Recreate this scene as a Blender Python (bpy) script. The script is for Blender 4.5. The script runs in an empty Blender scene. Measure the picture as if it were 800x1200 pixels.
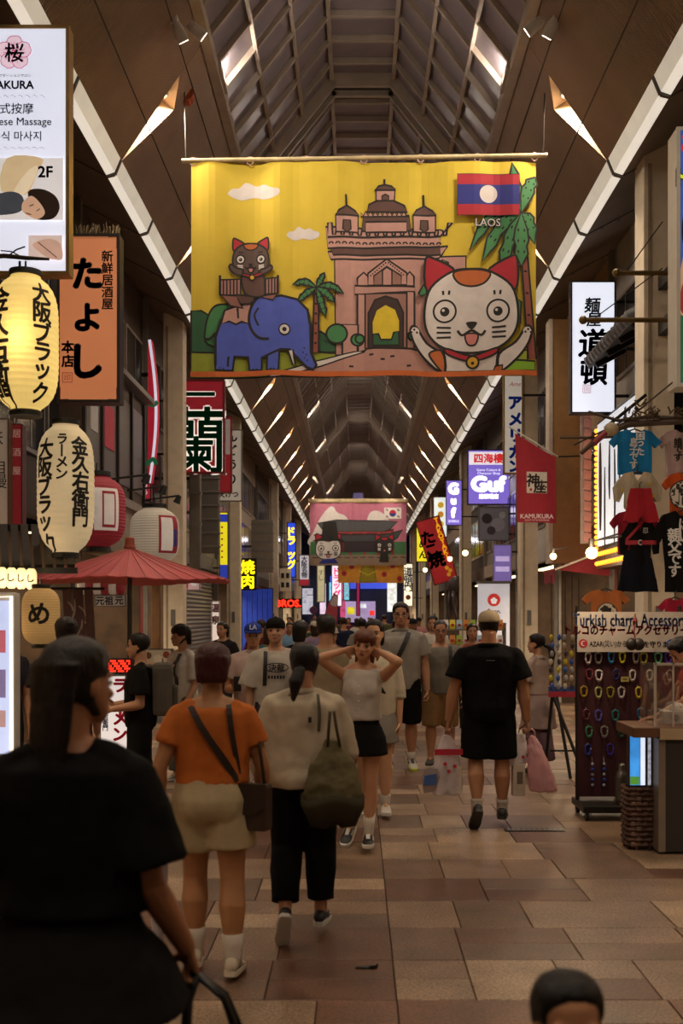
import bpy, bmesh, math, random
from mathutils import Vector, Matrix, Euler

random.seed(7)
SC = bpy.context.scene
COL = SC.collection
PI = math.pi
V = Vector

# ---------------------------------------------------------------- camera
CAM_Z, FPX, VPX, VPY = 1.73, 1300.0, 418.0, 722.0
cd = bpy.data.cameras.new('camera')
cam = bpy.data.objects.new('camera', cd)
COL.objects.link(cam)
cam.location = (0, 0, CAM_Z)
cam.rotation_euler = (PI / 2, 0, 0)
cd.sensor_fit = 'VERTICAL'
cd.sensor_height = 36.0
cd.sensor_width = 24.0
cd.lens = 36.0 * FPX / 1200.0
cd.shift_x = -(VPX - 400.0) / 1200.0
cd.shift_y = (VPY - 600.0) / 1200.0
cd.clip_start, cd.clip_end = 0.05, 400
cd.dof.use_dof = True
cd.dof.focus_distance = 13.0
cd.dof.aperture_fstop = 3.2
SC.camera = cam

# ---------------------------------------------------------------- world: a dark, slightly violet city night sky
w = bpy.data.worlds.new('night_sky')
SC.world = w
w.use_nodes = True
w.node_tree.nodes['Background'].inputs[0].default_value = (0.55, 0.45, 0.62, 1)
w.node_tree.nodes['Background'].inputs[1].default_value = 0.05
SC.view_settings.view_transform = 'Standard'
SC.view_settings.look = 'None'
SC.view_settings.exposure = 0.16
SC.view_settings.gamma = 1.0
SC.view_settings.use_curve_mapping = False

DOWNLIGHT_W = 250.0      # each recessed ceiling downlight
VAULT_FILL_W = 46.0          # added fill lamps that brighten the glazed vault
STRIP_E = 0.72          # glow of the diffuser strip
SPOT_W = 90.0          # banner spotlights
SHOP_W = 95.0           # lamps in the shop fronts


def pt(px, py, d):
    """photograph pixel and distance down the street -> point in the place"""
    return V(((px - VPX) * d / FPX, d, CAM_Z + (VPY - py) * d / FPX))


def wx(px, d):
    return (px - VPX) * d / FPX


def wz(py, d):
    return CAM_Z + (VPY - py) * d / FPX


# ---------------------------------------------------------------- materials
MATS = {}


def srgb(c):
    if isinstance(c, str):
        c = c.lstrip('#')
        c = [int(c[i:i + 2], 16) / 255 for i in (0, 2, 4)]
    return tuple(x / 12.92 if x <= 0.04045 else ((x + 0.055) / 1.055) ** 2.4 for x in c)


def mat(key, color, rough=0.6, metal=0.0, emit=0.0, var=0.12, vscale=6.0, bump=0.0, bscale=40.0,
        alpha=1.0, trans=0.0, stretch=None, spec=0.5, ecol=None, coat=0.0, sheen=0.0, sss=0.0):
    """procedural principled material; colour is sRGB hex, a noise varies it by var"""
    if key in MATS:
        return MATS[key]
    m = bpy.data.materials.new(key)
    m.use_nodes = True
    nt = m.node_tree
    b = nt.nodes['Principled BSDF']
    c = srgb(color)
    L = nt.links
    tc = nt.nodes.new('ShaderNodeTexCoord')
    src = tc.outputs['Object']
    if stretch:
        mp = nt.nodes.new('ShaderNodeMapping')
        mp.inputs['Scale'].default_value = stretch
        L.new(src, mp.inputs['Vector'])
        src = mp.outputs['Vector']
    if var > 0:
        n = nt.nodes.new('ShaderNodeTexNoise')
        n.inputs['Scale'].default_value = vscale
        n.inputs['Detail'].default_value = 3
        L.new(src, n.inputs['Vector'])
        r = nt.nodes.new('ShaderNodeValToRGB')
        r.color_ramp.elements[0].position = 0.3
        r.color_ramp.elements[1].position = 0.7
        r.color_ramp.elements[0].color = tuple(x * (1 - var) for x in c) + (1,)
        r.color_ramp.elements[1].color = tuple(min(1, x * (1 + var)) for x in c) + (1,)
        L.new(n.outputs['Fac'], r.inputs['Fac'])
        L.new(r.outputs['Color'], b.inputs['Base Color'])
        if emit and not ecol:
            L.new(r.outputs['Color'], b.inputs['Emission Color'])
    else:
        b.inputs['Base Color'].default_value = c + (1,)
    if emit:
        if ecol or var <= 0:
            b.inputs['Emission Color'].default_value = (srgb(ecol) if ecol else c) + (1,)
        b.inputs['Emission Strength'].default_value = emit
    b.inputs['Roughness'].default_value = rough
    b.inputs['Metallic'].default_value = metal
    b.inputs['Alpha'].default_value = alpha
    b.inputs['Transmission Weight'].default_value = trans
    b.inputs['Specular IOR Level'].default_value = spec
    b.inputs['Coat Weight'].default_value = coat
    b.inputs['Sheen Weight'].default_value = sheen
    if sss:
        b.inputs['Subsurface Weight'].default_value = sss
        b.inputs['Subsurface Radius'].default_value = (0.02, 0.008, 0.004)
    if bump:
        n2 = nt.nodes.new('ShaderNodeTexNoise')
        n2.inputs['Scale'].default_value = bscale
        n2.inputs['Detail'].default_value = 4
        L.new(src, n2.inputs['Vector'])
        bp = nt.nodes.new('ShaderNodeBump')
        bp.inputs['Strength'].default_value = bump
        bp.inputs['Distance'].default_value = 0.01
        L.new(n2.outputs['Fac'], bp.inputs['Height'])
        L.new(bp.outputs['Normal'], b.inputs['Normal'])
    MATS[key] = m
    return m


def ink(color, emit=0.0):
    """flat print on cloth, board or lit plastic"""
    return mat('print_%s_%d' % (color.lstrip('#'), int(emit * 100)), color, 0.75, emit=emit, var=0.06, vscale=9)


# ---------------------------------------------------------------- objects
def obj(name, me, parent=None, loc=None, rot=None):
    o = bpy.data.objects.new(name, me)
    COL.objects.link(o)
    if parent is not None:
        o.parent = parent
    if loc is not None:
        o.location = loc
    if rot is not None:
        o.rotation_euler = rot
    return o


def tag(o, label, cat=None, group=None, kind=None):
    o['label'] = label
    if cat:
        o['category'] = cat
    if group:
        o['group'] = group
    if kind:
        o['kind'] = kind
    return o


def thing(name, label, cat, loc=(0, 0, 0), rz=0.0, group=None, rot=None):
    o = obj(name, None, None, loc, rot if rot else (0, 0, rz))
    o.empty_display_size = 0.1
    return tag(o, label, cat, group)


def struct(name, label=None):
    o = obj(name, None)
    o['kind'] = 'structure'
    if label:
        o['label'] = label
    return o


def copy_tree(o, parent=None):
    c = o.copy()
    COL.objects.link(c)
    c.parent = parent
    for ch in list(o.children):
        copy_tree(ch, c)
    return c


class MB:
    """collects vertices and faces; build() links them as one mesh object"""

    def __init__(s):
        s.v, s.f, s.m = [], [], []
        s.cur = 0

    def add(s, vs, fs):
        o = len(s.v)
        s.v += [tuple(p) for p in vs]
        s.f += [tuple(i + o for i in f) for f in fs]
        s.m += [s.cur] * len(fs)
        return s

    def box(s, x0, x1, y0, y1, z0, z1):
        vs = [(x, y, z) for z in (z0, z1) for y in (y0, y1) for x in (x0, x1)]
        return s.add(vs, [(0, 2, 3, 1), (4, 5, 7, 6), (0, 1, 5, 4), (2, 6, 7, 3), (0, 4, 6, 2), (1, 3, 7, 5)])

    def cbox(s, c, sx, sy, sz):
        return s.box(c[0] - sx / 2, c[0] + sx / 2, c[1] - sy / 2, c[1] + sy / 2, c[2] - sz / 2, c[2] + sz / 2)

    def beam(s, a, b, w, h, up=(0, 0, 1)):
        a, b = V(a), V(b)
        t = (b - a).normalized()
        u = V(up)
        x = t.cross(u)
        if x.length < 1e-4:
            x = t.cross(V((1, 0, 0)))
        x.normalize()
        y = x.cross(t)
        vs = []
        for p in (a, b):
            for i, j in ((-1, -1), (1, -1), (1, 1), (-1, 1)):
                vs.append(p + x * (i * w / 2) + y * (j * h / 2))
        return s.add(vs, [(0, 1, 2, 3), (7, 6, 5, 4), (0, 4, 5, 1), (1, 5, 6, 2), (2, 6, 7, 3), (3, 7, 4, 0)])

    def rings(s, rs, cap=True, close=False):
        """rs: list of lists of points, all the same length"""
        n = len(rs[0])
        vs = [p for r in rs for p in r]
        fs = []
        for i in range(len(rs) - 1):
            for j in range(n):
                k = (j + 1) % n
                fs.append((i * n + j, i * n + k, (i + 1) * n + k, (i + 1) * n + j))
        if close:
            i = len(rs) - 1
            for j in range(n):
                k = (j + 1) % n
                fs.append((i * n + j, i * n + k, k, j))
        elif cap:
            fs.append(tuple(range(n - 1, -1, -1)))
            fs.append(tuple((len(rs) - 1) * n + j for j in range(n)))
        return s.add(vs, fs)

    def tube(s, path, r, n=10, flat=1.0, ref=None, cap=True):
        path = [V(p) for p in path]
        rr = r if isinstance(r, (list, tuple)) else [r] * len(path)
        rs = []
        x = None
        for i, p in enumerate(path):
            t = (path[min(i + 1, len(path) - 1)] - path[max(i - 1, 0)])
            if t.length < 1e-9:
                t = V((0, 0, 1))
            t.normalize()
            if x is None:
                x = V(ref) if ref is not None else (V((1, 0, 0)) if abs(t.x) < 0.8 else V((0, 1, 0)))
            x = (x - t * x.dot(t))
            if x.length < 1e-6:
                x = t.orthogonal()
            x.normalize()
            y = t.cross(x)
            rs.append([p + x * (rr[i] * math.cos(a)) + y * (rr[i] * flat * math.sin(a)) for a in (2 * PI * k / n for k in range(n))])
        return s.rings(rs, cap)

    def ball(s, c, rx, ry=None, rz=None, n=12, m=8, M=None):
        ry = ry or rx
        rz = rz or rx
        rs = []
        for i in range(m + 1):
            th = PI * (i + 0.02) / (m + 0.04)
            ring = []
            for k in range(n):
                a = 2 * PI * k / n
                p = V((rx * math.sin(th) * math.cos(a), ry * math.sin(th) * math.sin(a), -rz * math.cos(th)))
                if M is not None:
                    p = M @ p
                ring.append(V(c) + p)
            rs.append(ring)
        return s.rings(rs)

    def lathe(s, c, prof, n=24, cap=True):
        rs = []
        for (r, z) in prof:
            rs.append([(c[0] + r * math.cos(2 * PI * k / n), c[1] + r * math.sin(2 * PI * k / n), c[2] + z) for k in range(n)])
        return s.rings(rs, cap)

    def cyl(s, a, b, r, n=12):
        return s.tube([a, b], r, n)

    def prism(s, poly, axis, a0, a1):
        """poly of 2-D points extruded along axis (0 x, 1 y, 2 z)"""
        n = len(poly)

        def P(p, a):
            l = list(p)
            l.insert(axis, a)
            return tuple(l)
        vs = [P(p, a0) for p in poly] + [P(p, a1) for p in poly]
        fs = [tuple(range(n)), tuple(range(2 * n - 1, n - 1, -1))]
        for j in range(n):
            k = (j + 1) % n
            fs.append((j, n + j, n + k, k))
        return s.add(vs, fs)

    def mesh(s, name, mats, smooth=False, fix=True):
        me = bpy.data.meshes.new(name)
        me.from_pydata([tuple(p) for p in s.v], [], s.f)
        for m in (mats if isinstance(mats, (list, tuple)) else [mats]):
            me.materials.append(m)
        if any(s.m):
            me.polygons.foreach_set('material_index', s.m)
        if fix:
            bm = bmesh.new()
            bm.from_mesh(me)
            bmesh.ops.recalc_face_normals(bm, faces=bm.faces)
            bm.to_mesh(me)
            bm.free()
        if smooth:
            me.polygons.foreach_set('use_smooth', [True] * len(me.polygons))
        me.update()
        return me

    def build(s, name, mats, parent=None, loc=None, rot=None, smooth=False, bevel=0.0, label=None):
        me = s.mesh(name, mats, smooth)
        if bevel:
            bm = bmesh.new()
            bm.from_mesh(me)
            bmesh.ops.bevel(bm, geom=[e for e in bm.edges if len(e.link_faces) == 2 and e.calc_face_angle(0) > 0.6],
                            offset=bevel, segments=2, profile=0.6, affect='EDGES')
            bm.to_mesh(me)
            bm.free()
        o = obj(name, me, parent, loc, rot)
        if label:
            o['label'] = label
        return o


# ---------------------------------------------------------------- flat artwork (print on banners and sign faces)
TXT = {}


def glyphs(s, bold=0.0):
    """outline of a text line; bold thickens it with shifted copies"""
    if bold > 0:
        vs, fs = glyphs(s)
        av, af = list(vs), list(fs)
        for i in range(6):
            t = i * PI / 3 + 0.3
            o = len(av)
            av += [(p[0] + bold * math.cos(t), p[1] + bold * math.sin(t)) for p in vs]
            af += [tuple(q + o for q in f) for f in fs]
        return av, af
    k = s
    if k not in TXT:
        c = bpy.data.curves.new('lettering', 'FONT')
        c.body = s
        c.resolution_u = 3
        o = bpy.data.objects.new('lettering', c)
        m = o.to_mesh()
        vs = [(v.co.x, v.co.y) for v in m.vertices]
        fs = [tuple(p.vertices) for p in m.polygons]
        o.to_mesh_clear()
        bpy.data.objects.remove(o)
        bpy.data.curves.remove(c)
        if not vs:
            vs, fs = [(0, 0)], []
        TXT[k] = (vs, fs)
    return TXT[k]


def smooth_line(pts, closed=False, sub=4):
    n = len(pts)
    out = []
    rng = range(n if closed else n - 1)
    for i in rng:
        p0 = pts[(i - 1) % n] if closed else pts[max(i - 1, 0)]
        p1, p2 = pts[i % n], pts[(i + 1) % n]
        p3 = pts[(i + 2) % n] if closed else pts[min(i + 2, n - 1)]
        for k in range(sub):
            t = k / sub
            out.append(tuple(0.5 * (2 * p1[a] + (p2[a] - p0[a]) * t + (2 * p0[a] - 5 * p1[a] + 4 * p2[a] - p3[a]) * t * t
                                    + (3 * p1[a] - p0[a] - 3 * p2[a] + p3[a]) * t ** 3) for a in (0, 1)))
    if not closed:
        out.append(tuple(pts[-1]))
    return out


class Art:
    """flat shapes in u (across), v (up); later shapes lie above earlier ones"""

    def __init__(s, step=0.0002):
        s.v, s.f, s.m, s.mats, s.layer, s.step = [], [], [], [], 1, step

    def _mi(s, m):
        if m not in s.mats:
            s.mats.append(m)
        return s.mats.index(m)

    def raw(s, vs, fs, m, up=True):
        o = len(s.v)
        s.v += [(p[0], p[1], s.layer * s.step) for p in vs]
        s.f += [tuple(i + o for i in f) for f in fs]
        s.m += [s._mi(m)] * len(fs)
        if up:
            s.layer += 1
        return s

    def poly(s, pts, m, line=None, lw=0.0, sm=False, sub=4):
        if sm:
            pts = smooth_line(pts, True, sub)
        s.raw(pts, [tuple(range(len(pts)))], m)
        if line:
            s.stroke(pts, lw, line, closed=True)
        return s

    def rect(s, x0, y0, x1, y1, m, line=None, lw=0.0):
        return s.poly([(x0, y0), (x1, y0), (x1, y1), (x0, y1)], m, line, lw)

    def disc(s, cx, cy, r, m, ry=None, n=28, line=None, lw=0.0):
        ry = ry or r
        return s.poly([(cx + r * math.cos(2 * PI * k / n), cy + ry * math.sin(2 * PI * k / n)) for k in range(n)], m, line, lw)

    def stroke(s, pts, w, m, closed=False, sm=False, taper=False):
        if sm:
            pts = smooth_line(pts, closed)
        n = len(pts)
        vs, fs = [], []
        L, R = [], []
        for i, p in enumerate(pts):
            a = pts[(i - 1) % n] if (closed or i > 0) else p
            b = pts[(i + 1) % n] if (closed or i < n - 1) else p
            tx, ty = b[0] - a[0], b[1] - a[1]
            l = math.hypot(tx, ty) or 1
            ww = w * 0.5
            if taper:
                ww *= 0.35 + 0.65 * math.sin(PI * (0.12 + 0.8 * i / max(1, n - 1)))
            nx, ny = -ty / l * ww, tx / l * ww
            L.append((p[0] + nx, p[1] + ny))
            R.append((p[0] - nx, p[1] - ny))
        vs = L + R
        for i in range(n if closed else n - 1):
            j = (i + 1) % n
            fs.append((i, n + i, n + j, j))
        s.raw(vs, fs, m)
        return s

    def text(s, body, cx, cy, h, m, bold=0.0, vertical=False, pitch=1.05, anchor='c', sx=1.0, shear=0.0, font_h=0.86):
        """h is the cap / character height; cx, cy the centre (or start, anchor 'l') of the line"""
        if vertical:
            y = cy
            for ch in body:
                if ch == 'ー':
                    vs, fs = glyphs('|', bold)
                else:
                    vs, fs = glyphs(ch, bold)
                s._put(vs, fs, cx, y - h * 0.5, h / font_h, m, sx, shear)
                y -= h * pitch
            s.layer += 1
            return s
        vs, fs = glyphs(body, bold)
        s._put(vs, fs, cx, cy, h / (0.72 if all(ord(c) < 256 for c in body) else font_h), m, sx, shear, anchor)
        s.layer += 1
        return s

    def _put(s, vs, fs, cx, cy, k, m, sx, shear, anchor='c'):
        if not fs:
            return
        xs = [p[0] for p in vs]
        ys = [p[1] for p in vs]
        mx = (min(xs) + max(xs)) / 2 if anchor == 'c' else min(xs)
        my = (min(ys) + max(ys)) / 2
        s.raw([(cx + ((p[0] - mx) + shear * (p[1] - my)) * k * sx, cy + (p[1] - my) * k) for p in vs], fs, m, up=False)

    def build(s, name, fn, parent, grid=None, label=None, rot=None, loc=None):
        """fn(u, v, lift) -> local point; grid = spacing at which shapes are cut so they follow a curved support"""
        me = bpy.data.meshes.new(name)
        me.from_pydata(s.v, [], s.f)
        for m in s.mats:
            me.materials.append(m)
        me.polygons.foreach_set('material_index', s.m)
        bm = bmesh.new()
        bm.from_mesh(me)
        if grid:
            bmesh.ops.triangulate(bm, faces=bm.faces)
            us = [p[0] for p in s.v]
            vs = [p[1] for p in s.v]
            for ax, lst in ((0, us), (1, vs)):
                g = grid if isinstance(grid, (int, float)) else grid[ax]
                if not g:
                    continue
                a, b = min(lst), max(lst)
                k = math.floor(a / g) + 1
                while k * g < b:
                    co = [0, 0, 0]
                    no = [0, 0, 0]
                    co[ax], no[ax] = k * g, 1
                    bmesh.ops.bisect_plane(bm, geom=bm.verts[:] + bm.edges[:] + bm.faces[:], plane_co=co, plane_no=no, dist=1e-5)
                    k += 1
        for v in bm.verts:
            v.co = V(fn(v.co.x, v.co.y, v.co.z))
        bm.to_mesh(me)
        bm.free()
        o = obj(name, me, parent, loc, rot)
        if label:
            o['label'] = label
        return o


def facing(d=0.0):
    """support function for a sign whose face looks back at the camera (-Y)"""
    return lambda u, v, l: (u, -d - l, v)


def facing_x(sign, d=0.0):
    return lambda u, v, l: (sign * (d + l), u * sign, v) if sign > 0 else (-(d + l), -u, v)


def board_sign(name, label, cat, x, d, z, w, h, t, frame_m, face_m, fw=0.03, group=None, tilt=0.0, rz=0.0, face_name='face'):
    """a projecting box sign centred at x, z: frame of four bars, box body, front face; returns root with local u,v from the centre"""
    r = thing(name, label, cat, (x, d, z), rz, group)
    r.rotation_euler = (0, tilt, rz)
    MB().box(-w / 2 + 0.004, w / 2 - 0.004, -t / 2 + 0.012, t / 2, -h / 2 + 0.004, h / 2 - 0.004).build('box_body', frame_m, r)
    MB().box(-w / 2 + fw * 0.5, w / 2 - fw * 0.5, -t / 2 - 0.002, -t / 2 + 0.012, -h / 2 + fw * 0.5, h / 2 - fw * 0.5).build(face_name, face_m, r)
    fr = MB()
    for (a, b, c, e) in ((-w / 2, w / 2, h / 2 - fw, h / 2), (-w / 2, w / 2, -h / 2, -h / 2 + fw),
                         (-w / 2, -w / 2 + fw, -h / 2 + fw, h / 2 - fw), (w / 2 - fw, w / 2, -h / 2 + fw, h / 2 - fw)):
        fr.box(a, b, -t / 2 - 0.014, -t / 2 + 0.03, c, e)
    fr.build('frame', frame_m, r)
    return r


def lamp(name, kind, loc, energy, color=(1, 0.85, 0.68), size=0.1, rot=None, spot=None, parent=None):
    l = bpy.data.lights.new(name, kind)
    l.energy = energy
    l.color = color
    if kind == 'AREA':
        l.shape = 'DISK'
        l.size = size
    elif kind == 'SPOT':
        l.spot_size = spot or 1.2
        l.spot_blend = 0.6
        l.shadow_soft_size = size
    else:
        l.shadow_soft_size = size
    o = bpy.data.objects.new(name, l)
    COL.objects.link(o)
    o.location = loc
    if rot is not None:
        o.rotation_euler = rot
    if parent is not None:
        o.parent = parent
    return o


def aim(a, b):
    return (V(b) - V(a)).to_track_quat('-Z', 'Y').to_euler()
# ================================================================ STRUCTURE
XC = 0.09                     # arcade axis
Z0 = CAM_Z


def tile_material():
    m = bpy.data.materials.new('granite_paving')
    m.use_nodes = True
    nt = m.node_tree
    L = nt.links
    b = nt.nodes['Principled BSDF']
    oi = nt.nodes.new('ShaderNodeObjectInfo')
    ge = nt.nodes.new('ShaderNodeNewGeometry')
    ad = nt.nodes.new('ShaderNodeMath'); ad.operation = 'ADD'
    L.new(oi.outputs['Random'], ad.inputs[0]); L.new(ge.outputs['Random Per Island'], ad.inputs[1])
    fr = nt.nodes.new('ShaderNodeMath'); fr.operation = 'FRACT'
    L.new(ad.outputs[0], fr.inputs[0])
    r = nt.nodes.new('ShaderNodeValToRGB')
    r.color_ramp.interpolation = 'CONSTANT'
    cols = ['#755d4a', '#654d3c', '#846c56', '#583b2a', '#735a45', '#5a4536', '#8e765f', '#664633']
    e = r.color_ramp.elements
    e[0].color = srgb(cols[0]) + (1,)
    e[1].position = 1 / 8; e[1].color = srgb(cols[1]) + (1,)
    for i in range(2, 8):
        x = e.new(i / 8); x.color = srgb(cols[i]) + (1,)
    L.new(fr.outputs[0], r.inputs['Fac'])
    tc = nt.nodes.new('ShaderNodeNewGeometry')
    n = nt.nodes.new('ShaderNodeTexNoise'); n.inputs['Scale'].default_value = 70; n.inputs['Detail'].default_value = 5; n.inputs['Roughness'].default_value = 0.75
    n2 = nt.nodes.new('ShaderNodeTexNoise'); n2.inputs['Scale'].default_value = 3.1; n2.inputs['Detail'].default_value = 5
    L.new(tc.outputs['Position'], n.inputs['Vector']); L.new(tc.outputs['Position'], n2.inputs['Vector'])
    mx = nt.nodes.new('ShaderNodeMix'); mx.data_type = 'RGBA'; mx.blend_type = 'OVERLAY'; mx.inputs[0].default_value = 1.0
    mr = nt.nodes.new('ShaderNodeMapRange'); mr.inputs[1].default_value = 0.3; mr.inputs[2].default_value = 0.7
    L.new(n.outputs['Fac'], mr.inputs[0])
    L.new(r.outputs['Color'], mx.inputs[6]); L.new(mr.outputs[0], mx.inputs[7])
    mx2 = nt.nodes.new('ShaderNodeMix'); mx2.data_type = 'RGBA'; mx2.blend_type = 'OVERLAY'; mx2.inputs[0].default_value = 0.7
    L.new(mx.outputs[2], mx2.inputs[6]); L.new(n2.outputs['Fac'], mx2.inputs[7])
    L.new(mx2.outputs[2], b.inputs['Base Color'])
    b.inputs['Roughness'].default_value = 0.42
    bp = nt.nodes.new('ShaderNodeBump'); bp.inputs['Strength'].default_value = 0.25; bp.inputs['Distance'].default_value = 0.004
    L.new(n.outputs['Fac'], bp.inputs['Height']); L.new(bp.outputs['Normal'], b.inputs['Normal'])
    return m


TILE = tile_material()
GROUT = mat('floor_grout', '#2c221b', 0.9)
floor = MB().box(-8, 8, -8, 125, -0.3, -0.012).build('floor', GROUT)
floor['kind'] = 'structure'
floor['label'] = 'brown granite paving laid in uneven ashlar rows'

tile_cache = {}


def tile_mesh(w, l):
    k = (round(w, 3), round(l, 3))
    if k not in tile_cache:
        g = 0.0026
        c = 0.003
        W, Lh = w / 2 - g, l / 2 - g
        rs = [[(-W, -Lh, -0.02), (W, -Lh, -0.02), (W, Lh, -0.02), (-W, Lh, -0.02)],
              [(-W, -Lh, -c), (W, -Lh, -c), (W, Lh, -c), (-W, Lh, -c)],
              [(-W + c, -Lh + c, 0), (W - c, -Lh + c, 0), (W - c, Lh - c, 0), (-W + c, Lh - c, 0)]]
        tile_cache[k] = MB().rings(rs).mesh('floor_tile', TILE)
    return tile_cache[k]


rnd = random.Random(11)
tiles = []
seams = [-4.9, -2.22, 0.18, 2.58, 5.0]
y = 5.0 - 0.58 * 4
while y < 74:
    for a, b in zip(seams, seams[1:]):
        x = a
        while x < b - 0.01:
            w_ = rnd.choice((0.36, 0.40, 0.44, 0.44, 0.60, 0.62, 0.80))
            if b - (x + w_) < 0.3:
                w_ = b - x
            if rnd.random() < 0.42:
                h1 = 0.29
                tiles += [(x + w_ / 2, y + h1 / 2, w_, h1), (x + w_ / 2, y + h1 + (0.58 - h1) / 2, w_, 0.58 - h1)]
            else:
                tiles.append((x + w_ / 2, y + 0.29, w_, 0.58))
            x += w_
    y += 0.58


def in_view(t):
    x, yy = t[0], t[1]
    return yy > 4.4 and -0.34 * yy < x < 0.31 * yy


near = sorted([t for t in tiles if in_view(t)], key=lambda t: t[1])[:300]
nearset = set(near)
for t in near:
    obj('floor_tile', tile_mesh(t[2], t[3]), floor, (t[0], t[1], rnd.uniform(-0.0015, 0.0015)))
rest = MB()
for t in tiles:
    if t not in nearset:
        W, Lh = t[2] / 2 - 0.004, t[3] / 2 - 0.004
        rest.add([(t[0] - W, t[1] - Lh, 0), (t[0] + W, t[1] - Lh, 0), (t[0] + W, t[1] + Lh, 0), (t[0] - W, t[1] + Lh, 0),
                  (t[0] - W, t[1] - Lh, -0.012), (t[0] + W, t[1] - Lh, -0.012), (t[0] + W, t[1] + Lh, -0.012), (t[0] - W, t[1] + Lh, -0.012)],
                 [(0, 1, 2, 3), (0, 4, 5, 1), (1, 5, 6, 2), (2, 6, 7, 3), (3, 7, 4, 0)])
o = rest.build('floor_tiles', TILE, floor)
o['kind'] = 'stuff'
o['label'] = 'remaining small paving tiles of the street'
MB().box(-8, 8, 74, 125, -0.012, -0.002).build('cross_street', mat('asphalt', '#4a423c', 0.6, bump=0.3, bscale=200), floor)

# ---------------------------------------------------------------- ceiling
ceil = struct('ceiling', 'arcade roof with glazed vault, dark slatted slopes and glowing edge strips')
CREAM = mat('cream_metal', '#e2d4bd', 0.5, var=0.08)
RIBM = mat('roof_rib_paint', '#a89a8b', 0.5, var=0.08)
DARKARCH = mat('roof_arch_dark', '#2a2522', 0.6)
SOFF = mat('soffit_metal', '#7d6f60', 0.5, var=0.15, vscale=2)
PANE = mat('roof_glass', '#8f8388', 0.3, var=0.18, vscale=1.5, trans=0.15)
BLACKM = mat('black_metal', '#15120f', 0.45)
GREYM = mat('grey_metal', '#6d6a66', 0.45, var=0.1)
WHITEM = mat('white_metal', '#c9c4bb', 0.4, var=0.06)


def slat_material():
    m = mat('dark_slatted_panel', '#8f7156', 0.5, var=0.15, vscale=1.2)
    nt = m.node_tree
    b = nt.nodes['Principled BSDF']
    tc = nt.nodes.new('ShaderNodeTexCoord')
    wv = nt.nodes.new('ShaderNodeTexWave')
    wv.bands_direction = 'Y'
    wv.inputs['Scale'].default_value = 8.0
    nt.links.new(tc.outputs['Object'], wv.inputs['Vector'])
    bp = nt.nodes.new('ShaderNodeBump')
    bp.inputs['Strength'].default_value = 0.9
    bp.inputs['Distance'].default_value = 0.02
    nt.links.new(wv.outputs['Fac'], bp.inputs['Height'])
    nt.links.new(bp.outputs['Normal'], b.inputs['Normal'])
    return m


SLAT = slat_material()
STRIPM = mat('strip_diffuser', '#e8dfcf', 0.5, emit=STRIP_E, var=0.05, vscale=3)
STRIPL = mat('strip_louvre', '#cfc6b4', 0.5, emit=STRIP_E * 0.72, var=0.05, vscale=3)
O_, I_, S_, T_ = (3.10, 5.30), (2.93, 5.50), (1.90, 6.97), (0.50, 8.73)
SOUT = (4.02, 5.78)
MOD = 4.1
KS = range(-4, 15)
D0 = 13.35


def sp(sg, s, dd, lift=0.0):
    """point on the dark slope: s from the strip (0) to the vault (1); lift along the outward normal"""
    X = I_[0] + (S_[0] - I_[0]) * s + 0.819 * lift
    H = I_[1] + (S_[1] - I_[1]) * s + 0.574 * lift
    return V((XC + sg * X, dd, Z0 + H))


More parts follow.
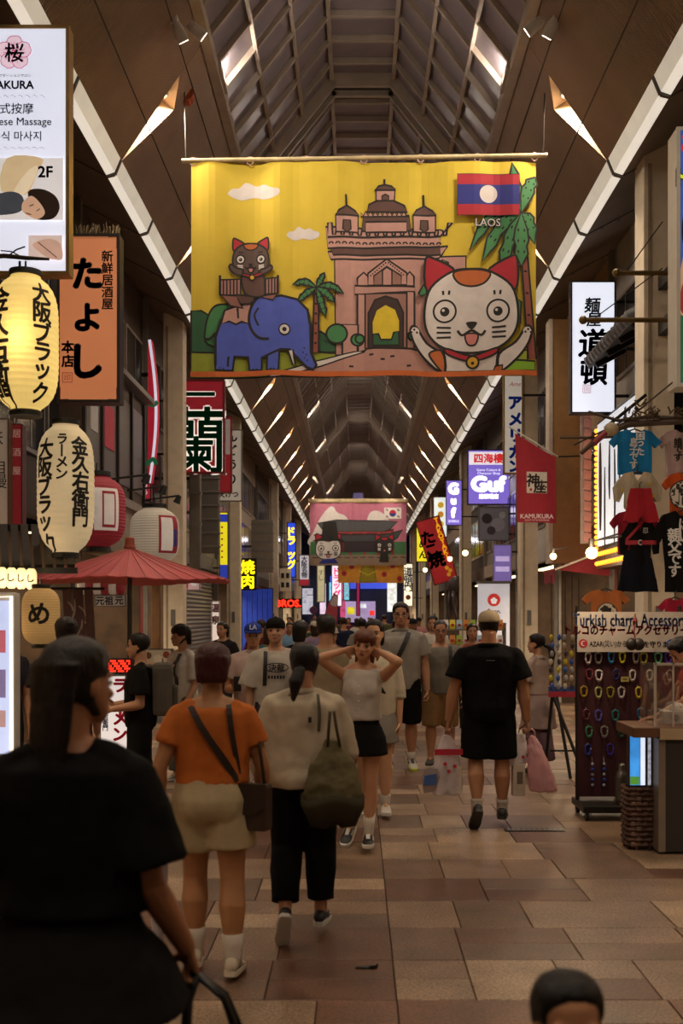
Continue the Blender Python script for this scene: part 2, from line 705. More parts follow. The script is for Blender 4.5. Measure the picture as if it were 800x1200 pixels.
for sg in (-1, 1):
    # one module of the slope, with the tapering light pocket at its near end
    A, B, Cc = (0.69, 0.0), (0.0, 0.05), (0.55, 0.46)
    pl = MB()
    pl.add([sp(sg, *p) for p in (B, (0, MOD), (1, MOD), (1, 0), A, Cc)], [(0, 1, 2, 3, 4, 5)])
    # seams of the slat sheets
    pk = MB()
    dep = 0.34
    tri = [A, B, Cc]
    lo = [sp(sg, *p) for p in tri]
    hi = [sp(sg, p[0], p[1], dep) for p in tri]
    pk.add(lo + hi, [(0, 1, 4, 3), (1, 2, 5, 4), (2, 0, 3, 5), (3, 4, 5)])
    me_p = pl.mesh('slope_panel', SLAT, fix=False)
    me_k = pk.mesh('light_pocket', mat('pocket_lining', '#a8937a', 0.5, var=0.05), fix=False)
    c = sp(sg, 0.53, 0.20, 0.14)
    lb = MB().lathe((c.x, c.y, c.z), [(0.10, 0.12), (0.11, 0.02), (0.10, 0.0), (0.085, 0.0), (0.08, 0.02)], 16)
    me_l = lb.mesh('downlight_housing', WHITEM, True)
    me_d = MB().lathe((c.x, c.y, c.z), [(0.082, 0.006), (0.082, 0.012)], 16).mesh('downlight_lens', mat('downlight_glow', '#ffe2b4', emit=14.0, var=0))
    me_cv = MB().box(-.05, .05, -.35, .35, -.03, .05).mesh('vault_fill_box', RIBM)
    # strip module
    st = MB()
    st.add([V((XC + sg * I_[0], 0.02, Z0 + I_[1])), V((XC + sg * I_[0], 2.03, Z0 + I_[1])),
            V((XC + sg * 3.0, 2.03, Z0 + 5.335)), V((XC + sg * 3.0, 0.02, Z0 + 5.335))], [(0, 1, 2, 3)])
    st.add([V((XC + sg * 3.0, 0.02, Z0 + 5.335)), V((XC + sg * 3.0, 2.03, Z0 + 5.335)),
            V((XC + sg * O_[0], 2.03, Z0 + O_[1])), V((XC + sg * O_[0], 0.02, Z0 + O_[1]))], [(0, 1, 2, 3)])
    st.m = [0, 1]
    me_s = st.mesh('strip_light', [STRIPL, STRIPM], fix=False)
    dv = MB()
    for (p, q) in ((I_, (3.0, 5.325)), ((3.0, 5.325), O_)):
        dv.beam((XC + sg * p[0], 0, Z0 + p[1] - 0.012), (XC + sg * q[0], 0, Z0 + q[1] - 0.012), 0.03, 0.04, (0, 1, 0))
    dv.beam((XC + sg * O_[0], 0, Z0 + O_[1]), (XC + sg * SOUT[0], 0, Z0 + SOUT[1]), 0.02, 0.02, (0, 1, 0))
    me_v = dv.mesh('strip_joint', mat('strip_joint_dark', '#4a4036', 0.6))
    so = MB()
    so.add([V((XC + sg * O_[0], 0.01, Z0 + O_[1])), V((XC + sg * O_[0], 2.04, Z0 + O_[1])),
            V((XC + sg * SOUT[0], 2.04, Z0 + SOUT[1])), V((XC + sg * SOUT[0], 0.01, Z0 + SOUT[1]))], [(0, 1, 2, 3)])
    for k in range(3):
        q = 0.25 + 0.25 * k
        so.cbox((XC + sg * (O_[0] + (SOUT[0] - O_[0]) * q), 0.12, Z0 + O_[1] + (SOUT[1] - O_[1]) * q - 0.006), 0.05, 0.05, 0.02)
    me_o = so.mesh('soffit_panel', SOFF, fix=False)
    for k in KS:
        dd = D0 + MOD * k
        obj('slope_panel', me_p, ceil, (0, dd, 0))
        obj('light_pocket', me_k, ceil, (0, dd, 0))
        h = obj('downlight', me_l, ceil, (0, dd, 0))
        obj('downlight_lens', me_d, h)
        if dd < 70:
            lo = lamp('downlight_lamp', 'SPOT', (c.x, dd + c.y, c.z - 0.02), DOWNLIGHT_W, (1, 0.82, 0.62), 0.09, (0, 0, 0), 2.95)
            lo.data.spot_blend = 0.3
        if k % 2 == 0:
            q = sp(sg, 0.97, 1.0)
            q.x -= sg * 0.08
            obj('vault_fill_box', me_cv, ceil, (q.x, dd + 1.0, q.z + 0.02))  # box for an added fill light, put in to brighten the vault
            if dd < 70:
                lamp('vault_fill_light', 'AREA', (q.x, dd + 1.0, q.z + 0.10), VAULT_FILL_W, (1, 0.88, 0.76), 0.3, aim((q.x, 0, q.z), (XC - sg * 0.6, 0, q.z + 1.6)))
        for j in (0, 1):
            obj('strip_light', me_s, ceil, (0, dd + j * MOD / 2, 0))
            obj('strip_joint', me_v, ceil, (0, dd + j * MOD / 2, 0))
            obj('soffit_panel', me_o, ceil, (0, dd + j * MOD / 2, 0))
    # closing lid above the soffit so no sky shows between roof and walls
    Y0, Y1 = D0 + MOD * KS[0], D0 + MOD * (KS[-1] + 1)

# glazed vault
PROF = [(-S_[0], S_[1]), (-T_[0], T_[1]), (T_[0], T_[1]), (S_[0], S_[1])]


def pr(p, yy, up=0.0):
    return V((XC + p[0], yy, Z0 + p[1] + up))


def rib_mesh(name, wdt, hgt, m):
    b = MB()
    for a, c in zip(PROF, PROF[1:]):
        b.beam(pr(a, 0), pr(c, 0), wdt, hgt, (0, 1, 0) if False else (0, 0, 1))
    return b.mesh(name, m)


RP = MOD / 6
me_r = rib_mesh('roof_rib', 0.06, 0.09, RIBM)
me_a = MB()
for off in (-0.17, 0.17):
    for a, c in zip(PROF, PROF[1:]):
        me_a.beam(pr(a, off, -0.05), pr(c, off, -0.05), 0.07, 0.22)
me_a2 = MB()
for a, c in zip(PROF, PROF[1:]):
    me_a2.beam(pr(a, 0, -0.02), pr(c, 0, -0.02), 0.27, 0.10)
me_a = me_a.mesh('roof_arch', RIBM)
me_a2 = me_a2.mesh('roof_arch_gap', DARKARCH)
k = 0
yy = Y0
i_ = 0
while yy < Y1 - 0.1:
    n_ = round((yy - 18.3) / RP)
    if n_ % 9 == 0:
        a = obj('roof_arch', me_a, ceil, (0, yy, 0))
        obj('roof_arch_gap', me_a2, a)
    else:
        obj('roof_rib', me_r, ceil, (0, yy, 0))
    yy = Y0 + RP * (i_ + 1)
    i_ += 1
for (X, H, w_, h_) in [(-1.9, 6.97, .12, .16), (1.9, 6.97, .12, .16), (-1.43, 7.56, .05, .07), (1.43, 7.56, .05, .07),
                       (-.97, 8.14, .05, .07), (.97, 8.14, .05, .07), (-.5, 8.73, .06, .08), (.5, 8.73, .06, .08)]:
    MB().box(XC + X - w_ / 2, XC + X + w_ / 2, Y0, Y1, Z0 + H - h_ / 2 - 0.03, Z0 + H + h_ / 2 - 0.03).build('roof_purlin', RIBM, ceil)
cuts = [PROF[0]]
for i in (1, 2, 3):
    cuts.append((PROF[0][0] + (PROF[1][0] - PROF[0][0]) * i / 3, PROF[0][1] + (PROF[1][1] - PROF[0][1]) * i / 3))
cuts += [(-x, h) for x, h in reversed(cuts)]
segs = list(zip(cuts, cuts[1:]))
pane_me = [MB().add([pr(a, 0.0, .05), pr(b, 0.0, .05), pr(b, RP, .05), pr(a, RP, .05), pr(a, 0.0, .06), pr(b, 0.0, .06), pr(b, RP, .06), pr(a, RP, .06)],
                    [(0, 3, 2, 1), (4, 5, 6, 7), (0, 1, 5, 4), (1, 2, 6, 5), (2, 3, 7, 6), (3, 0, 4, 7)]).mesh('roof_pane', PANE) for a, b in segs]
rest = MB()
cnt = 0
nb = round((Y1 - Y0) / RP)
order = sorted(range(nb), key=lambda i: (Y0 + RP * i < 12.0, Y0 + RP * i))
for i in order:
    yy = Y0 + RP * i
    if cnt + 7 <= 300 and yy >= 12:
        for me in pane_me:
            obj('roof_pane', me, ceil, (0, yy, 0))
            cnt += 1
    else:
        for a, b in segs:
            rest.add([pr(a, yy, .05), pr(b, yy, .05), pr(b, yy + RP, .05), pr(a, yy + RP, .05)], [(0, 3, 2, 1)])
o = rest.build('roof_panes', PANE, ceil)
o['kind'] = 'stuff'

# seams between the slat sheets
for sg in (-1, 1):
    for s_ in (0.30, 0.76):
        a_, b_ = sp(sg, s_, Y0, -0.004), sp(sg, s_, Y1, -0.004)
        MB().beam(a_, b_, 0.012, 0.012).build('slope_seam', mat('slope_seam_dark', '#3a2c22', 0.6), ceil)
# gable closing the far end of the vault
ge = MB()
ge.add([pr(PROF[0], Y1), pr(PROF[1], Y1), pr(PROF[2], Y1), pr(PROF[3], Y1)], [(0, 1, 2, 3)])
ge.build('gable_panel', mat('gable_cream', '#b3a595', 0.6), ceil)
MB().add([V((XC - .5, Y1 - .05, Z0 + 7.1)), V((XC + .5, Y1 - .05, Z0 + 7.1)), V((XC + .3, Y1 - .05, Z0 + 8.3)), V((XC - .3, Y1 - .05, Z0 + 8.3))], [(0, 1, 2, 3)]).build(
    'gable_glow_patch', mat('violet_glow', '#8a7aa8', emit=0.35), ceil)  # violet light on the gable, put in as a glowing patch

# small bright spot lamps on the slopes (clusters of two heads)
def spot_head(px, py, d, targets, label, on=True):
    r = thing('spotlight', label, 'spotlight', pt(px, py, d), 0, 'twin spotlights under the roof slopes')
    p = r.location
    sg = -1 if p.x < 0 else 1
    MB().cbox((sg * 0.10, 0, 0.06), 0.14, 0.14, 0.10).build('bracket', WHITEM, r, bevel=0.01)
    for i, tgt in enumerate(targets):
        c = V((sg * 0.02 - sg * 0.2 * i, -0.10 * i, -0.05 - 0.03 * i))
        dr = (V(tgt) - (p + c)).normalized()
        hd = MB().tube([c - dr * 0.10, c - dr * 0.04, c + dr * 0.10, c + dr * 0.11], [0.045, 0.062, 0.068, 0.062], 14).build('lamp_head', WHITEM, r, smooth=False)
        MB().cyl(c, c + V((sg * 0.05, 0, 0.08)), 0.012, 6).build('swivel', BLACKM, r)
        MB().tube([c + dr * 0.108, c + dr * 0.114], 0.055, 14).build('lens', mat('spot_glow', '#fff1da', emit=6.0 if on else 0.4, var=0), hd)
        if on:
            lamp('spotlight_lamp', 'SPOT', p + c + dr * 0.13, SPOT_W, (1, 0.87, 0.7), 0.05, aim(p + c, tgt), 1.7)
    return r


# ---------------------------------------------------------------- columns
def column(sg, d, i, w_=0.36):
    x0 = XC + sg * 3.27
    x1 = x0 + sg * w_
    a, b = min(x0, x1), max(x0, x1)
    r = struct('column_%d' % i, None)
    r.name = 'trim_%d' % i
    MB().box(a, b, d, d + 0.42, 0.0, Z0 + 5.55).build('column_shaft', CREAM, r, bevel=0.012)
    MB().box(a - 0.02, b + 0.02, d - 0.02, d + 0.44, 0, 0.35).build('column_base', GREYM, r, bevel=0.008)
    MB().box(a + 0.05, a + 0.09, d - 0.012, d, 0.4, Z0 + 5.3).build('column_seam', mat('cream_dark_trim', '#9c8d78', 0.5), r)  # darker cream strip down the shaft
    MB().box(a + 0.14, a + 0.22, d - 0.03, d, 1.55, 1.85).build('switch_box', GREYM, r)
    return r


ci = 1
for d in (20.3, 30.2, 44.7, 53.5, 63.0, -2.0):
    column(-1, d, ci); ci += 1
for d in (13.0, 22.8, 36.0, 50.5, 60.0, 70.0):
    column(1, d, ci); ci += 1

# ---------------------------------------------------------------- facades
FX = 3.95
wl = struct('wall_left', 'row of narrow shop fronts with dark upper storeys')
wr = struct('wall_right', 'row of narrow shop fronts with pale upper storeys')
FM = dict(dark=mat('facade_dark', '#2a221c', 0.7, bump=0.2, bscale=30), brown=mat('facade_brown', '#4a3a2d', 0.65, bump=0.2),
          grey=mat('facade_grey', '#6f6a64', 0.6, bump=0.1), white=mat('facade_white', '#b8b3ad', 0.6),
          beige=mat('facade_beige', '#a8875f', 0.6), cream=mat('facade_cream', '#98897a', 0.6), red=mat('facade_red', '#7a2020', 0.5),
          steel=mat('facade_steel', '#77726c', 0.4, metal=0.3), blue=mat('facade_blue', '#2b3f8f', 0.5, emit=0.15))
GLASSD = mat('dark_window_glass', '#1a1c20', 0.12, var=0.2)
INTER = mat('shop_interior', '#4e3a28', 0.7, var=0.4, vscale=3)
GLOWW = mat('shop_lamp_glow', '#ffe0b0', emit=2.2, var=0)


def bay(sg, d0, d1, upper, lower, ground=2.9, closed=False, lamps=True, depth=1.3):
    """one shop front along the street: upper storey with windows, fascia, open or shuttered ground floor"""
    par = wl if sg < 0 else wr
    f = XC + sg * FX

    def bx(mb, x0, x1, a, b, z0, z1):       # x measured outward from the facade plane
        p, q = f + sg * x0, f + sg * x1
        return mb.box(min(p, q), max(p, q), a, b, z0, z1)
    bx(MB(), 0, 0.5, d0, d1 - 0.02, ground + 0.35, Z0 + 5.75).build('upper_wall', FM[upper], par)
    bx(MB(), -0.10, 0.5, d0, d1 - 0.02, ground, ground + 0.35).build('fascia', FM[lower], par)
    n = max(1, int((d1 - d0) / 1.3))
    for i in range(n):
        a = d0 + 0.2 + (d1 - d0 - 0.3) * i / n
        b = a + (d1 - d0 - 0.3) / n - 0.15
        for z in (ground + 0.75, ground + 2.45):
            wo = bx(MB(), -0.04, 0.06, a, b, z, z + 1.25).build('window_frame', FM['steel' if upper in ('dark', 'grey') else 'cream'], par)
            bx(MB(), -0.05, 0.0, a + 0.06, b - 0.06, z + 0.06, z + 1.19).build('pane', GLASSD, wo)
            bx(MB(), -0.056, 0.0, (a + b) / 2 - 0.02, (a + b) / 2 + 0.02, z + 0.06, z + 1.19).build('mullion', FM['steel'], wo)
    # pipes running up the front
    bx(MB(), -0.12, -0.04, d1 - 0.16, d1 - 0.08, 0, Z0 + 5.7).build('downpipe', FM['grey'], par)
    # ground floor
    bx(MB(), -0.02, 0.4, d0, d0 + 0.18, 0, ground).build('pier', FM[lower], par)
    if closed:
        sh = MB()
        z = 0.02
        while z < ground - 0.02:
            sh.add([(f + sg * 0.06, d0 + .18, z), (f + sg * 0.06, d1 - .02, z), (f + sg * 0.03, d1 - .02, z + .05), (f + sg * 0.03, d0 + .18, z + .05),
                    (f + sg * 0.06, d1 - .02, z + .1), (f + sg * 0.06, d0 + .18, z + .1)], [(0, 1, 2, 3), (3, 2, 4, 5)])
            z += 0.1
        sh.build('roller_shutter', FM['steel'], par)
    else:
        b = MB()
        x0, x1 = f + sg * 0.05, f + sg * depth
        b.add([(x1, d0, 0), (x1, d1, 0), (x1, d1, ground), (x1, d0, ground)], [(0, 1, 2, 3)])
        b.add([(x0, d1 - .02, 0), (x1, d1 - .02, 0), (x1, d1 - .02, ground), (x0, d1 - .02, ground)], [(0, 1, 2, 3)])
        b.add([(x0, d0 + .02, 0), (x1, d0 + .02, 0), (x1, d0 + .02, ground), (x0, d0 + .02, ground)], [(0, 1, 2, 3)])
        b.add([(x0, d0, ground), (x1, d0, ground), (x1, d1, ground), (x0, d1, ground)], [(0, 1, 2, 3)])
        b.build('shop_interior', INTER, par)
        for k in range(3):
            z = 0.5 + 0.55 * k
            bx(MB(), depth - 0.35, depth - 0.02, d0 + 0.25, d1 - 0.1, z, z + 0.03).build('wall_shelf', FM['cream'], par)
        if lamps:
            xl = f + sg * 0.45
            MB().box(xl - 0.06, xl + 0.06, d0 + 0.5, d1 - 0.4, ground - 0.07, ground - 0.02).build('ceiling_lamp', GLOWW, par)
            lamp('shop_lamp', 'AREA', (xl, (d0 + d1) / 2, ground - 0.12), SHOP_W * (1.8 if d0 < 7 else 1.0), (1, 0.78, 0.52), 0.5, (0, sg * -0.5, 0))


for a in [(-8, 1.0, 'grey', 'brown'), (1.0, 6.0, 'brown', 'dark'), (6.0, 10.8, 'dark', 'brown'), (10.8, 15.2, 'dark', 'dark'), (15.2, 20.0, 'brown', 'dark'), (20.0, 24.5, 'grey', 'red'),
          (24.5, 30.0, 'cream', 'grey'), (30.0, 36.0, 'grey', 'cream'), (36.0, 42.0, 'cream', 'blue'), (42.0, 49.0, 'grey', 'dark'),
          (49.0, 56.0, 'white', 'brown'), (56.0, 64.0, 'cream', 'grey'), (64.0, 72.0, 'grey', 'dark')]:
    bay(-1, *a, closed=a[0] in (24.5, 42.0))
for a in [(-8, 2.0, 'cream', 'brown'), (2.0, 7.2, 'brown', 'brown'), (7.2, 12.6, 'cream', 'dark'), (12.6, 17.4, 'white', 'brown'), (17.4, 22.2, 'beige', 'red'), (22.2, 27.5, 'white', 'white'),
          (27.5, 34.5, 'grey', 'cream'), (34.5, 42.0, 'dark', 'brown'), (42.0, 50.0, 'cream', 'dark'), (50.0, 58.0, 'grey', 'brown'),
          (58.0, 65.0, 'white', 'dark'), (65.0, 72.0, 'cream', 'grey')]:
    bay(1, *a)
# far side of the cross street: the next block with its bright shop fronts
we = struct('wall_far', 'shop block across the side street, crowded with lit signs')
MB().box(-7, 7.2, 96, 97, 0, 9).build('block_wall', mat('far_block', '#2a2a3c', 0.7, var=0.4, vscale=0.5), we)
MB().box(-7, 7.2, -9.0, -8.6, 0, 9).build('block_wall', FM['brown'], we)
MB().box(-2.3, 2.6, 95.6, 96, 4.1, 5.2).build('lit_fascia', mat('blue_fascia_glow', '#3c50c8', emit=0.9), we)
MB().box(-1.2, 1.6, 95.5, 95.9, 1.2, 3.0).build('lit_window', mat('pale_window_glow', '#c8b4e0', emit=0.35), we)
for i, (x, z, w_, h_, c_, e_) in enumerate([(-2.9, 3.2, .5, 2.6, '#e8c8d8', .8), (-2.0, 3.4, .7, 2.4, '#7ec8e0', .9), (-1.2, 3.1, .45, 2.9, '#d8507a', .6), (-.5, 2.2, .6, .6, '#e8d020', .7),
                                            (.4, 2.6, .8, .35, '#e8e4f0', .8), (1.3, 2.0, .4, .4, '#e02a20', 1.), (3.0, 3.4, .8, 2.6, '#f2ead8', .9), (-4.2, 3.0, .9, 2.2, '#d8d4dc', .5), (4.4, 3.0, .8, 2.8, '#b05040', .4)]):
    MB().box(x - w_ / 2, x + w_ / 2, 94.6, 94.75, z - h_ / 2, z + h_ / 2).build('lit_sign', mat('far_sign_%d' % i, c_, emit=e_, var=0.35, vscale=4), we)
lamp('street_lamp', 'AREA', (0, 84, 7.5), 500, (0.9, 0.85, 1), 3.0)
# ================================================================ BANNERS ACROSS THE STREET
class PX:
    """maps photograph pixels to local u, v on an upright face at distance d centred on (cx, cy)"""

    def __init__(s, x0, y0, x1, y1, d):
        s.x0, s.y0, s.x1, s.y1, s.d = x0, y0, x1, y1, d
        s.k = d / FPX
        s.cx, s.cy = (x0 + x1) / 2, (y0 + y1) / 2
        s.w, s.h = (x1 - x0) * s.k, (y1 - y0) * s.k
        c = pt(s.cx, s.cy, d)
        s.x, s.z = c.x, c.z

    def p(s, px, py):
        return ((px - s.cx) * s.k, (s.cy - py) * s.k)

    def u(s, px):
        return (px - s.cx) * s.k

    def v(s, py):
        return (s.cy - py) * s.k


YEL, BLK, PINKB, BRN, GRN, DGR = ink('#d9bc2a'), ink('#1d1612'), ink('#b88a80'), ink('#5a3c36'), ink('#3f7d4a'), ink('#2c5a3a')
RED, WHT, BLU, ORG, CRM, OLV = ink('#a81c2c'), ink('#d2c8c4'), ink('#4a5ab8'), ink('#b8602a'), ink('#d8cfc4'), ink('#8f9a2e')
LIME, NAVY, TRUNK, ROAD, DKB = ink('#7fae2c'), ink('#23287a'), ink('#8a4a3c'), ink('#b3857a'), ink('#3a2622')


def lucky_cat(a, P, cx, cy, s, fur, ear, patch, ln, lw, dark=False, body=True, arms=True):
    """a plain beckoning cat; cx, cy the face centre in the drawing's pixels, s the half width of the face"""
    def q(x, y):
        return P(cx + x * s, cy + y * s)
    eye_w = WHT if dark else WHT
    if body:
        a.poly([q(-.62, .75), q(-.57, 1.0), q(-.55, 1.2), q(-.54, 1.32), q(.50, 1.32), q(.54, 1.2), q(.56, 1.0), q(.62, .75), q(0, .6)], fur, ln, lw)
    if arms:
        for sg in (-1, 1):
            a.poly([q(sg * .60, .95), q(sg * .95, .70), q(sg * 1.18, .36), q(sg * 1.30, .42), q(sg * 1.22, .72), q(sg * .98, 1.05), q(sg * .62, 1.32)], fur, ln, lw, True)
            a.disc(*q(sg * 1.2, .46), s * a.k * .09, fur)
            for t in (-.06, .0, .06):
                a.disc(*q(sg * 1.22 + t, .42 + abs(t)), s * a.k * .025, BLK)
    for sg in (-1, 1):
        a.poly([q(sg * .93, -.42), q(sg * .98, -1.08), q(sg * .80, -1.12), q(sg * .35, -.80)], ear, ln, lw, True)
    a.poly([q(-1, .02), q(-.86, -.50), q(-.42, -.82), q(0, -.87), q(.42, -.82), q(.86, -.50), q(1, .02), q(.93, .48), q(.6, .80), q(0, .92), q(-.6, .80), q(-.93, .48)], fur, ln, lw, True)
    a.poly([q(-.38, -.80), q(0, -.865), q(.4, -.80), q(.28, -.58), q(0, -.5), q(-.28, -.58)], patch, ln, lw * .8, True)
    for sg in (-1, 1):
        a.disc(*q(sg * .57, .02), s * a.k * .235, eye_w, line=ln, lw=lw * .8)
        a.disc(*q(sg * .57, .03), s * a.k * .10, BLK)
        a.disc(*q(sg * .57 - .03, .0), s * a.k * .03, WHT)
        for t in (-.06, .08):
            a.stroke([q(sg * .55 + t, -.42), q(sg * .55 + t * .8, -.33)], lw * .9, ln)
        for t in (0, 1, 2):
            a.stroke([q(sg * .44, .38 + .1 * t), q(sg * .74, .36 + .11 * t)], lw * .8, ln if not dark else WHT)
    a.poly([q(-.12, .27), q(.12, .27), q(0, .42)], BLK, sm=True)
    a.poly([q(-.14, .54), q(0, .50), q(.14, .54), q(.08, .74), q(-.08, .74)], ink('#c87a74'), ln, lw * .7, True)
    a.stroke([q(-.30, .44), q(-.2, .54), q(0, .44), q(.2, .54), q(.30, .44)], lw, ln, sm=True)
    if body:
        a.poly([q(-.52, .82), q(0, .98), q(.52, .82), q(.5, .95), q(0, 1.1), q(-.5, .95)], RED, ln, lw * .8, True)
        a.disc(*q(.02, 1.12), s * a.k * .13, ink('#c99a2a'), line=ln, lw=lw * .8)
        a.disc(*q(.02, 1.14), s * a.k * .035, BLK)


def palm(a, base, top, w_, leaves, lw):
    (x0, y0), (x1, y1) = base, top
    a.poly([(x0 - w_ * .6, y0), (x1 - w_ * .4, y1), (x1 + w_ * .4, y1), (x0 + w_ * .6, y0)], TRUNK, BLK, lw)
    for t in (.15, .3, .45, .6, .75, .9):
        x, y = x0 + (x1 - x0) * t, y0 + (y1 - y0) * t
        a.stroke([(x - w_ * .25, y), (x + w_ * .2, y)], lw, BLK)
    for lf in leaves:
        tip, wd = lf[0], lf[1]
        dx, dy = tip[0] - x1, tip[1] - y1
        l = math.hypot(dx, dy)
        nx, ny = -dy / l * wd, dx / l * wd
        bow = lf[2] if len(lf) > 2 else 0
        p = [(x1, y1)]
        for t, s_ in ((.3, .8), (.5, 1.0), (.62, .72), (.76, .9), (.86, .5)):
            p.append((x1 + dx * t + nx * s_, y1 + dy * t + ny * s_ + bow * math.sin(PI * t)))
        p.append(tip)
        for t, s_ in ((.86, .5), (.76, .9), (.62, .72), (.5, 1.0), (.3, .8)):
            p.append((x1 + dx * t - nx * s_, y1 + dy * t - ny * s_ + bow * math.sin(PI * t)))
        a.poly(p, GRN, BLK, lw)
        for t in (.3, .5, .7):
            for sg in (-.4, .4):
                x, y = x1 + dx * t + nx * sg, y1 + dy * t + ny * sg + bow * math.sin(PI * t)
                a.stroke([(x, y), (x + dx * .05, y + dy * .05)], lw * .8, BLK)


def cloud(a, cx, cy, w_, h_, m):
    a.poly([(cx - w_ * .5, cy - h_ * .15), (cx - w_ * .42, cy + h_ * .15), (cx - w_ * .28, cy + h_ * .2), (cx - w_ * .15, cy + h_ * .5), (cx + w_ * .05, cy + h_ * .3),
            (cx + w_ * .2, cy + h_ * .38), (cx + w_ * .35, cy + h_ * .2), (cx + w_ * .5, cy + h_ * .1), (cx + w_ * .48, cy - h_ * .2), (cx + w_ * .25, cy - h_ * .42),
            (cx, cy - h_ * .32), (cx - w_ * .25, cy - h_ * .45)], m, sm=True)


def hanging_banner(label, F, art, cloth_m, hem_m, waves, rod_l, rod_r, wire_top, group=None):
    r = thing('hanging_banner', label, 'banner', (F.x, F.d, F.z), 0, group)

    G = .08

    def fold(u):
        return waves * (.55 * math.sin(u * 3.3) + .30 * math.sin(u * 8.3 + 1) + .12 * math.sin(u * 15 + 2))

    def sup(u, v, l):
        t = (F.h / 2 - v) / F.h
        k = math.floor(u / G)
        q = u / G - k
        y = fold(k * G) * (1 - q) + fold((k + 1) * G) * q          # straight between fold lines, so print and cloth agree
        return (u, y - l, v + .012 * math.sin(u * 4.1) * t * (F.h / 2.6))
    us = sorted({-F.w / 2, F.w / 2} | {k * G for k in range(math.ceil(-F.w / 2 / G), math.floor(F.w / 2 / G) + 1)})
    nx, nz = len(us) - 1, 10
    g = MB()
    for lay in (0, 1):
        for j in range(nz + 1):
            for i in range(nx + 1):
                x, y, z = sup(us[i], -F.h / 2 + F.h * j / nz, 0)
                g.v.append((x, y + .003 * lay, z))
    N = (nx + 1) * (nz + 1)
    for j in range(nz):
        for i in range(nx):
            a = j * (nx + 1) + i
            g.f.append((a, a + 1, a + nx + 2, a + nx + 1))
            g.f.append((N + a, N + a + nx + 1, N + a + nx + 2, N + a + 1))
    g.m = [0] * len(g.f)
    g.build('cloth', cloth_m, r, smooth=False)
    h = Art()
    h.layer = int(art.layer * art.step / h.step) + 4
    h.rect(-F.w / 2, -F.h / 2 - F.h * .008, F.w / 2, -F.h / 2 + F.h * .016, hem_m)
    h.build('hem', lambda u, v, l: sup(u, v, l + .003 + len(art.f) * 0), r, grid=(.08, 0))
    art.build('printed_picture', lambda u, v, l: sup(u, v, l + .002), r, grid=(.08, 0))
    za = F.h / 2 + 5 * F.k
    a = V((F.u(rod_l[0]), 0, F.v(rod_l[1])))
    b = V((F.u(rod_r[0]), 0, F.v(rod_r[1])))
    MB().cyl(a, b, 2.6 * F.k, 10).build('rod', mat('bamboo_rod', '#c9b48a', .5, var=.2), r)
    for i in range(7):
        u = -F.w / 2 + .02 + (F.w - .04) * i / 6
        z = a.z + (b.z - a.z) * (u - a.x) / (b.x - a.x)
        ring = [(u + .04 * math.cos(t), 0.0, z - .015 + .05 * math.sin(t)) for t in [2 * PI * k / 12 for k in range(13)]]
        MB().tube(ring, .008, 5).build('ring', mat('ring_pink', '#c8a49a', .5), r)
    for e, sg in ((a, -1), (b, 1)):
        top = V((e.x - sg * -.02, 0, wire_top - F.z))
        MB().cyl((e.x - sg * .05, 0, e.z), (top.x - sg * .05, 0, top.z), .008, 5).build('suspension_wire', BLACKM, r)
    return r


# ---- the near banner: gate, elephant and beckoning cats on yellow
FB = PX(224, 190, 628, 440, 13.77)
art = Art(.00015)
art.k = FB.k
LW = 2.3 * FB.k


def A(cx, cy):
    return FB.p(220 + cx / 3.81, 180 + cy / 3.81)


def B(cx, cy):
    return FB.p(420 + cx / 3.636, 180 + cy / 3.636)


cloud(art, *FB.p(297, 224), 60 * FB.k, 22 * FB.k, WHT)
cloud(art, *FB.p(355, 274.5), 38 * FB.k, 17 * FB.k, WHT)
# hills and ground
art.poly([A(15, 700), A(60, 700), A(110, 730), A(125, 890), A(15, 890)], DGR, BLK, LW)
art.poly([A(90, 850), A(80, 770), A(110, 690), A(160, 670), A(200, 690), A(220, 860)], GRN, BLK, LW, True)
art.poly([A(15, 885), A(210, 890), A(420, 870), A(640, 890), A(700, 900), A(400, 1000), A(15, 1000)], OLV, BLK, LW)
art.poly([A(560, 880), A(540, 830), A(580, 790), A(640, 830), A(700, 880)], DGR, BLK, LW, True)
# gate
art.poly([A(655, 460), A(1240, 460), A(1240, 900), A(660, 900)], PINKB, BLK, LW)                 # main block
art.poly([A(625, 440), B(380, 395), B(352, 435), B(340, 445), A(640, 475)], PINKB, BLK, LW)
art.poly([A(625, 400), B(345, 380), B(350, 430), A(650, 455)], BRN, BLK, LW)
art.poly([A(615, 330), B(350, 325), B(345, 395), A(625, 425)], PINKB, BLK, LW)
for i in range(17):
    x, y = 640 + i * 30, 405
    p = A(x, y)
    r_ = 10 / 3.81 * FB.k
    art.stroke([(p[0] - r_, p[1]), (p[0] - r_ * .5, p[1] + r_ * .8), (p[0] + r_ * .5, p[1] + r_ * .8), (p[0] + r_, p[1])], LW * .8, BLK)
# battlements
bt = [A(625, 375)]
for i in range(14):
    x = 625 + i * 38
    bt += [A(x, 312 if i == 0 else 338), A(x + 18, 312 if i == 0 else 345), A(x + 22, 365), A(x + 34, 365)]
bt += [A(1160, 312), A(1180, 312), B(348, 352)]
art.poly(bt, PINKB, BLK, LW)
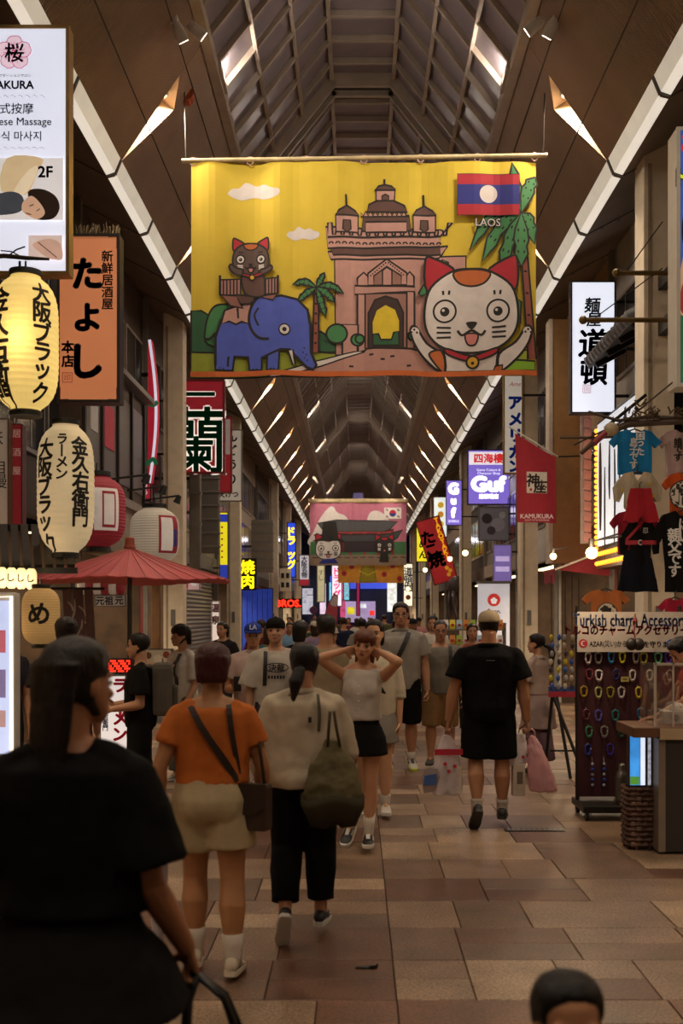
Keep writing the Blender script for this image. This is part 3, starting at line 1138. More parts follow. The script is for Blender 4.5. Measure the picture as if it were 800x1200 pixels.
# centre tower
art.poly([B(20, 265), B(215, 265), B(225, 330), B(15, 330)], BRN, BLK, LW)
art.poly([B(30, 290), B(205, 290), B(205, 335), B(30, 335)], PINKB, BLK, LW)
art.poly([B(10, 250)] + [B(10 + i * 10.2, 265 if i % 2 else 244) for i in range(1, 20)] + [B(215, 268), B(10, 268)], PINKB, BLK, LW * .8)
art.poly([B(35, 248), B(45, 215), B(80, 200), B(150, 200), B(195, 222), B(208, 250)], BRN, BLK, LW)
art.poly([B(75, 200), B(75, 150), B(155, 150), B(152, 200)], PINKB, BLK, LW)
art.poly([B(100, 198), B(100, 180), B(114, 172), B(128, 180), B(128, 198)], BRN, BLK, LW * .8)
art.poly([B(68, 155), B(85, 138), B(112, 132), B(140, 138), B(158, 155)], BRN, BLK, LW)
art.stroke([B(110, 132), B(110, 108)], LW, BLK)
for f, x0 in ((A, 660), (B, 232)):
    s_ = 1 if f is A else 3.636 / 3.81
    q = lambda dx, dy: f(x0 + dx * s_, (278 if f is A else 262) + dy * s_)
    art.poly([q(0, 0), q(100, 0), q(100, 75), q(2, 75)], PINKB, BLK, LW)
    art.poly([q(32, 62), q(34, 22), q(66, 22), q(68, 62), q(50, 75)], BRN, BLK, LW * .8)
    art.poly([q(-2, 0), q(15, -22), q(50, -42), q(85, -22), q(104, 0)], BRN, BLK, LW)
    art.stroke([q(48, -42), q(46, -92)], LW, BLK)
# portal
art.poly([A(745, 590), B(240, 568), B(240, 590), A(745, 630)], PINKB, BLK, LW)
art.poly([A(757, 590), A(757, 555), A(785, 530), A(812, 555), A(812, 590)], PINKB, BLK, LW)
art.poly([B(200, 565), B(200, 525), B(218, 505), B(236, 525), B(236, 565)], PINKB, BLK, LW)
art.poly([B(40, 562), B(40, 510), B(120, 450), B(205, 510), B(205, 562)], PINKB, BLK, LW)
art.poly([B(65, 562), B(65, 522), B(120, 482), B(182, 522), B(182, 562)], ink('#8f645a'), BLK, LW * .8)
art.poly([B(102, 562), B(102, 500), B(120, 486), B(142, 500), B(142, 562)], PINKB, BLK, LW * .8)
for t in range(8):
    p = B(52 + t * 9, 520 - t * 7.5)
    art.disc(p[0], p[1], 1.0 * FB.k, BLK, n=8)
    p = B(128 + t * 9, 466 + t * 7.5)
    art.disc(p[0], p[1], 1.0 * FB.k, BLK, n=8)
art.rect(*A(757, 900), *A(805, 630), PINKB, BLK, LW)
art.rect(*B(205, 830), *B(238, 592), PINKB, BLK, LW)
art.rect(*B(28, 830), *B(205, 598), ink('#94695f'), BLK, LW)
art.poly([B(40, 830), B(42, 680), B(70, 625), B(115, 610), B(165, 625), B(190, 680), B(190, 830)], DKB, BLK, LW)
art.poly([B(62, 820), B(60, 720), B(78, 670), B(115, 648), B(155, 668), B(172, 715), B(172, 820)], YEL, None)
art.poly([B(62, 820), B(60, 770), B(85, 770), B(95, 795), B(140, 795), B(150, 765), B(172, 760), B(172, 820)], DGR, BLK, LW, False)
art.rect(*A(690, 900), *A(760, 765), PINKB, BLK, LW)
for px_, py_, r_ in ((665, 806, 46), (757, 832, 28), (1050, 1, 1)):
    if r_ > 1:
        p = A(px_, py_)
        art.disc(p[0], p[1], r_ / 3.81 * FB.k, GRN, ry=r_ * .92 / 3.81 * FB.k, line=BLK, lw=LW)
art.stroke([A(757, 858), A(757, 880)], LW, BLK)
for f, x, y in ((B, 5, 790), (B, 228, 780)):
    p = f(x, y)
    art.disc(p[0], p[1], 5 * FB.k, GRN, line=BLK, lw=LW)
# road
art.poly([A(390, 1000), A(560, 950), A(790, 880), A(800, 872), B(60, 830), B(230, 835), B(330, 860), B(365, 940)], ROAD, BLK, LW)
art.poly([A(350, 1000), A(560, 930), A(745, 885), A(790, 885), A(560, 960), A(410, 1000)], WHT, BLK, LW * .7)
for x, y in ((720, 950), (860, 920), (600, 992)):
    p = A(x, y)
    art.stroke([p, (p[0] + 5 * FB.k, p[1] - .3 * FB.k)], LW, BLK)
for x, y in ((45, 858), (135, 868), (205, 908)):
    p = B(x, y)
    art.stroke([p, (p[0] + 5 * FB.k, p[1] + .5 * FB.k)], LW, BLK)
# small palm
palm(art, A(570, 890), A(575, 600), 24 / 3.81 * FB.k,
     [(A(470, 588), 4 * FB.k, 5 * FB.k), (A(610, 535), 3.5 * FB.k), (A(695, 630), 4 * FB.k, 6 * FB.k), (A(615, 730), 4 * FB.k), (A(490, 665), 4 * FB.k, 2 * FB.k), (A(655, 668), 4.5 * FB.k, 3 * FB.k)], LW)
# elephant and howdah
art.poly([A(125, 935), A(125, 820), A(150, 745), A(200, 690), A(290, 650), A(330, 635), A(380, 645), A(420, 640), A(490, 655), A(535, 700), A(548, 780), A(550, 890), A(575, 945),
          A(560, 965), A(530, 955), A(480, 905), A(455, 880), A(415, 880), A(330, 915), A(330, 970), A(275, 970), A(268, 910), A(208, 905), A(200, 968), A(125, 965)], BLU, BLK, LW * 1.3)
art.poly([A(355, 905), A(410, 885), A(405, 972), A(352, 970)], BLU, BLK, LW * 1.2)
art.stroke([A(182, 905), A(178, 950)], LW, BLK)
art.poly([A(448, 885), A(470, 880), A(480, 945), A(468, 945)], WHT, BLK, LW)
art.stroke([A(80, 828), A(100, 828), A(128, 800)], LW * 1.4, BLK, sm=True)
art.poly([A(150, 760), A(165, 700), A(205, 685), A(285, 665), A(275, 760), A(240, 750), A(215, 762), A(185, 748)], PINKB, BLK, LW)
art.stroke([A(222, 690), A(225, 735)], LW, BLK)
art.poly([A(285, 790), A(272, 740), A(285, 680), A(330, 640), A(385, 655), A(400, 720), A(395, 800), A(362, 832), A(318, 825)], BLU, None, 0, True)
art.stroke([A(362, 832), A(318, 825), A(285, 790), A(272, 740), A(285, 680), A(320, 640), A(350, 636)], LW * 1.3, BLK, sm=True)
art.stroke([A(315, 690), A(297, 725), A(315, 770)], LW, BLK, sm=True)
p = A(432, 790)
art.disc(p[0], p[1], 7 * FB.k, BLK)
art.disc(p[0], p[1], 5.5 * FB.k, WHT)
art.disc(p[0], p[1], 2.6 * FB.k, BLK)
for x, y in ((520, 870), (515, 890), (530, 900), (522, 915), (535, 925), (145, 955), (160, 958), (290, 965), (305, 965), (370, 965), (385, 965)):
    p = A(x, y)
    art.disc(p[0], p[1], .9 * FB.k, BLK, n=8)
# howdah
art.poly([A(150, 632), A(225, 635), A(245, 690), A(190, 680)], ink('#8a5a50'), BLK, LW)
art.poly([A(320, 640), A(400, 632), A(380, 660)], ink('#8a5a50'), BLK, LW)
for x0, x1 in ((145, 235), (320, 403)):
    art.poly([A(x0, 565), A(x1, 560), A(x1, 632), A(x0, 632)], ink('#a0706a'), BLK, LW)
    for i in range(1, 6):
        x = x0 + (x1 - x0) * i / 6
        art.stroke([A(x, 565), A(x, 630)], LW * .7, BLK)
art.stroke([A(145, 545), A(145, 632)], LW * 1.2, BLK)
art.stroke([A(403, 550), A(402, 632)], LW * 1.2, BLK)
art.poly([A(215, 630), A(300, 640), A(280, 672), A(235, 672)], BRN, BLK, LW)


def PA(x, y):
    return A(x, y)


art.poly([A(245, 525), A(330, 535), A(345, 600), A(335, 640), A(255, 625)], BRN, BLK, LW, True)
ak = art.k
art.k = ak / 3.81
lucky_cat(art, PA, 281, 472, 80, ink('#57403a'), RED, ORG, BLK, LW * .9, dark=True, body=False, arms=False)
art.k = ak
for pts in ([(240, 545), (205, 535), (185, 510), (195, 495), (215, 510), (245, 520)], [(320, 545), (355, 535), (378, 520), (370, 505), (350, 515), (320, 525)]):
    art.poly([A(*q) for q in pts], ink('#57403a'), BLK, LW, True)
art.poly([A(245, 535), A(285, 545), A(330, 532), A(328, 545), A(285, 558), A(247, 546)], RED, BLK, LW * .6)
p = A(287, 555)
art.disc(p[0], p[1], 3 * FB.k, ink('#c99a2a'), line=BLK, lw=LW * .6)
# big palm behind the flag
palm(art, B(738, 880), B(690, 260), 30 / 3.636 * FB.k,
     [(B(650, 48), 6 * FB.k), (B(750, 105), 8 * FB.k, 6 * FB.k), (B(748, 390), 8 * FB.k, 10 * FB.k), (B(470, 420), 7 * FB.k, 22 * FB.k), (B(525, 465), 8 * FB.k, 14 * FB.k), (B(600, 500), 8 * FB.k, 4 * FB.k), (B(690, 490), 9 * FB.k)], LW)
art.poly([B(665, 620), B(690, 640), B(685, 730), B(665, 740)], GRN, BLK, LW)
art.poly([B(612, 905), B(640, 888), B(748, 890), B(750, 930), B(615, 936)], LIME, BLK, LW)
art.poly([B(650, 850), B(715, 845), B(715, 888), B(620, 890)], OLV, BLK, LW)
art.poly([B(355, 455), B(380, 470), B(380, 505), B(360, 500)], GRN, BLK, LW)
art.poly([B(255, 600), B(285, 545), B(290, 600), B(265, 610)], GRN, BLK, LW)
# cat
art.poly([B(320, 850), B(355, 870), B(365, 940), B(330, 900)], ORG, BLK, LW)
ak = art.k
art.k = ak / 3.636
lucky_cat(art, B, 478, 672, 198, WHT, RED, ORG, BLK, LW * 1.25)
art.k = ak
art.poly([B(300, 855), B(345, 840), B(365, 880), B(362, 935), B(330, 905)], ORG, BLK, LW, True)
art.poly([B(568, 936), B(580, 912), B(610, 908), B(608, 936)], ORG, BLK, LW)
art.rect(*B(418, 272), *B(682, 98), RED)
art.rect(*B(418, 226), *B(682, 142), NAVY)
p = B(550, 182)
art.disc(p[0], p[1], 10.4 * FB.k, WHT)
art.stroke([B(418, 98), B(682, 98), B(682, 272), B(418, 272)], .8 * FB.k, BLK, closed=True)
art.text('LAOS', *B(548, 302), 9 * FB.k, BLK, bold=.075)
art.text('LAOS', *B(548, 302), 9 * FB.k, WHT, bold=.0)
hanging_banner('wide yellow banner painted with an elephant, a gate and beckoning cats', FB, art, mat('yellow_cloth', '#cdb134', .8, var=.06, vscale=3), ink('#c8642a'),
               .05, (213, 188.5), (641, 182), Z0 + 6.62)

# winch that carries the near banner's wire
r = thing('banner_winch', 'small orange winch on the roof slope above the yellow banner', 'winch', pt(219, 112, 13.95))
MB().cbox((0, 0, .06), .09, .12, .34).build('housing', mat('winch_orange', '#b8541c', .5), r, bevel=.015)
MB().tube([(0, -.08, .0), (0, .08, .0)], .09, 14).build('drum', mat('winch_orange2', '#9a4416', .5), r)
MB().cbox((0, 0, .27), .06, .06, .14).build('hanger', BLACKM, r)

# ---- the far banner: palace gate on pink
FK = PX(363, 588, 476, 662, 49.0)
art = Art(.0004)
art.k = FK.k


art.k = FK.k / 3.636


def K(cx, cy):
    return FK.p(340 + cx / 3.636, 430 + cy / 3.636)


lw = 1.1 * FK.k
art.poly([K(82, 760), K(100, 700), K(130, 640), K(165, 598), K(185, 598), K(200, 620), K(240, 640), K(260, 700), K(260, 760)], WHT, sm=True)
art.poly([K(320, 760), K(330, 640), K(360, 612), K(395, 625), K(420, 660), K(420, 760)], WHT, sm=True)
art.rect(*K(82, 840), *K(493, 760), ink('#8f7a68'))
art.rect(*K(85, 800), *K(493, 745), ink('#3f7048'))
art.rect(*K(170, 790), *K(440, 690), ink('#5a1c22'))
for x in (180, 250, 310, 370, 430):
    art.rect(*K(x, 800), *K(x + 12, 700), ink('#8c2830'))
art.rect(*K(230, 790), *K(370, 730), ink('#2c2028'))
art.poly([K(115, 665), K(150, 660), K(200, 652), K(300, 655), K(400, 655), K(458, 660), K(425, 690), K(400, 702), K(160, 702), K(135, 690)], ink('#4a4a4c'), BLK, lw)
art.poly([K(100, 715), K(160, 715), K(400, 715), K(480, 695), K(455, 730), K(430, 745), K(150, 745), K(120, 735)], ink('#3c3c40'), BLK, lw)
art.stroke([K(150, 705), K(430, 705)], lw * 1.2, ink('#a03a3a'))
art.rect(*K(82, 840), *K(493, 800), ink('#86705e'))
for i in range(12):
    art.stroke([K(95 + i * 34, 812), K(118 + i * 34, 812)], lw * .8, BLK)
lucky_cat(art, K, 162, 772, 54, WHT, RED, ink('#c87a74'), BLK, lw, body=False, arms=False)
art.poly([K(92, 742), K(232, 742), K(205, 728), K(195, 660), K(140, 660), K(132, 728)], BLK)
art.poly([K(120, 838), K(140, 818), K(190, 818), K(205, 838)], NAVY)
art.poly([K(378, 830), K(385, 790), K(415, 790), K(420, 830)], BLK)
lucky_cat(art, K, 401, 758, 38, ink('#2c2424'), RED, RED, BLK, lw, dark=True, body=False, arms=False)
art.rect(*K(400, 648), *K(473, 600), WHT)
p = K(436, 624)
n = 20
art.poly([(p[0] + 4 * FK.k * math.cos(PI * i / n), p[1] + 4 * FK.k * math.sin(PI * i / n)) for i in range(n + 1)], RED)
art.poly([(p[0] + 4 * FK.k * math.cos(PI + PI * i / n), p[1] + 4 * FK.k * math.sin(PI + PI * i / n)) for i in range(n + 1)], NAVY)
for x, y in ((412, 610), (460, 610), (412, 638), (460, 638)):
    for t in (-3, 0, 3):
        art.stroke([K(x - 5, y + t - 2), K(x + 5, y + t + 2)], .5 * FK.k, BLK)
hanging_banner('pink banner with a palace gate, two cats and a white flag', FK, art, mat('pink_cloth', '#b56a80', .8, var=.06), ink('#86705e'), .05, (361, 587), (478, 587), Z0 + 6.9)

# ---- orange banner further on
FO = PX(396, 661, 474, 683, 60.0)
art = Art(.001)
art.k = FO.k
for x, y in ((403, 672), (412, 664), (450, 673), (460, 663), (468, 678)):
    p = FO.p(x, y)
    art.disc(p[0], p[1], 3.2 * FO.k, ink('#b02a30'))
    art.disc(p[0], p[1], 1.4 * FO.k, ink('#7a1420'))
p = FO.p(431, 668)
art.poly([FO.p(421, 682), FO.p(424, 664), FO.p(438, 664), FO.p(441, 682)], ink('#9a8a1c'), ink('#2c4a20'), .8 * FO.k)
art.stroke([FO.p(419, 668), FO.p(431, 674), FO.p(443, 668)], 1.6 * FO.k, ink('#c8b020'))
hanging_banner('low orange banner with red flowers beyond the pink one', FO, art, mat('orange_cloth', '#d09030', .8), ink('#d09030'), .05, (394, 660), (476, 660), Z0 + 6.0)

# ================================================================ SIGNS ON THE BUILDINGS
def sign_px(name, label, F, frame_m, face_m, t=.14, fw_px=2.0, cat='sign', group=None):
    return board_sign(name, label, cat, F.x, F.d, F.z, F.w, F.h, t, frame_m, face_m, fw_px * F.k, group)


def put(art, r, t=.14, name='lettering', label=None):
    return art.build(name, lambda u, v, l: (u, -t / 2 - .002 - l, v), r, label=label)


def bracket(r, x0, x1, zs, d=0.0):
    for z in zs:
        MB().box(min(x0, x1), max(x0, x1), d - .02, d + .02, z - .02, z + .02).build('bracket', BLACKM, r)


GOLD = mat('gold_frame', '#a5834e', .35, metal=.6)
DKF = mat('dark_sign_frame', '#241a1a', .5)
DKINK = ink('#1c1820')

# massage parlour light box
F = PX(-46, 35, 84, 325, 9.3)
r = sign_px('light_box_sign', 'tall white light box with pink blossom emblem and massage advert', F, GOLD, mat('massage_face', '#d8dcec', emit=.80, var=.02), fw_px=4)
bracket(r, -F.w / 2 - .35, -F.w / 2 + .01, (-.8, .8))
a = Art()
PK = ink('#d03c78', .3)
for i in range(5):
    t = PI / 2 + i * 2 * PI / 5
    c = F.p(20 + 11.5 * math.cos(t), 67 - 11.5 * math.sin(t))
    pts = []
    for k in range(15):
        q = 2 * PI * k / 14
        rr = 9.2 * F.k * (1 - .12 * math.exp(-((q - 0) ** 2) * 8))
        pts.append((c[0] + rr * math.cos(q + t), c[1] + rr * math.sin(q + t)))
    a.poly(pts[:-1], ink('#f0cede', .62), PK, .8 * F.k)
    for s_ in (-.3, 0, .3):
        e = F.p(20 + 13 * math.cos(t + s_), 67 - 13 * math.sin(t + s_))
        a.stroke([F.p(20, 67), e], .5 * F.k, PK)
a.text('桜', *F.p(20, 67), 20 * F.k, DKINK, bold=.02)
a.text('リラクゼーションサロン', *F.p(17, 93.5), 3.6 * F.k, DKINK, bold=.01)
a.text('SAKURA', *F.p(18, 104.5), 9.5 * F.k, DKINK, bold=.035)
a.text('日式按摩', *F.p(17, 132), 11.5 * F.k, ink('#50505c'), bold=.01)
a.text('Japanese Massage', *F.p(19, 148.5), 9 * F.k, ink('#50505c'), bold=.01)
a.text('일본식 마사지', *F.p(17, 164), 10.5 * F.k, ink('#50505c'), bold=.01)
for yv in (118, 178.5):
    for i in range(9):
        x = -18 + i * 8.5
        a.stroke([F.p(x, yv), F.p(x + 2, yv - 1.6), F.p(x + 4, yv), F.p(x + 6, yv + 1.6)], .6 * F.k, ink('#a8a4b4', .3), sm=True)
put(a, r, name='lettering')
a = Art()
a.layer = 60
# photograph printed on the box: someone lying down for a massage
a.poly([F.p(-40, 190), F.p(77, 190), F.p(77, 262), F.p(-40, 262)], ink('#dcd6d4', .62))
a.poly([F.p(5, 228), F.p(12, 190), F.p(52, 190), F.p(48, 205), F.p(34, 232)], ink('#d8bd92', .55), sm=True)
a.poly([F.p(20, 228), F.p(36, 205), F.p(48, 200), F.p(40, 222), F.p(28, 234)], ink('#e6cfae', .6), sm=True)
a.poly([F.p(-40, 242), F.p(0, 232), F.p(18, 229), F.p(30, 235), F.p(30, 250), F.p(10, 256), F.p(-40, 256)], ink('#5c626e', .2), sm=True)
a.poly([F.p(36, 230), F.p(52, 226), F.p(68, 234), F.p(73, 248), F.p(66, 260), F.p(50, 262), F.p(44, 256)], ink('#3c2c24', .08), sm=True)
a.poly([F.p(30, 242), F.p(40, 234), F.p(50, 242), F.p(56, 254), F.p(48, 261), F.p(38, 258), F.p(30, 252)], ink('#d6ab8c', .5), sm=True)
a.stroke([F.p(38, 246), F.p(43, 244)], 1 * F.k, ink('#4a3428'))
a.stroke([F.p(46, 252), F.p(50, 249)], 1 * F.k, ink('#4a3428'))
a.stroke([F.p(34, 254), F.p(40, 256)], 1.2 * F.k, ink('#b06858'))
a.text('2F', *F.p(56.5, 206), 13 * F.k, DKINK, bold=.03)
put(a, r, name='printed_photograph')
a = Art()
a.layer = 90
a.rect(*F.p(37, 308), *F.p(76, 280), ink('#dcc4bc', .55))
a.poly([F.p(42, 290), F.p(60, 284), F.p(74, 290), F.p(76, 308), F.p(60, 306), F.p(48, 298)], ink('#d0a894', .5), sm=True)
a.stroke([F.p(48, 288), F.p(58, 296), F.p(70, 306)], 1 * F.k, ink('#8c5c4c'), sm=True)
put(a, r, name='printed_photograph')

# orange izakaya sign
F = PX(70, 278, 143, 474, 11.0)
r = sign_px('light_box_sign', 'orange light box with large dark brushed characters and straw on top', F, DKF, mat('orange_face', '#c47a50', emit=.42, var=.06, vscale=1.5), t=.2, fw_px=3.2)
bracket(r, -F.w / 2 - .6, -F.w / 2 + .02, (-.55, .55))
a = Art()
TI = ink('#2c2430')
a.text('た', *F.p(105, 324), 34 * F.k, TI, bold=.05)
a.text('よ', *F.p(105, 375), 31 * F.k, TI, bold=.05)
a.text('し', *F.p(106, 426), 38 * F.k, TI, bold=.05)
a.text('新鮮居酒屋', F.u(128.4), F.v(298), 12 * F.k, TI, bold=.025, vertical=True, pitch=1.16)
a.text('本店', F.u(82.5), F.v(403), 13 * F.k, TI, bold=.04, vertical=True, pitch=1.25)
a.stroke([F.p(76.5, 439.5), F.p(87.5, 439.5), F.p(87.5, 450.5), F.p(76.5, 450.5)], 1 * F.k, ink('#a83024', .1), closed=True)
a.text('印', *F.p(82, 445), 7 * F.k, ink('#a83024', .1))
cr = ink('#7a2c24', .05)
for sx, sy in ((1, 1), (1, -1), (-1, 1), (-1, -1)):
    e = (sx * (F.w / 2 - 3.4 * F.k), sy * (F.h / 2 - 3.4 * F.k))
    a.stroke([(e[0], e[1] - sy * 14 * F.k), e, (e[0] - sx * 10 * F.k, e[1])], 1.6 * F.k, cr)
put(a, r, .2)
st = MB()
for i in range(46):
    x = -F.w / 2 + .17 + i * (F.w - .18) / 46
    st.cyl((x, random.uniform(-.07, .05), F.h / 2 - .01), (x + random.uniform(-.015, .015), random.uniform(-.1, .06), F.h / 2 + random.uniform(.07, .12)), .005, 4)
o = st.build('straw_tuft', mat('dry_straw', '#8a7a5c', .8), r)
o['kind'] = 'stuff'

# red noodle sign behind the cream column
F = PX(196, 446, 264, 556, 20.9)
r = sign_px('shop_sign', 'dark red board with two green white-edged characters beside the cream column', F, mat('red_frame', '#70141c', .4), mat('red_face', '#8c1626', emit=.34, var=.05), fw_px=2.4, t=.2)
a = Art()
for m_, b_ in ((ink('#d8d0c8', .5), .062), (ink('#145a38', .05), .022)):
    a.text('一', *F.p(231, 463), 12 * F.k, m_, bold=b_ * .55, sx=1.0, font_h=.26)
    a.text('蘭', *F.p(231, 517), 72 * F.k, m_, bold=b_ * .55, sx=.88)
put(a, r, .2)
bracket(r, -F.w / 2 - .2, -F.w / 2 + .02, (-.5, .5))

F = PX(226, 489, 272, 578, 23.5)
r = sign_px('shop_sign', 'dark red board with pale upper corner hanging behind the green lettered one', F, mat('red_frame', '#70141c', .4), mat('red_face2', '#82141f', emit=.28, var=.05), fw_px=1.6)
a = Art()
a.rect(*F.p(250, 533), *F.p(270, 492), ink('#8f8580', .25))
for i, (x, ww) in enumerate(((236, 3), (242, 4), (248, 5), (255, 4), (262, 4))):
    a.stroke([F.p(x, 556), F.p(x + ww, 556)], 2.4 * F.k, ink('#cfc8c4', .3))
for i in range(6):
    a.stroke([F.p(240 + 3 * i, 563), F.p(241.6 + 3 * i, 563)], 1.5 * F.k, ink('#cfc8c4', .3))
put(a, r)
bracket(r, -F.w / 2 - .35, -F.w / 2 + .02, (-.4, .4))

F = PX(254, 504, 284, 588, 26.0)
r = sign_px('shop_sign', 'narrow cream board with black brush strokes behind the red boards', F, mat('cream_frame', '#6f665a', .4), mat('cream_face', '#b8ac9c', emit=.3, var=.05), fw_px=1.2)
a = Art()
for y_, t in ((512, 'ん'), (528, 'ど'), (545, 'う'), (562, 'り')):
    a.text(t, *F.p(272, y_), 12 * F.k, BLK, bold=.03)
for x_, t in ((260, '大'), (268, 'け'), (276, 'つ')):
    a.text(t, *F.p(x_, 580), 6.5 * F.k, BLK, bold=.04)
put(a, r)
bracket(r, -F.w / 2 - .4, -F.w / 2 + .02, (-.5, .5))


# more signs down the west side: (name, label, box, d, frame colour, face colour, emission, list of (text, x, y, h, colour, vertical))
def simple_sign(label, box, d, fc, cc, e, texts, fw=1.2, t=.14, group=None, rz=0.0, tilt=0.0, side=None):
    F = PX(*box, d)
    r = sign_px('shop_sign', label, F, mat('frame_' + fc, fc, .5), mat('face_%s_%d' % (cc, int(e * 100)), cc, emit=e, var=.05), t, fw, group=group)
    r.rotation_euler = (0, tilt, rz)
    a = Art(.001)
    for (s_, x, y, h, c, vert, *ex) in texts:
        kw = ex[0] if ex else {}
        if vert:
            a.text(s_, F.u(x), F.v(y), h * F.k, c, vertical=True, **kw)
        elif s_ == '#':
            a.rect(*F.p(x, y), *F.p(*h), c)
        elif s_ == 'o':
            a.disc(*F.p(x, y), h * F.k, c)
        else:
            a.text(s_, *F.p(x, y), h * F.k, c, **kw)
    if a.f:
        put(a, r, t)
    if side:
        bracket(r, side * F.w / 2, side * (F.w / 2 + .5), (-F.h * .3, F.h * .3))
    return r


YG = ink('#e6d228', .9)
simple_sign('tall yellow strip sign with red dots and blue ends by the second cream column', (257, 600, 268, 682), 29.0, '#5a5448', '#e2d020', .75,
            [('#', 258, 612, (267, 603), ink('#3040b0', .5), 0), ('#', 258, 680, (267, 662), ink('#3040b0', .5), 0)] + [('o', 260.5, 618 + 7 * i, 1.2, ink('#a02020', .3), 0) for i in range(6)], side=-1)
simple_sign('bright blue board with yellow lettering past the third cream column', (336, 612, 347, 677), 46.0, '#202a60', '#2848d0', .85,
            [('ドラ', 341.5, 618, 10, YG, 1, dict(bold=.05)), ('ッグ', 341.5, 646, 10, YG, 1, dict(bold=.05))], side=-1)
simple_sign('small white board with dark characters and red foot', (350, 650, 363, 687), 50.0, '#6a645c', '#cdc8d0', .5,
            [('大阪名物', 356.5, 652, 6, BLK, 1, dict(bold=.03)), ('#', 351, 686, (362, 679), ink('#b83040', .3), 0)], side=-1)
simple_sign('pale yellow vertical board under the pink banner', (371, 662, 381, 706), 56.0, '#8a8468', '#cfc8a0', .4, [('すし', 376, 668, 6, ink('#6a6428'), 1)], side=-1)
simple_sign('glowing white and pink vertical sign beyond the arcade end', (388, 662, 401, 711), 74.0, '#b8a0c0', '#f0e6f4', 1.0,
            [('ドラッグ', 394.5, 665, 8.5, ink('#d84088', .5), 1, dict(bold=.04))])
simple_sign('cyan vertical sign with pink characters beyond the arcade end', (402, 680, 410, 704), 76.0, '#508090', '#7fd0e2', .85, [('コスメ', 406, 682, 6, ink('#c83070', .4), 1)])
simple_sign('magenta vertical strip sign beyond the arcade end', (417, 680, 422, 722), 78.0, '#702040', '#b83060', .5, [])
simple_sign('cream glowing board with dark figures under the pink banner edge', (472, 660, 484, 711), 58.0, '#a09070', '#f4ead0', .95,
            [('道頓堀', 478, 665, 9, ink('#403028'), 1, dict(bold=.03)), ('o', 478, 700, 3, ink('#a06040'), 0)], side=1)
simple_sign('red and white upright board at street level near the dark haired woman', (248, 704, 258, 752), 24.0, '#a8a09a', '#d8ccc8', .45, [('温', 253, 708, 9, ink('#b02030'), 1, dict(bold=.04)), ('泉', 253, 722, 9, ink('#b02030'), 1, dict(bold=.04))])
simple_sign('pink and white poster board over the shop shutters', (215, 674, 235, 692), 21.5, '#a89a94', '#c8a8a8', .3, [('#', 216, 690, (221, 676), ink('#b84050', .2), 0), ('o', 228, 683, 4, ink('#d8d0cc', .3), 0)])

# neon characters and words without a board
def neon(label, texts, d, col, e, name='neon_sign'):
    x, y = texts[0][1], texts[0][2]
    F = PX(x - 5, y - 5, x + 5, y + 5, d)
    r = thing(name, label, 'sign', (F.x, F.d, F.z))
    m = mat('neon_%s' % col.strip('#'), col, emit=e, var=0)
    a = Art()
    for (s_, px, py, h, vert) in texts:
        if vert:
            a.text(s_, F.u(px), F.v(py), h * F.k, m, bold=.022, vertical=True)
        else:
            a.text(s_, *F.p(px, py), h * F.k, m, bold=.022)
    a.build('lettering', lambda u, v, l: (u, -l, v), r)
    us = [p[0] for p in a.v]
    vs = [p[1] for p in a.v]
    MB().box(min(us) - .05, max(us) + .05, .01, .06, min(vs) - .05, max(vs) + .05).build('backing_plate', BLACKM, r)
    return r


neon('yellow glowing characters on dark plate above the blue shop front', [('焼', 290, 657, 15, 1), ('肉', 290, 674, 15, 1)], 33.0, '#e8d818', 1.2)
neon('red glowing word over the dark shop awning', [('BROS.', 338, 707, 8, 0)], 47.0, '#ff3a22', 1.6)

# blue shop front panel at street level
r = thing('blue_hoarding', 'bright blue corrugated shop hoarding under the yellow characters', 'hoarding', pt(300, 715, 34.0))
for i in range(6):
    x = -.42 + i * .155
    MB().box(x, x + .14, 0, .05, -1.55, .65).build('panel', mat('blue_hoarding', '#2a48c0', .5, emit=.18), r)
MB().box(-.45, .52, .05, .08, -1.71, .68).build('backing_board', BLACKM, r)

# no-parking disc
r = thing('round_road_sign', 'round blue and red no parking disc on a thin post', 'road sign', pt(367, 715, 48.0))
MB().cyl((0, 0, 0), (0, .02, 0), .17, 20).build('red_rim', mat('sign_red', '#8c2434', .5), r)
MB().cyl((0, -.006, 0), (0, .0, 0), .13, 20).build('disc', mat('sign_blue', '#3a3c78', .5), r)
MB().beam((-.1, -.012, .1), (.1, -.012, -.1), .035, .006, (0, 1, 0)).build('slash', mat('sign_red', '#8c2434', .5), r)
MB().cyl((0, .03, .2), (0, .03, -1.985), .03, 8).build('post', GREYM, r)


# ---------------------------------------------------------------- east side
# white noodle shop light box
F = PX(667, 332, 719, 486, 16.5)
r = sign_px('light_box_sign', 'tall white light box with bold ink characters and a red seal', F, DKF, mat('white_face', '#dfe4f2', emit=.88, var=.03, vscale=1.5), fw_px=1.6, t=.22)
a = Art()
a.text('麺', *F.p(692, 360), 16 * F.k, DKINK, bold=.03, shear=.1)
a.text('屋', *F.p(694, 377), 15 * F.k, DKINK, bold=.03, shear=.1)
a.text('道', *F.p(693, 404), 30 * F.k, DKINK, bold=.032, shear=.06)
a.text('頓', *F.p(694, 437), 29 * F.k, DKINK, bold=.032, shear=.06)
a.stroke([F.p(681, 453), F.p(690, 453), F.p(690, 462), F.p(681, 462)], .9 * F.k, ink('#b84840', .3), closed=True)
a.text('回', *F.p(685.5, 457.5), 6 * F.k, ink('#b84840', .3))
put(a, r, .22)
bracket(r, F.w / 2, F.w / 2 + .4, (-.7, .0, .7))

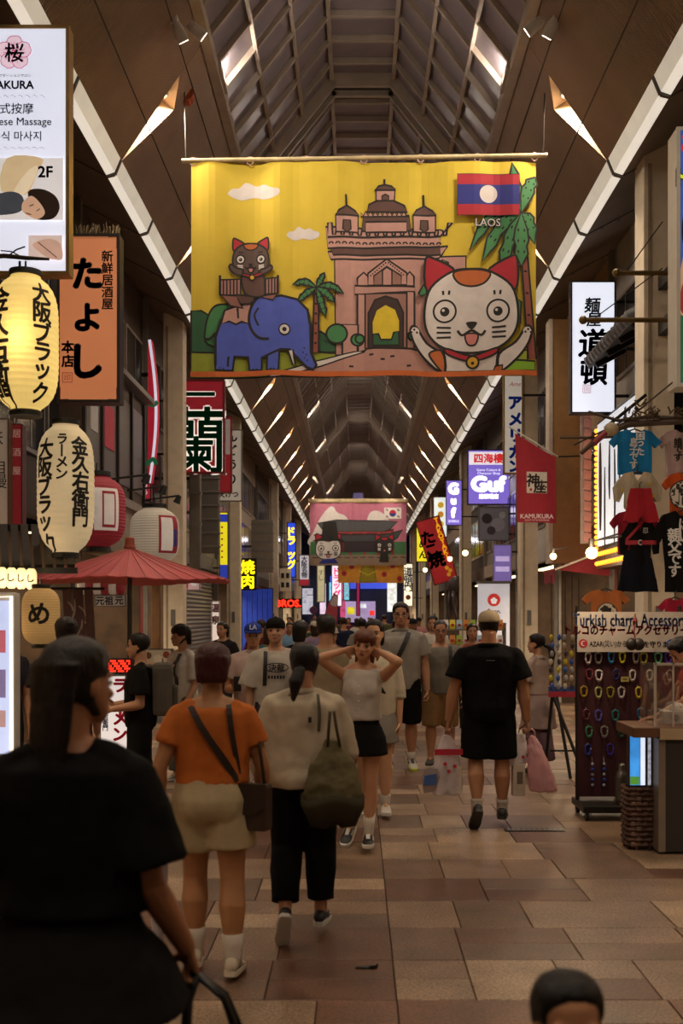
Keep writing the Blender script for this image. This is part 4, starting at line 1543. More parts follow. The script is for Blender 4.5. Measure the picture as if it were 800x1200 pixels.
# poster light box at the frame's edge
F = PX(787, 157, 870, 457, 10.6)
r = sign_px('light_box_sign', 'big white framed blue poster light box high on the shop corner', F, WHITEM, mat('poster_blue', '#3a5aa8', emit=.42, var=.08), fw_px=4.2, t=.3)
a = Art()
a.rect(*F.p(791, 452), *F.p(866, 374), ink('#2c6a48', .35))
a.text('ど', *F.p(803, 176), 20 * F.k, ink('#c83038', .5), bold=.06)
a.text('DOTON', *F.p(815, 186), 6 * F.k, DKINK, bold=.04)
a.text('トンボリ', *F.p(830, 215), 21 * F.k, DKINK, bold=.09)
a.text('トンボリ', *F.p(830, 215), 21 * F.k, ink('#c0c83c', .5), bold=.04)
a.text('ド', *F.p(801, 238), 13 * F.k, ink('#d85060', .5), bold=.06)
a.poly([F.p(792, 374), F.p(796, 300), F.p(812, 262), F.p(845, 250), F.p(866, 300), F.p(866, 374)], ink('#c8a084', .35), sm=True)
a.poly([F.p(793, 280), F.p(800, 252), F.p(840, 245), F.p(860, 270), F.p(820, 275), F.p(800, 300)], ink('#241c1c'), sm=True)
a.poly([F.p(795, 374), F.p(797, 330), F.p(815, 318), F.p(850, 320), F.p(866, 374)], ink('#a83a34', .25), sm=True)
put(a, r, .3)
bracket(r, F.w / 2, F.w / 2 + .25, (-.8, .8))

# two bamboo brackets with stays in front of the column
for i, (y_, x0) in enumerate(((320, 722), (375, 683))):
    d = 12.6
    p0, p1 = pt(x0, y_, d), pt(784, y_, d)
    r = thing('bracket_arm', ('short' if i == 0 else 'long') + ' old brass sign bracket stretching from the column towards the street', 'bracket', p1, 0, 'sign brackets by the column')
    MB().cyl((p0.x - p1.x, 0, 0), (0, 0, 0), .028, 8).build('arm', mat('old_brass', '#6a5428', .5, metal=.4), r)
    MB().ball((p0.x - p1.x, 0, 0), .05, n=8, m=6).build('knob', mat('old_brass', '#6a5428', .5, metal=.4), r)
    MB().cyl((p0.x - p1.x + .1, 0, 0), (-.05, .1, .62), .007, 5).build('stay_wire', BLACKM, r)
    MB().box(-.02, .08, -.05, .45, -.08, .08).build('wall_plate', BLACKM, r)

# tiled eave
r = thing('tiled_eave', 'grey tiled eave with round end tiles behind the cream column', 'roof', (XC + 3.25, 13.45, Z0 + 3.62))
MB().add([(0, 0, 0), (.46, 0, .26), (.46, 2.6, .26), (0, 2.6, 0), (0, 0, -.05), (.46, 0, .21), (.46, 2.6, .21), (0, 2.6, -.05)],
         [(0, 1, 2, 3), (7, 6, 5, 4), (0, 4, 5, 1), (2, 6, 7, 3), (0, 3, 7, 4), (1, 5, 6, 2)]).build('roof_board', mat('eave_board', '#3a3834', .6), r)
me_t = MB().tube([(-.04, 0, .03), (.46, 0, .31)], .075, 10).mesh('roof_tile', mat('grey_tile', '#57565a', .45), True)
for i in range(14):
    obj('roof_tile', me_t, r, (0, .1 + i * .185, 0))
for i in range(4):
    MB().beam((.05, .2 + .7 * i, -.06), (.46, .2 + .7 * i, .16), .07, .09).build('rafter', BLACKM, r)

# dripping-ink billboard on the facade, with rows of amber bulbs
X = XC + 3.56
r = thing('billboard', 'white wall billboard with black drips edged by amber bulbs', 'billboard', (X, 15.1, 0))
MB().box(0, .34, -1.75, 1.75, 2.72, 4.66).build('box_body', BLACKM, r)
MB().box(-.01, 0, -1.7, 1.7, 2.78, 4.62).build('face', mat('bill_face', '#d6dce6', emit=.62, var=.03), r)
a = Art()
rr = random.Random(5)
for i in range(10):
    u = -1.5 + i * .31
    zt = rr.uniform(3.9, 4.58)
    a.stroke([(u, zt), (u + rr.uniform(-.03, .03), zt - rr.uniform(.3, .7)), (u + rr.uniform(-.02, .02), zt - rr.uniform(.8, 1.5))], rr.uniform(.10, .22), BLK, sm=True, taper=True)
a.rect(.95, 2.95, 1.12, 3.4, ink('#b83040', .2))
a.text('新名物', 1.035, 3.36, .11, ink('#e0d8d4', .4), vertical=True, pitch=1.2)
a.stroke([(-1.6, 2.88), (1.6, 2.86)], .03, BLK)
a.build('lettering', lambda u, v, l: (-.012 - l, -u, v), r)
BULB = mat('amber_bulb', '#ff9a28', emit=2.2, var=0)
me_b = MB().ball((0, 0, 0), .035, n=8, m=5).mesh('bulb', BULB, True)
for i in range(22):
    z_ = 2.75 + i * .085
    obj('bulb', me_b, r, (-.02, 1.72, z_))
for rowz in (2.66, 2.52):
    for i in range(24):
        obj('bulb', me_b, r, (-.02, -1.7 + i * .147, rowz))
MB().box(-.012, .3, -1.75, 1.75, 2.44, 2.72).build('bulb_tray', mat('tray_brown', '#4a2c14', .5), r)

# strip of pink tags beside it
r = thing('tag_strip', 'vertical white strip hung with little pink tags', 'sign', (XC + 3.42, 17.1, 0))
MB().box(-.06, .06, .0, .05, 2.85, 5.0).build('strip_board', mat('strip_white', '#a8a09a', .5), r)
me_g = MB().add([(-.06, 0, -.07), (.05, 0, -.09), (.06, 0, .05), (-.05, 0, .07), (-.06, .02, -.07), (.05, .02, -.09), (.06, .02, .05), (-.05, .02, .07)],
                [(0, 1, 2, 3), (7, 6, 5, 4), (0, 4, 5, 1), (1, 5, 6, 2), (2, 6, 7, 3), (3, 7, 4, 0)]).mesh('tag', mat('tag_pink', '#b8847c', .5, emit=.1))
for i in range(13):
    obj('tag', me_g, r, (.04, -.03, 2.95 + i * .16))
# beige return wall and red box
r = thing('wall_panel', 'smooth tan panel standing out from the facade behind the red flag', 'panel', (XC + 3.62, 18.2, 0))
MB().box(-.5, .1, 0, .3, 2.6, 6.6).build('panel_face', mat('tan_panel', '#a37c50', .6, emit=0.0), r)
MB().box(-.56, -.5, -.02, .32, 2.6, 6.6).build('edge_trim', mat('trim_cream', '#c8bcae', .5), r)
MB().box(-.12, .04, -.08, 0, 5.02, 5.2).build('alarm_box', mat('alarm_red', '#a02028', .5, emit=.1), r)

# red flag with emblem
F = PX(603, 505, 652, 613, 17.8)
r = thing('shop_flag', 'red pennant flag with a white calligraphy square on a slanted white pole', 'flag', (F.x, F.d, F.z))


def fl(u, v, l):
    return (u, .03 * math.sin(u * 8 + v * 2) - l, v)


g = Art()
g.poly([F.p(603, 508), F.p(651, 536), F.p(652, 613), F.p(606, 612)], ink('#a02432', .06))
o = g.build('flag_cloth', lambda u, v, l: fl(u, v, 0), r, grid=.06)
so = o.modifiers.new('thickness', 'SOLIDIFY')
so.thickness = .004
so.offset = 1
a = Art()
a.rect(*F.p(616.5, 578), *F.p(641, 553), ink('#cabeac', .1))
a.text('神', *F.p(624, 563), 14 * F.k, BLK, bold=.03, shear=.1)
a.text('座', *F.p(633, 570), 14 * F.k, BLK, bold=.03, shear=.1)
a.rect(*F.p(620, 575.5), *F.p(623, 572.5), ink('#b03a38'))
a.text('KAMUKURA', *F.p(629, 605), 5.2 * F.k, ink('#d8c8c0', .15), bold=.02)
a.text('SOUP WITH NOODLES', *F.p(629, 609.7), 2.0 * F.k, ink('#d8c8c0', .15))
a.build('lettering', lambda u, v, l: fl(u, v, l + .006), r, grid=.06)
p0, p1 = F.p(596, 500), F.p(654, 535)
MB().cyl((p0[0], 0, p0[1]), (p1[0], .02, p1[1]), .012, 8).build('flag_pole', WHITEM, r)
MB().cyl((p1[0], .02, p1[1]), (p1[0] + .45, .04, p1[1] + .02), .012, 8).build('pole_bracket', BLACKM, r)

simple_sign('narrow cream sign with blue katakana and gold rounded frame', (589, 440, 612, 556), 21.6, '#9a7a34', '#c8c0b4', .35,
            [('ア', 603, 473, 15, ink('#1c3c98', .1), 0, dict(bold=.06)), ('メ', 603, 492, 15, ink('#1c3c98', .1), 0, dict(bold=.06)), ('リ', 603, 511, 15, ink('#1c3c98', .1), 0, dict(bold=.06)),
             ('カ', 603, 530, 15, ink('#1c3c98', .1), 0, dict(bold=.06)), ('ン', 603, 547, 14, ink('#1c3c98', .1), 0, dict(bold=.06)), ('Ame', 603, 451, 5, ink('#b03028', .1), 0, dict(shear=.3))], fw=1.6, side=1)
W9 = ink('#f0ecf6', 1.0)
simple_sign('square purple light box with white lettering and red characters on top', (547, 527, 599, 592), 29.5, '#3a3454', '#7a66c8', .78,
            [('#', 549, 545, (597, 530), ink('#e6dce0', .8), 0), ('四海樓', 572, 537.5, 10, ink('#c83838', .4), 0, dict(bold=.04)), ('Game Culture &', 572, 551, 3, W9, 0), ('Character Shop', 572, 555.5, 3, W9, 0),
             ('Guf', 572, 567.5, 17, W9, 0, dict(bold=.07, sx=1.1)), ('道頓堀店', 572, 582, 5, W9, 0, dict(bold=.03))], fw=1.4, side=1)
simple_sign('narrow purple light box with stacked white letters', (522, 563, 541, 616), 35.0, '#3a3454', '#7a66c8', .78,
            [('G', 531, 573, 12, W9, 0, dict(bold=.09)), ('u', 531, 588, 9, W9, 0, dict(bold=.09)), ('f', 531, 601, 11, W9, 0, dict(bold=.09)), ('道頓堀店', 531, 611, 2.8, W9, 0)], fw=.8, side=1)
simple_sign('yellow light box with black characters beside the tilted red banner', (487, 617, 504, 659), 46.0, '#7a6a20', '#e4d422', .85,
            [('ら', 495.5, 625, 9, BLK, 0, dict(bold=.04)), ('め', 495.5, 638, 9, BLK, 0, dict(bold=.04)), ('ん', 495.5, 650, 9, BLK, 0, dict(bold=.04))], side=1)
simple_sign('white menu light box showing yellow dishes, edged with red bulbs', (507, 582, 524, 630), 43.0, '#6a3020', '#dde6e2', .8,
            [('o', 516, 592, 3.6, ink('#d8a830', .5), 0), ('o', 516, 603, 3.6, ink('#c88a28', .5), 0), ('o', 516, 614, 3.6, ink('#d8b440', .5), 0), ('o', 517, 624, 3, ink('#b86a28', .5), 0)], side=1)
r = simple_sign('tilted red food banner with yellow letters and dark brushed characters', (497, 606, 526, 684), 41.0, '#5a1414', '#a02024', .3,
                [('たこ', 506, 620, 15, ink('#200c0c'), 1, dict(bold=.05)), ('焼', 508, 655, 17, ink('#200c0c'), 0, dict(bold=.05))], t=.06)
r.rotation_euler = (0, -.29, 0)
a = Art()
F = PX(497, 606, 526, 684, 41.0)
for i, ch in enumerate('TAKOYAKI'):
    a.text(ch, *F.p(521, 611 + i * 6.4), 5.6 * F.k, ink('#d8b020', .4), bold=.05)
for i in range(3):
    a.disc(*F.p(517 + 3 * (i % 2), 668 + 4 * i), 2.4 * F.k, ink('#c89020', .3))
put(a, r, .064, 'yellow_print')
r = thing('octopus_figure', 'hanging dark octopus shaped ornament under the tilted red banner', 'ornament', pt(535, 690, 40.0))
MB().ball((0, 0, .1), .34, .28, .38).build('head', mat('octopus_dark', '#3a2c2c', .5), r, smooth=True)
for i in range(6):
    t = i * PI / 3
    MB().tube([(.2 * math.cos(t), .2 * math.sin(t), -.1), (.3 * math.cos(t), .3 * math.sin(t), -.5), (.26 * math.cos(t + .3), .26 * math.sin(t + .3), -.9), (.34 * math.cos(t + .5), .34 * math.sin(t + .5), -1.1)], [.1, .08, .06, .03], 7).build('tentacle', mat('octopus_dark', '#3a2c2c', .5), r, smooth=True)

# white shop front with the red blossom mark, purple display above
F = PX(560, 640, 597, 760, 26.5)
r = thing('white_shop_front', 'white lit shop panel with a round red blossom mark', 'shop panel', (F.x, F.d, 0))
MB().box(-F.w / 2, F.w / 2, 0, .12, 0, wz(684, 26.5)).build('panel_face', mat('white_panel_glow', '#cfcdd4', emit=.42, var=.03), r)
a = Art()
zc = wz(703, 26.5)
a.disc(0, zc, 7.5 * F.k, ink('#c8362c', .4))
for i in range(5):
    t = PI / 2 + i * 2 * PI / 5
    a.disc(.045 * math.cos(t), zc - .02 + .045 * math.sin(t), .036, ink('#e6e0e2', .5))
a.text('Japan.', 0, wz(717, 26.5), 5 * F.k, DKINK, bold=.02)
a.build('lettering', lambda u, v, l: (u, -.002 - l, v), r)
MB().box(-F.w / 2 - .03, F.w / 2 + .03, -.03, .15, wz(684, 26.5), wz(681, 26.5)).build('top_rail', GREYM, r)
simple_sign('grey action poster on the wall under the purple square sign', (560, 594, 596, 634), 28.5, '#5c5a60', '#6f6a70', .12,
            [('o', 570, 608, 6, ink('#3a3438'), 0), ('o', 583, 615, 8, ink('#8a8288', .1), 0), ('o', 575, 622, 5, ink('#48404c'), 0), ('o', 588, 604, 4, ink('#9a9490', .1), 0)], side=1)
simple_sign('purple lit display window with strip lamps below', (577, 638, 599, 682), 27.0, '#8a84a0', '#7a68b0', .45, [('#', 580, 658, (596, 652), ink('#b8a8d8', .6), 0), ('#', 580, 670, (596, 664), ink('#b8a8d8', .6), 0)], side=1)

# spotlights that light the banners
spot_head(212, 32, 12.4, [(-.9, 13.7, 6.0), (1.0, 13.7, 6.2)], 'twin white spotlights on the slope above the massage light box')
spot_head(644, 27, 12.4, [(.9, 13.7, 6.0), (-1.0, 13.7, 6.2)], 'twin white spotlights on the slope opposite, above the palm tree print')
spot_head(262, 176, 16.8, [(-1.0, 15.0, 8.6)], 'lit spotlight behind the banner rod, over the elephant')
spot_head(588, 176, 16.8, [(1.0, 15.0, 8.6)], 'lit spotlight behind the banner rod, over the flag')
spot_head(371, 562, 47.5, [(-.5, 49, 5.5)], 'spotlight above the white cat of the pink banner')
spot_head(468, 562, 47.5, [(.6, 49, 5.5)], 'spotlight above the flag of the pink banner')
# ================================================================ PEOPLE
PENDING = []          # objects whose voxel surface is grown at the end in one pass


def grow(o, voxel, smooth=4, folds=0.0, fsize=0.12, sfac=0.5):
    m = o.modifiers.new('skin', 'REMESH')
    m.mode = 'VOXEL'
    m.voxel_size = voxel
    m.use_smooth_shade = True
    if smooth:
        s = o.modifiers.new('smooth', 'SMOOTH')
        s.factor = sfac
        s.iterations = smooth
    if folds:
        t = bpy.data.textures.get('cloth_folds_%d' % int(fsize * 1000))
        if not t:
            t = bpy.data.textures.new('cloth_folds_%d' % int(fsize * 1000), 'CLOUDS')
            t.noise_scale = fsize
            t.noise_depth = 2
        d = o.modifiers.new('folds', 'DISPLACE')
        d.texture = t
        d.strength = folds
        d.mid_level = 0.5
        d.texture_coords = 'GLOBAL'
    PENDING.append(o)
    return o


def finish_growth():
    dg = bpy.context.evaluated_depsgraph_get()
    dg.update()
    done = []
    for o in PENDING:
        me = bpy.data.meshes.new_from_object(o.evaluated_get(dg))
        done.append((o, me))
    for o, me in done:
        o.modifiers.clear()
        old = o.data
        me.name = o.name
        o.data = me
        if old.users == 0:
            bpy.data.meshes.remove(old)
    PENDING.clear()


SKIN = {}


def skin(tone):
    return mat('skin_' + tone.strip('#'), tone, 0.5, var=.06, vscale=14, sss=.06, spec=.35)


def hair_m(c):
    return mat('hair_' + c.strip('#'), c, 0.38, var=.35, vscale=30, bump=.7, bscale=40, stretch=(5, 5, .6), spec=.3)


def cloth_m(c, rough=.85, tight=False):
    return mat('cloth_' + c.strip('#'), c, rough, var=.10, vscale=9, bump=.15, bscale=180, spec=.12)


def lerp(a, b, t):
    return a + (b - a) * t


TORSO_M = [(.455, .030, .040, .004), (.475, .062, .058, .006), (.505, .088, .066, .008), (.535, .094, .068, .008), (.575, .089, .062, .003), (.615, .084, .057, -.001), (.66, .088, .059, -.002),
           (.71, .097, .064, -.003), (.755, .101, .063, -.001), (.79, .096, .056, .004), (.812, .078, .046, .008), (.828, .050, .038, .010), (.842, .035, .034, .010), (.875, .032, .034, .004), (.90, .031, .033, 0)]
TORSO_F = [(.455, .030, .040, .004), (.475, .064, .060, .008), (.505, .091, .069, .010), (.535, .096, .069, .010), (.575, .086, .059, .003), (.615, .073, .051, -.001), (.66, .077, .054, -.003),
           (.71, .086, .061, -.006), (.755, .089, .058, -.001), (.79, .086, .050, .004), (.812, .070, .042, .008), (.828, .044, .034, .010), (.842, .030, .030, .010), (.875, .028, .030, .004), (.90, .028, .030, 0)]
HEADR = [(0.0, .09, -.36, -.16), (.03, .155, -.395, -.10), (.09, .215, -.41, -.02), (.17, .262, -.412, .06), (.26, .295, -.405, .19), (.35, .315, -.40, .33), (.45, .325, -.395, .41), (.55, .335, -.392, .445),
         (.65, .342, -.395, .455), (.75, .335, -.385, .435), (.84, .305, -.335, .38), (.91, .245, -.25, .30), (.96, .165, -.155, .20), (.99, .08, -.06, .10), (1.0, .02, .0, .03)]


def prof(tab, z):
    if z <= tab[0][0]:
        return tab[0][1:]
    for a, b in zip(tab, tab[1:]):
        if z <= b[0]:
            t = (z - a[0]) / (b[0] - a[0])
            return tuple(lerp(x, y, t) for x, y in zip(a[1:], b[1:]))
    return tab[-1][1:]


class Person:
    """skeleton and surface samplers; body frame looks along -Y, +X is the figure's own left when it faces the camera"""

    def __init__(s, label, x, d, H, heading, fem=False, bulk=1.0, lean=0.0, side=0.0, twist=0.0, head=(0, 0, 0), arms=None, legs=None,
                 tone='#b98a6c', voxel=.008, group=None, lod=0, z=0.0, shoulder=1.0):
        s.H, s.fem, s.bulk, s.vox, s.lod = H, fem, bulk, voxel, lod
        s.tab = TORSO_F if fem else TORSO_M
        s.tone = tone
        s.sh = shoulder
        s.Rup = Euler((lean, side, twist)).to_matrix()
        s.root = thing('person', label, 'person', (x, d, z), heading, group)
        s.arms = arms or {}
        s.legs = legs or {}
        H = s.H
        # legs first, so that the lower sole rests on the ground
        s.hipz = .525 * H
        s.J = {}
        low = 1e9
        for sg in (-1, 1):
            th, sh, fp = s.legs.get(sg, ((.03, 0, -1), (0.0, .02, -1), 0.0))
            hip = V((sg * .052 * H, 0, s.hipz))
            td = V((th[0] * sg, th[1], th[2])).normalized()
            sd = V((sh[0] * sg, sh[1], sh[2])).normalized()
            kn = hip + td * .245 * H
            an = kn + sd * .238 * H
            s.J['hip', sg], s.J['knee', sg], s.J['ankle', sg], s.J['pitch', sg] = hip, kn, an, fp
            f = V((sg * .12, -1, 0)).normalized()
            R = Matrix.Rotation(fp, 3, 'X')
            for pnt in (V((0, .055 * H, -.042 * H)), f * .105 * H + V((0, 0, -.042 * H))):
                low = min(low, (an + R @ pnt).z)
        dz = -low + .004
        for k in list(s.J):
            if isinstance(s.J[k], Vector):
                s.J[k] = s.J[k] + V((0, 0, dz))
        s.dz = dz
        s.piv = V((0, 0, .55 * H + dz))
        for sg in (-1, 1):
            ud, fd, *rest = s.arms.get(sg, ((.14, .02, -1), (.05, -.15, -1)))
            S0 = s.U(V((sg * (.108 if not fem else .098) * H * s.sh, .006 * H, .784 * H)))
            E = S0 + V((ud[0] * sg, ud[1], ud[2])).normalized() * .172 * H
            W = E + V((fd[0] * sg, fd[1], fd[2])).normalized() * .150 * H
            s.J['sh', sg], s.J['el', sg], s.J['wr', sg] = S0, E, W
        # head frame
        yaw, pitch, roll = head
        s.hs = .134 * H if not fem else .136 * H
        s.Rh = s.Rup @ (Matrix.Rotation(yaw, 3, 'Z') @ Matrix.Rotation(pitch, 3, 'X') @ Matrix.Rotation(roll, 3, 'Y'))
        nk = s.U(V((0, .006 * H, .868 * H)))
        s.hc = nk + s.Rh @ V((0, -.010 * H, -.004 * H))     # chin level, neck axis

    def U(s, p):
        """carry an upright point of the trunk into the leaning, twisted trunk"""
        p = V(p) + V((0, 0, s.dz))
        t = max(0.0, min(1.0, (p.z - s.piv.z) / (.16 * s.H)))
        q = s.Rup @ (p - s.piv) + s.piv
        return p.lerp(q, t)

    def T(s, z, off=0.0, n=20, wk=1.0, fr=0.0):
        """trunk ring at height fraction z grown by off metres"""
        rx, ry, yc = prof(s.tab, z)
        b = s.bulk if z < .80 else lerp(s.bulk, 1.0, min(1, (z - .80) / .03))
        rx = rx * s.H * b * wk * (s.sh if z > .68 else lerp(1, s.sh, max(0, (z - .6) / .08))) + off
        ry = ry * s.H * (b * 1.0) + off
        out = []
        for k in range(n):
            a = 2 * PI * k / n
            cx, sy = math.cos(a), math.sin(a)
            e = .95
            cx = math.copysign(abs(cx) ** e, cx)
            sy = math.copysign(abs(sy) ** e, sy)
            x, y = rx * cx, yc * s.H + ry * sy
            if fr and sy < 0:
                y -= fr * -sy
            out.append(s.U(V((x, y, z * s.H))))
        return out

    def Hd(s, p):
        return s.hc + s.Rh @ (V(p) * s.hs)

    def head_ring(s, z, grow_=1.0, n=22):
        w_, f, b = prof(HEADR, z)
        out = []
        yc = (f + b) / 2
        ry = (b - f) / 2
        for k in range(n):
            a = 2 * PI * k / n
            out.append((w_ * grow_ * math.cos(a), yc + ry * grow_ * math.sin(a), z))
        return out

    # -------- body
    def body(s):
        H = s.H
        mb = MB()
        zs = [t[0] for t in s.tab]
        mb.rings([s.T(z, 0) for z in zs])
        if s.fem:
            for sg in (-1, 1):
                mb.ball(s.U((sg * .038 * H, -.036 * H, .722 * H)), .042 * H, .032 * H, .040 * H)
        for sg in (-1, 1):
            mb.ball(s.U((sg * .042 * H, .035 * H, .505 * H)), .046 * H * s.bulk, .044 * H * s.bulk, .048 * H)
            hip, kn, an = s.J['hip', sg], s.J['knee', sg], s.J['ankle', sg]
            b = .5 + .5 * s.bulk
            th = (.052 if not s.fem else .054) * H * b
            P = [hip + (kn - hip) * t for t in (-.05, .15, .35, .6, .85, 1.0)]
            R = [th * .78, th * .96, th * .95, th * .80, th * .68, th * .66]
            ca = V((0, .012 * H, 0))
            P += [kn.lerp(an, .15) + ca * .3, kn.lerp(an, .32) + ca, kn.lerp(an, .55) + ca * .5, kn.lerp(an, .8), an]
            R += [th * .66, th * .72, th * .60, th * .42, th * .40]
            mb.tube(P, R, 14)
            mb.ball(kn, th * .66)
            sh, el, wr = s.J['sh', sg], s.J['el', sg], s.J['wr', sg]
            ar = (.029 if not s.fem else .025) * H * b
            mb.ball(sh, ar * 1.15, ar * 1.1, ar * 1.2)
            mb.tube([s.U((0, .012 * H, .835 * H)), s.U((sg * .055 * H, .010 * H, .815 * H)), sh], [.022 * H, .024 * H, ar * 1.05], 10)
            mb.tube([sh, sh.lerp(el, .3), sh.lerp(el, .7), el], [ar * 1.12, ar * 1.12, ar * .95, ar * .86], 12)
            mb.ball(el, ar * .88)
            mb.tube([el, el.lerp(wr, .25), el.lerp(wr, .6), wr], [ar * .88, ar * .95, ar * .78, ar * .60], 12)
            s.hand(mb, sg)
            # bare foot core (hidden in the shoe)
            R3 = Matrix.Rotation(s.J['pitch', sg], 3, 'X')
            mb.tube([an, an + R3 @ V((0, -.012 * H, -.006 * H)), an + R3 @ V((sg * .006 * H, -.045 * H, -.014 * H))], [th * .40, th * .34, th * .2], 10)
        # head
        mb.rings([[s.Hd(p) for p in s.head_ring(z)] for z, *_ in HEADR])
        mb.tube([s.U((0, .010 * H, .82 * H)), s.hc + s.Rh @ V((0, .012 * H, .03 * H))], [.036 * H, .033 * H] if not s.fem else [.031 * H, .029 * H], 12)
        mb.tube([s.Hd((0, -.385, .52)), s.Hd((0, -.43, .44)), s.Hd((0, -.475, .345)), s.Hd((0, -.43, .315))], [s.hs * .034, s.hs * .04, s.hs * .055, s.hs * .05], 8)
        for sg in (-1, 1):
            mb.ball(s.Hd((sg * .055, -.425, .335)), s.hs * .04, s.hs * .045, s.hs * .035)
            mb.ball(s.Hd((sg * .335, .03, .45)), s.hs * .028, s.hs * .085, s.hs * .125, M=s.Rh)
            mb.ball(s.Hd((sg * .15, -.355, .575)), s.hs * .11, s.hs * .045, s.hs * .03, M=s.Rh)
            mb.ball(s.Hd((sg * .17, -.33, .36)), s.hs * .10, s.hs * .06, s.hs * .07, M=s.Rh)
        mb.ball(s.Hd((0, -.405, .20)), s.hs * .10, s.hs * .04, s.hs * .05, M=s.Rh)
        o = mb.build('body', skin(s.tone), s.root)
        grow(o, s.vox, 2, sfac=.5)
        s.bodyobj = o
        return o

    def hand(s, mb, sg):
        H = s.H
        spec = s.arms.get(sg, ())
        opt = spec[2] if len(spec) > 2 else {}
        el, wr = s.J['el', sg], s.J['wr', sg]
        f = V(opt['dir']) if 'dir' in opt else (wr - el)
        if 'dir' in opt:
            f.x *= sg
        f.normalize()
        pn = V(opt.get('palm', (-1, 0, 0)))          # direction the palm faces (x outward positive)
        pn.x *= sg
        pn = (pn - f * pn.dot(f))
        if pn.length < 1e-3:
            pn = f.orthogonal()
        pn.normalize()
        th = V(opt.get('thumb', (0, -1, 0)))          # side on which the thumb leaves the palm
        sd = f.cross(pn)
        if sd.dot(th) < 0:
            sd = -sd
        k = H / 1.70
        curl = opt.get('curl', .35)
        L = .085 * k
        hw, ht = .036 * k, .0125 * k
        rs = []
        for t, w_, h_ in ((-.05, .68, 1.35), (.2, .85, 1.2), (.6, 1.06, 1.1), (.95, 1.04, .95), (1.05, .9, .7)):
            c = wr + f * (L * t)
            rs.append([c + sd * (hw * w_ * math.cos(a)) + pn * (ht * h_ * math.sin(a)) for a in (2 * PI * q / 12 for q in range(12))])
        mb.rings(rs)
        for i, (off, ln) in enumerate(((.80, .070), (.27, .078), (-.27, .072), (-.80, .057))):
            p = wr + f * (L * (1.0 - .06 * abs(i - 1.3))) + sd * (hw * off)
            path = [p - f * .012 * k, p]
            ang = 0
            for seg, fr_ in ((.45, 1.0), (.32, 1.15), (.23, .8)):
                ang += curl * fr_
                dr = f * math.cos(ang) + pn * math.sin(ang)
                p = p + dr * (ln * k * seg)
                path.append(p)
            mb.tube(path, [.0098 * k, .0098 * k, .0092 * k, .0082 * k, .0062 * k], 8)
            mb.ball(path[-1], .0062 * k, n=8, m=5)
        p = wr + f * (L * .28) + sd * (hw * .75)
        d1 = (sd * .75 + f * .65 + pn * (.15 + .5 * curl)).normalized()
        d2 = (sd * .35 + f * .75 + pn * (.2 + .7 * curl)).normalized()
        mb.tube([p, p + d1 * .038 * k, p + d1 * .038 * k + d2 * .032 * k, p + d1 * .038 * k + d2 * .052 * k], [.015 * k, .0125 * k, .0108 * k, .007 * k], 8)

    def grip(s, sg):
        """point inside the closed hand"""
        opt = (s.arms.get(sg, ()) + ({},))[2] if len(s.arms.get(sg, ())) > 2 else {}
        el, wr = s.J['el', sg], s.J['wr', sg]
        f = V(opt['dir']) if 'dir' in opt else (wr - el)
        if 'dir' in opt:
            f.x *= sg
        return wr + f.normalized() * .075 * s.H / 1.7

    # -------- face
    def face(s, glasses=False, lips='#8a4a44', brow='#2a1c16', sharp=True, mask=False):
        E = mat('eye_dark', '#120c0a', .25, var=0)
        Wm = mat('eye_white', '#b8aca4', .3, var=0)
        hs = s.hs
        for sg in (-1, 1):
            e = MB().ball(s.Hd((sg * .148, -.352, .475)), hs * .062, hs * .045, hs * .030, n=10, m=6, M=s.Rh).build('eye', Wm, s.root, smooth=True)
            MB().ball(s.Hd((sg * .146, -.378, .475)), hs * .034, hs * .026, hs * .031, n=10, m=6, M=s.Rh).build('iris', E, e, smooth=True)
            MB().tube([s.Hd((sg * .215, -.365, .488)), s.Hd((sg * .15, -.400, .508)), s.Hd((sg * .082, -.392, .488))], [hs * .008, hs * .012, hs * .008], 6).build('eyelid', E, e)
            MB().tube([s.Hd((sg * .24, -.36, .575)), s.Hd((sg * .16, -.405, .60)), s.Hd((sg * .07, -.415, .585))], [hs * .010, hs * .02, hs * .016], 6, flat=.7).build('eyebrow', hair_m(brow), s.root)
        lp = MB()
        lp.tube([s.Hd((-.105, -.405, .197)), s.Hd((-.05, -.437, .212)), s.Hd((0, -.443, .206)), s.Hd((.05, -.437, .212)), s.Hd((.105, -.405, .197))], [hs * .008, hs * .019, hs * .018, hs * .019, hs * .008], 6)
        lp.tube([s.Hd((-.09, -.405, .190)), s.Hd((0, -.44, .178)), s.Hd((.09, -.405, .190))], [hs * .008, hs * .024, hs * .008], 6)
        lp.build('lips', mat('lips_' + lips.strip('#'), lips, .4, var=.05), s.root, smooth=True)
        if glasses:
            g = MB()
            for sg in (-1, 1):
                ring = [s.Hd((sg * .155 + .105 * math.cos(t), -.435, .465 + .075 * math.sin(t))) for t in (2 * PI * k / 16 for k in range(17))]
                g.tube(ring, hs * .011, 5)
                g.tube([s.Hd((sg * .26, -.43, .48)), s.Hd((sg * .36, -.2, .49)), s.Hd((sg * .35, .05, .47))], hs * .010, 5)
            g.tube([s.Hd((-.05, -.44, .475)), s.Hd((.05, -.44, .475))], hs * .010, 5)
            g.build('glasses', BLACKM, s.root)

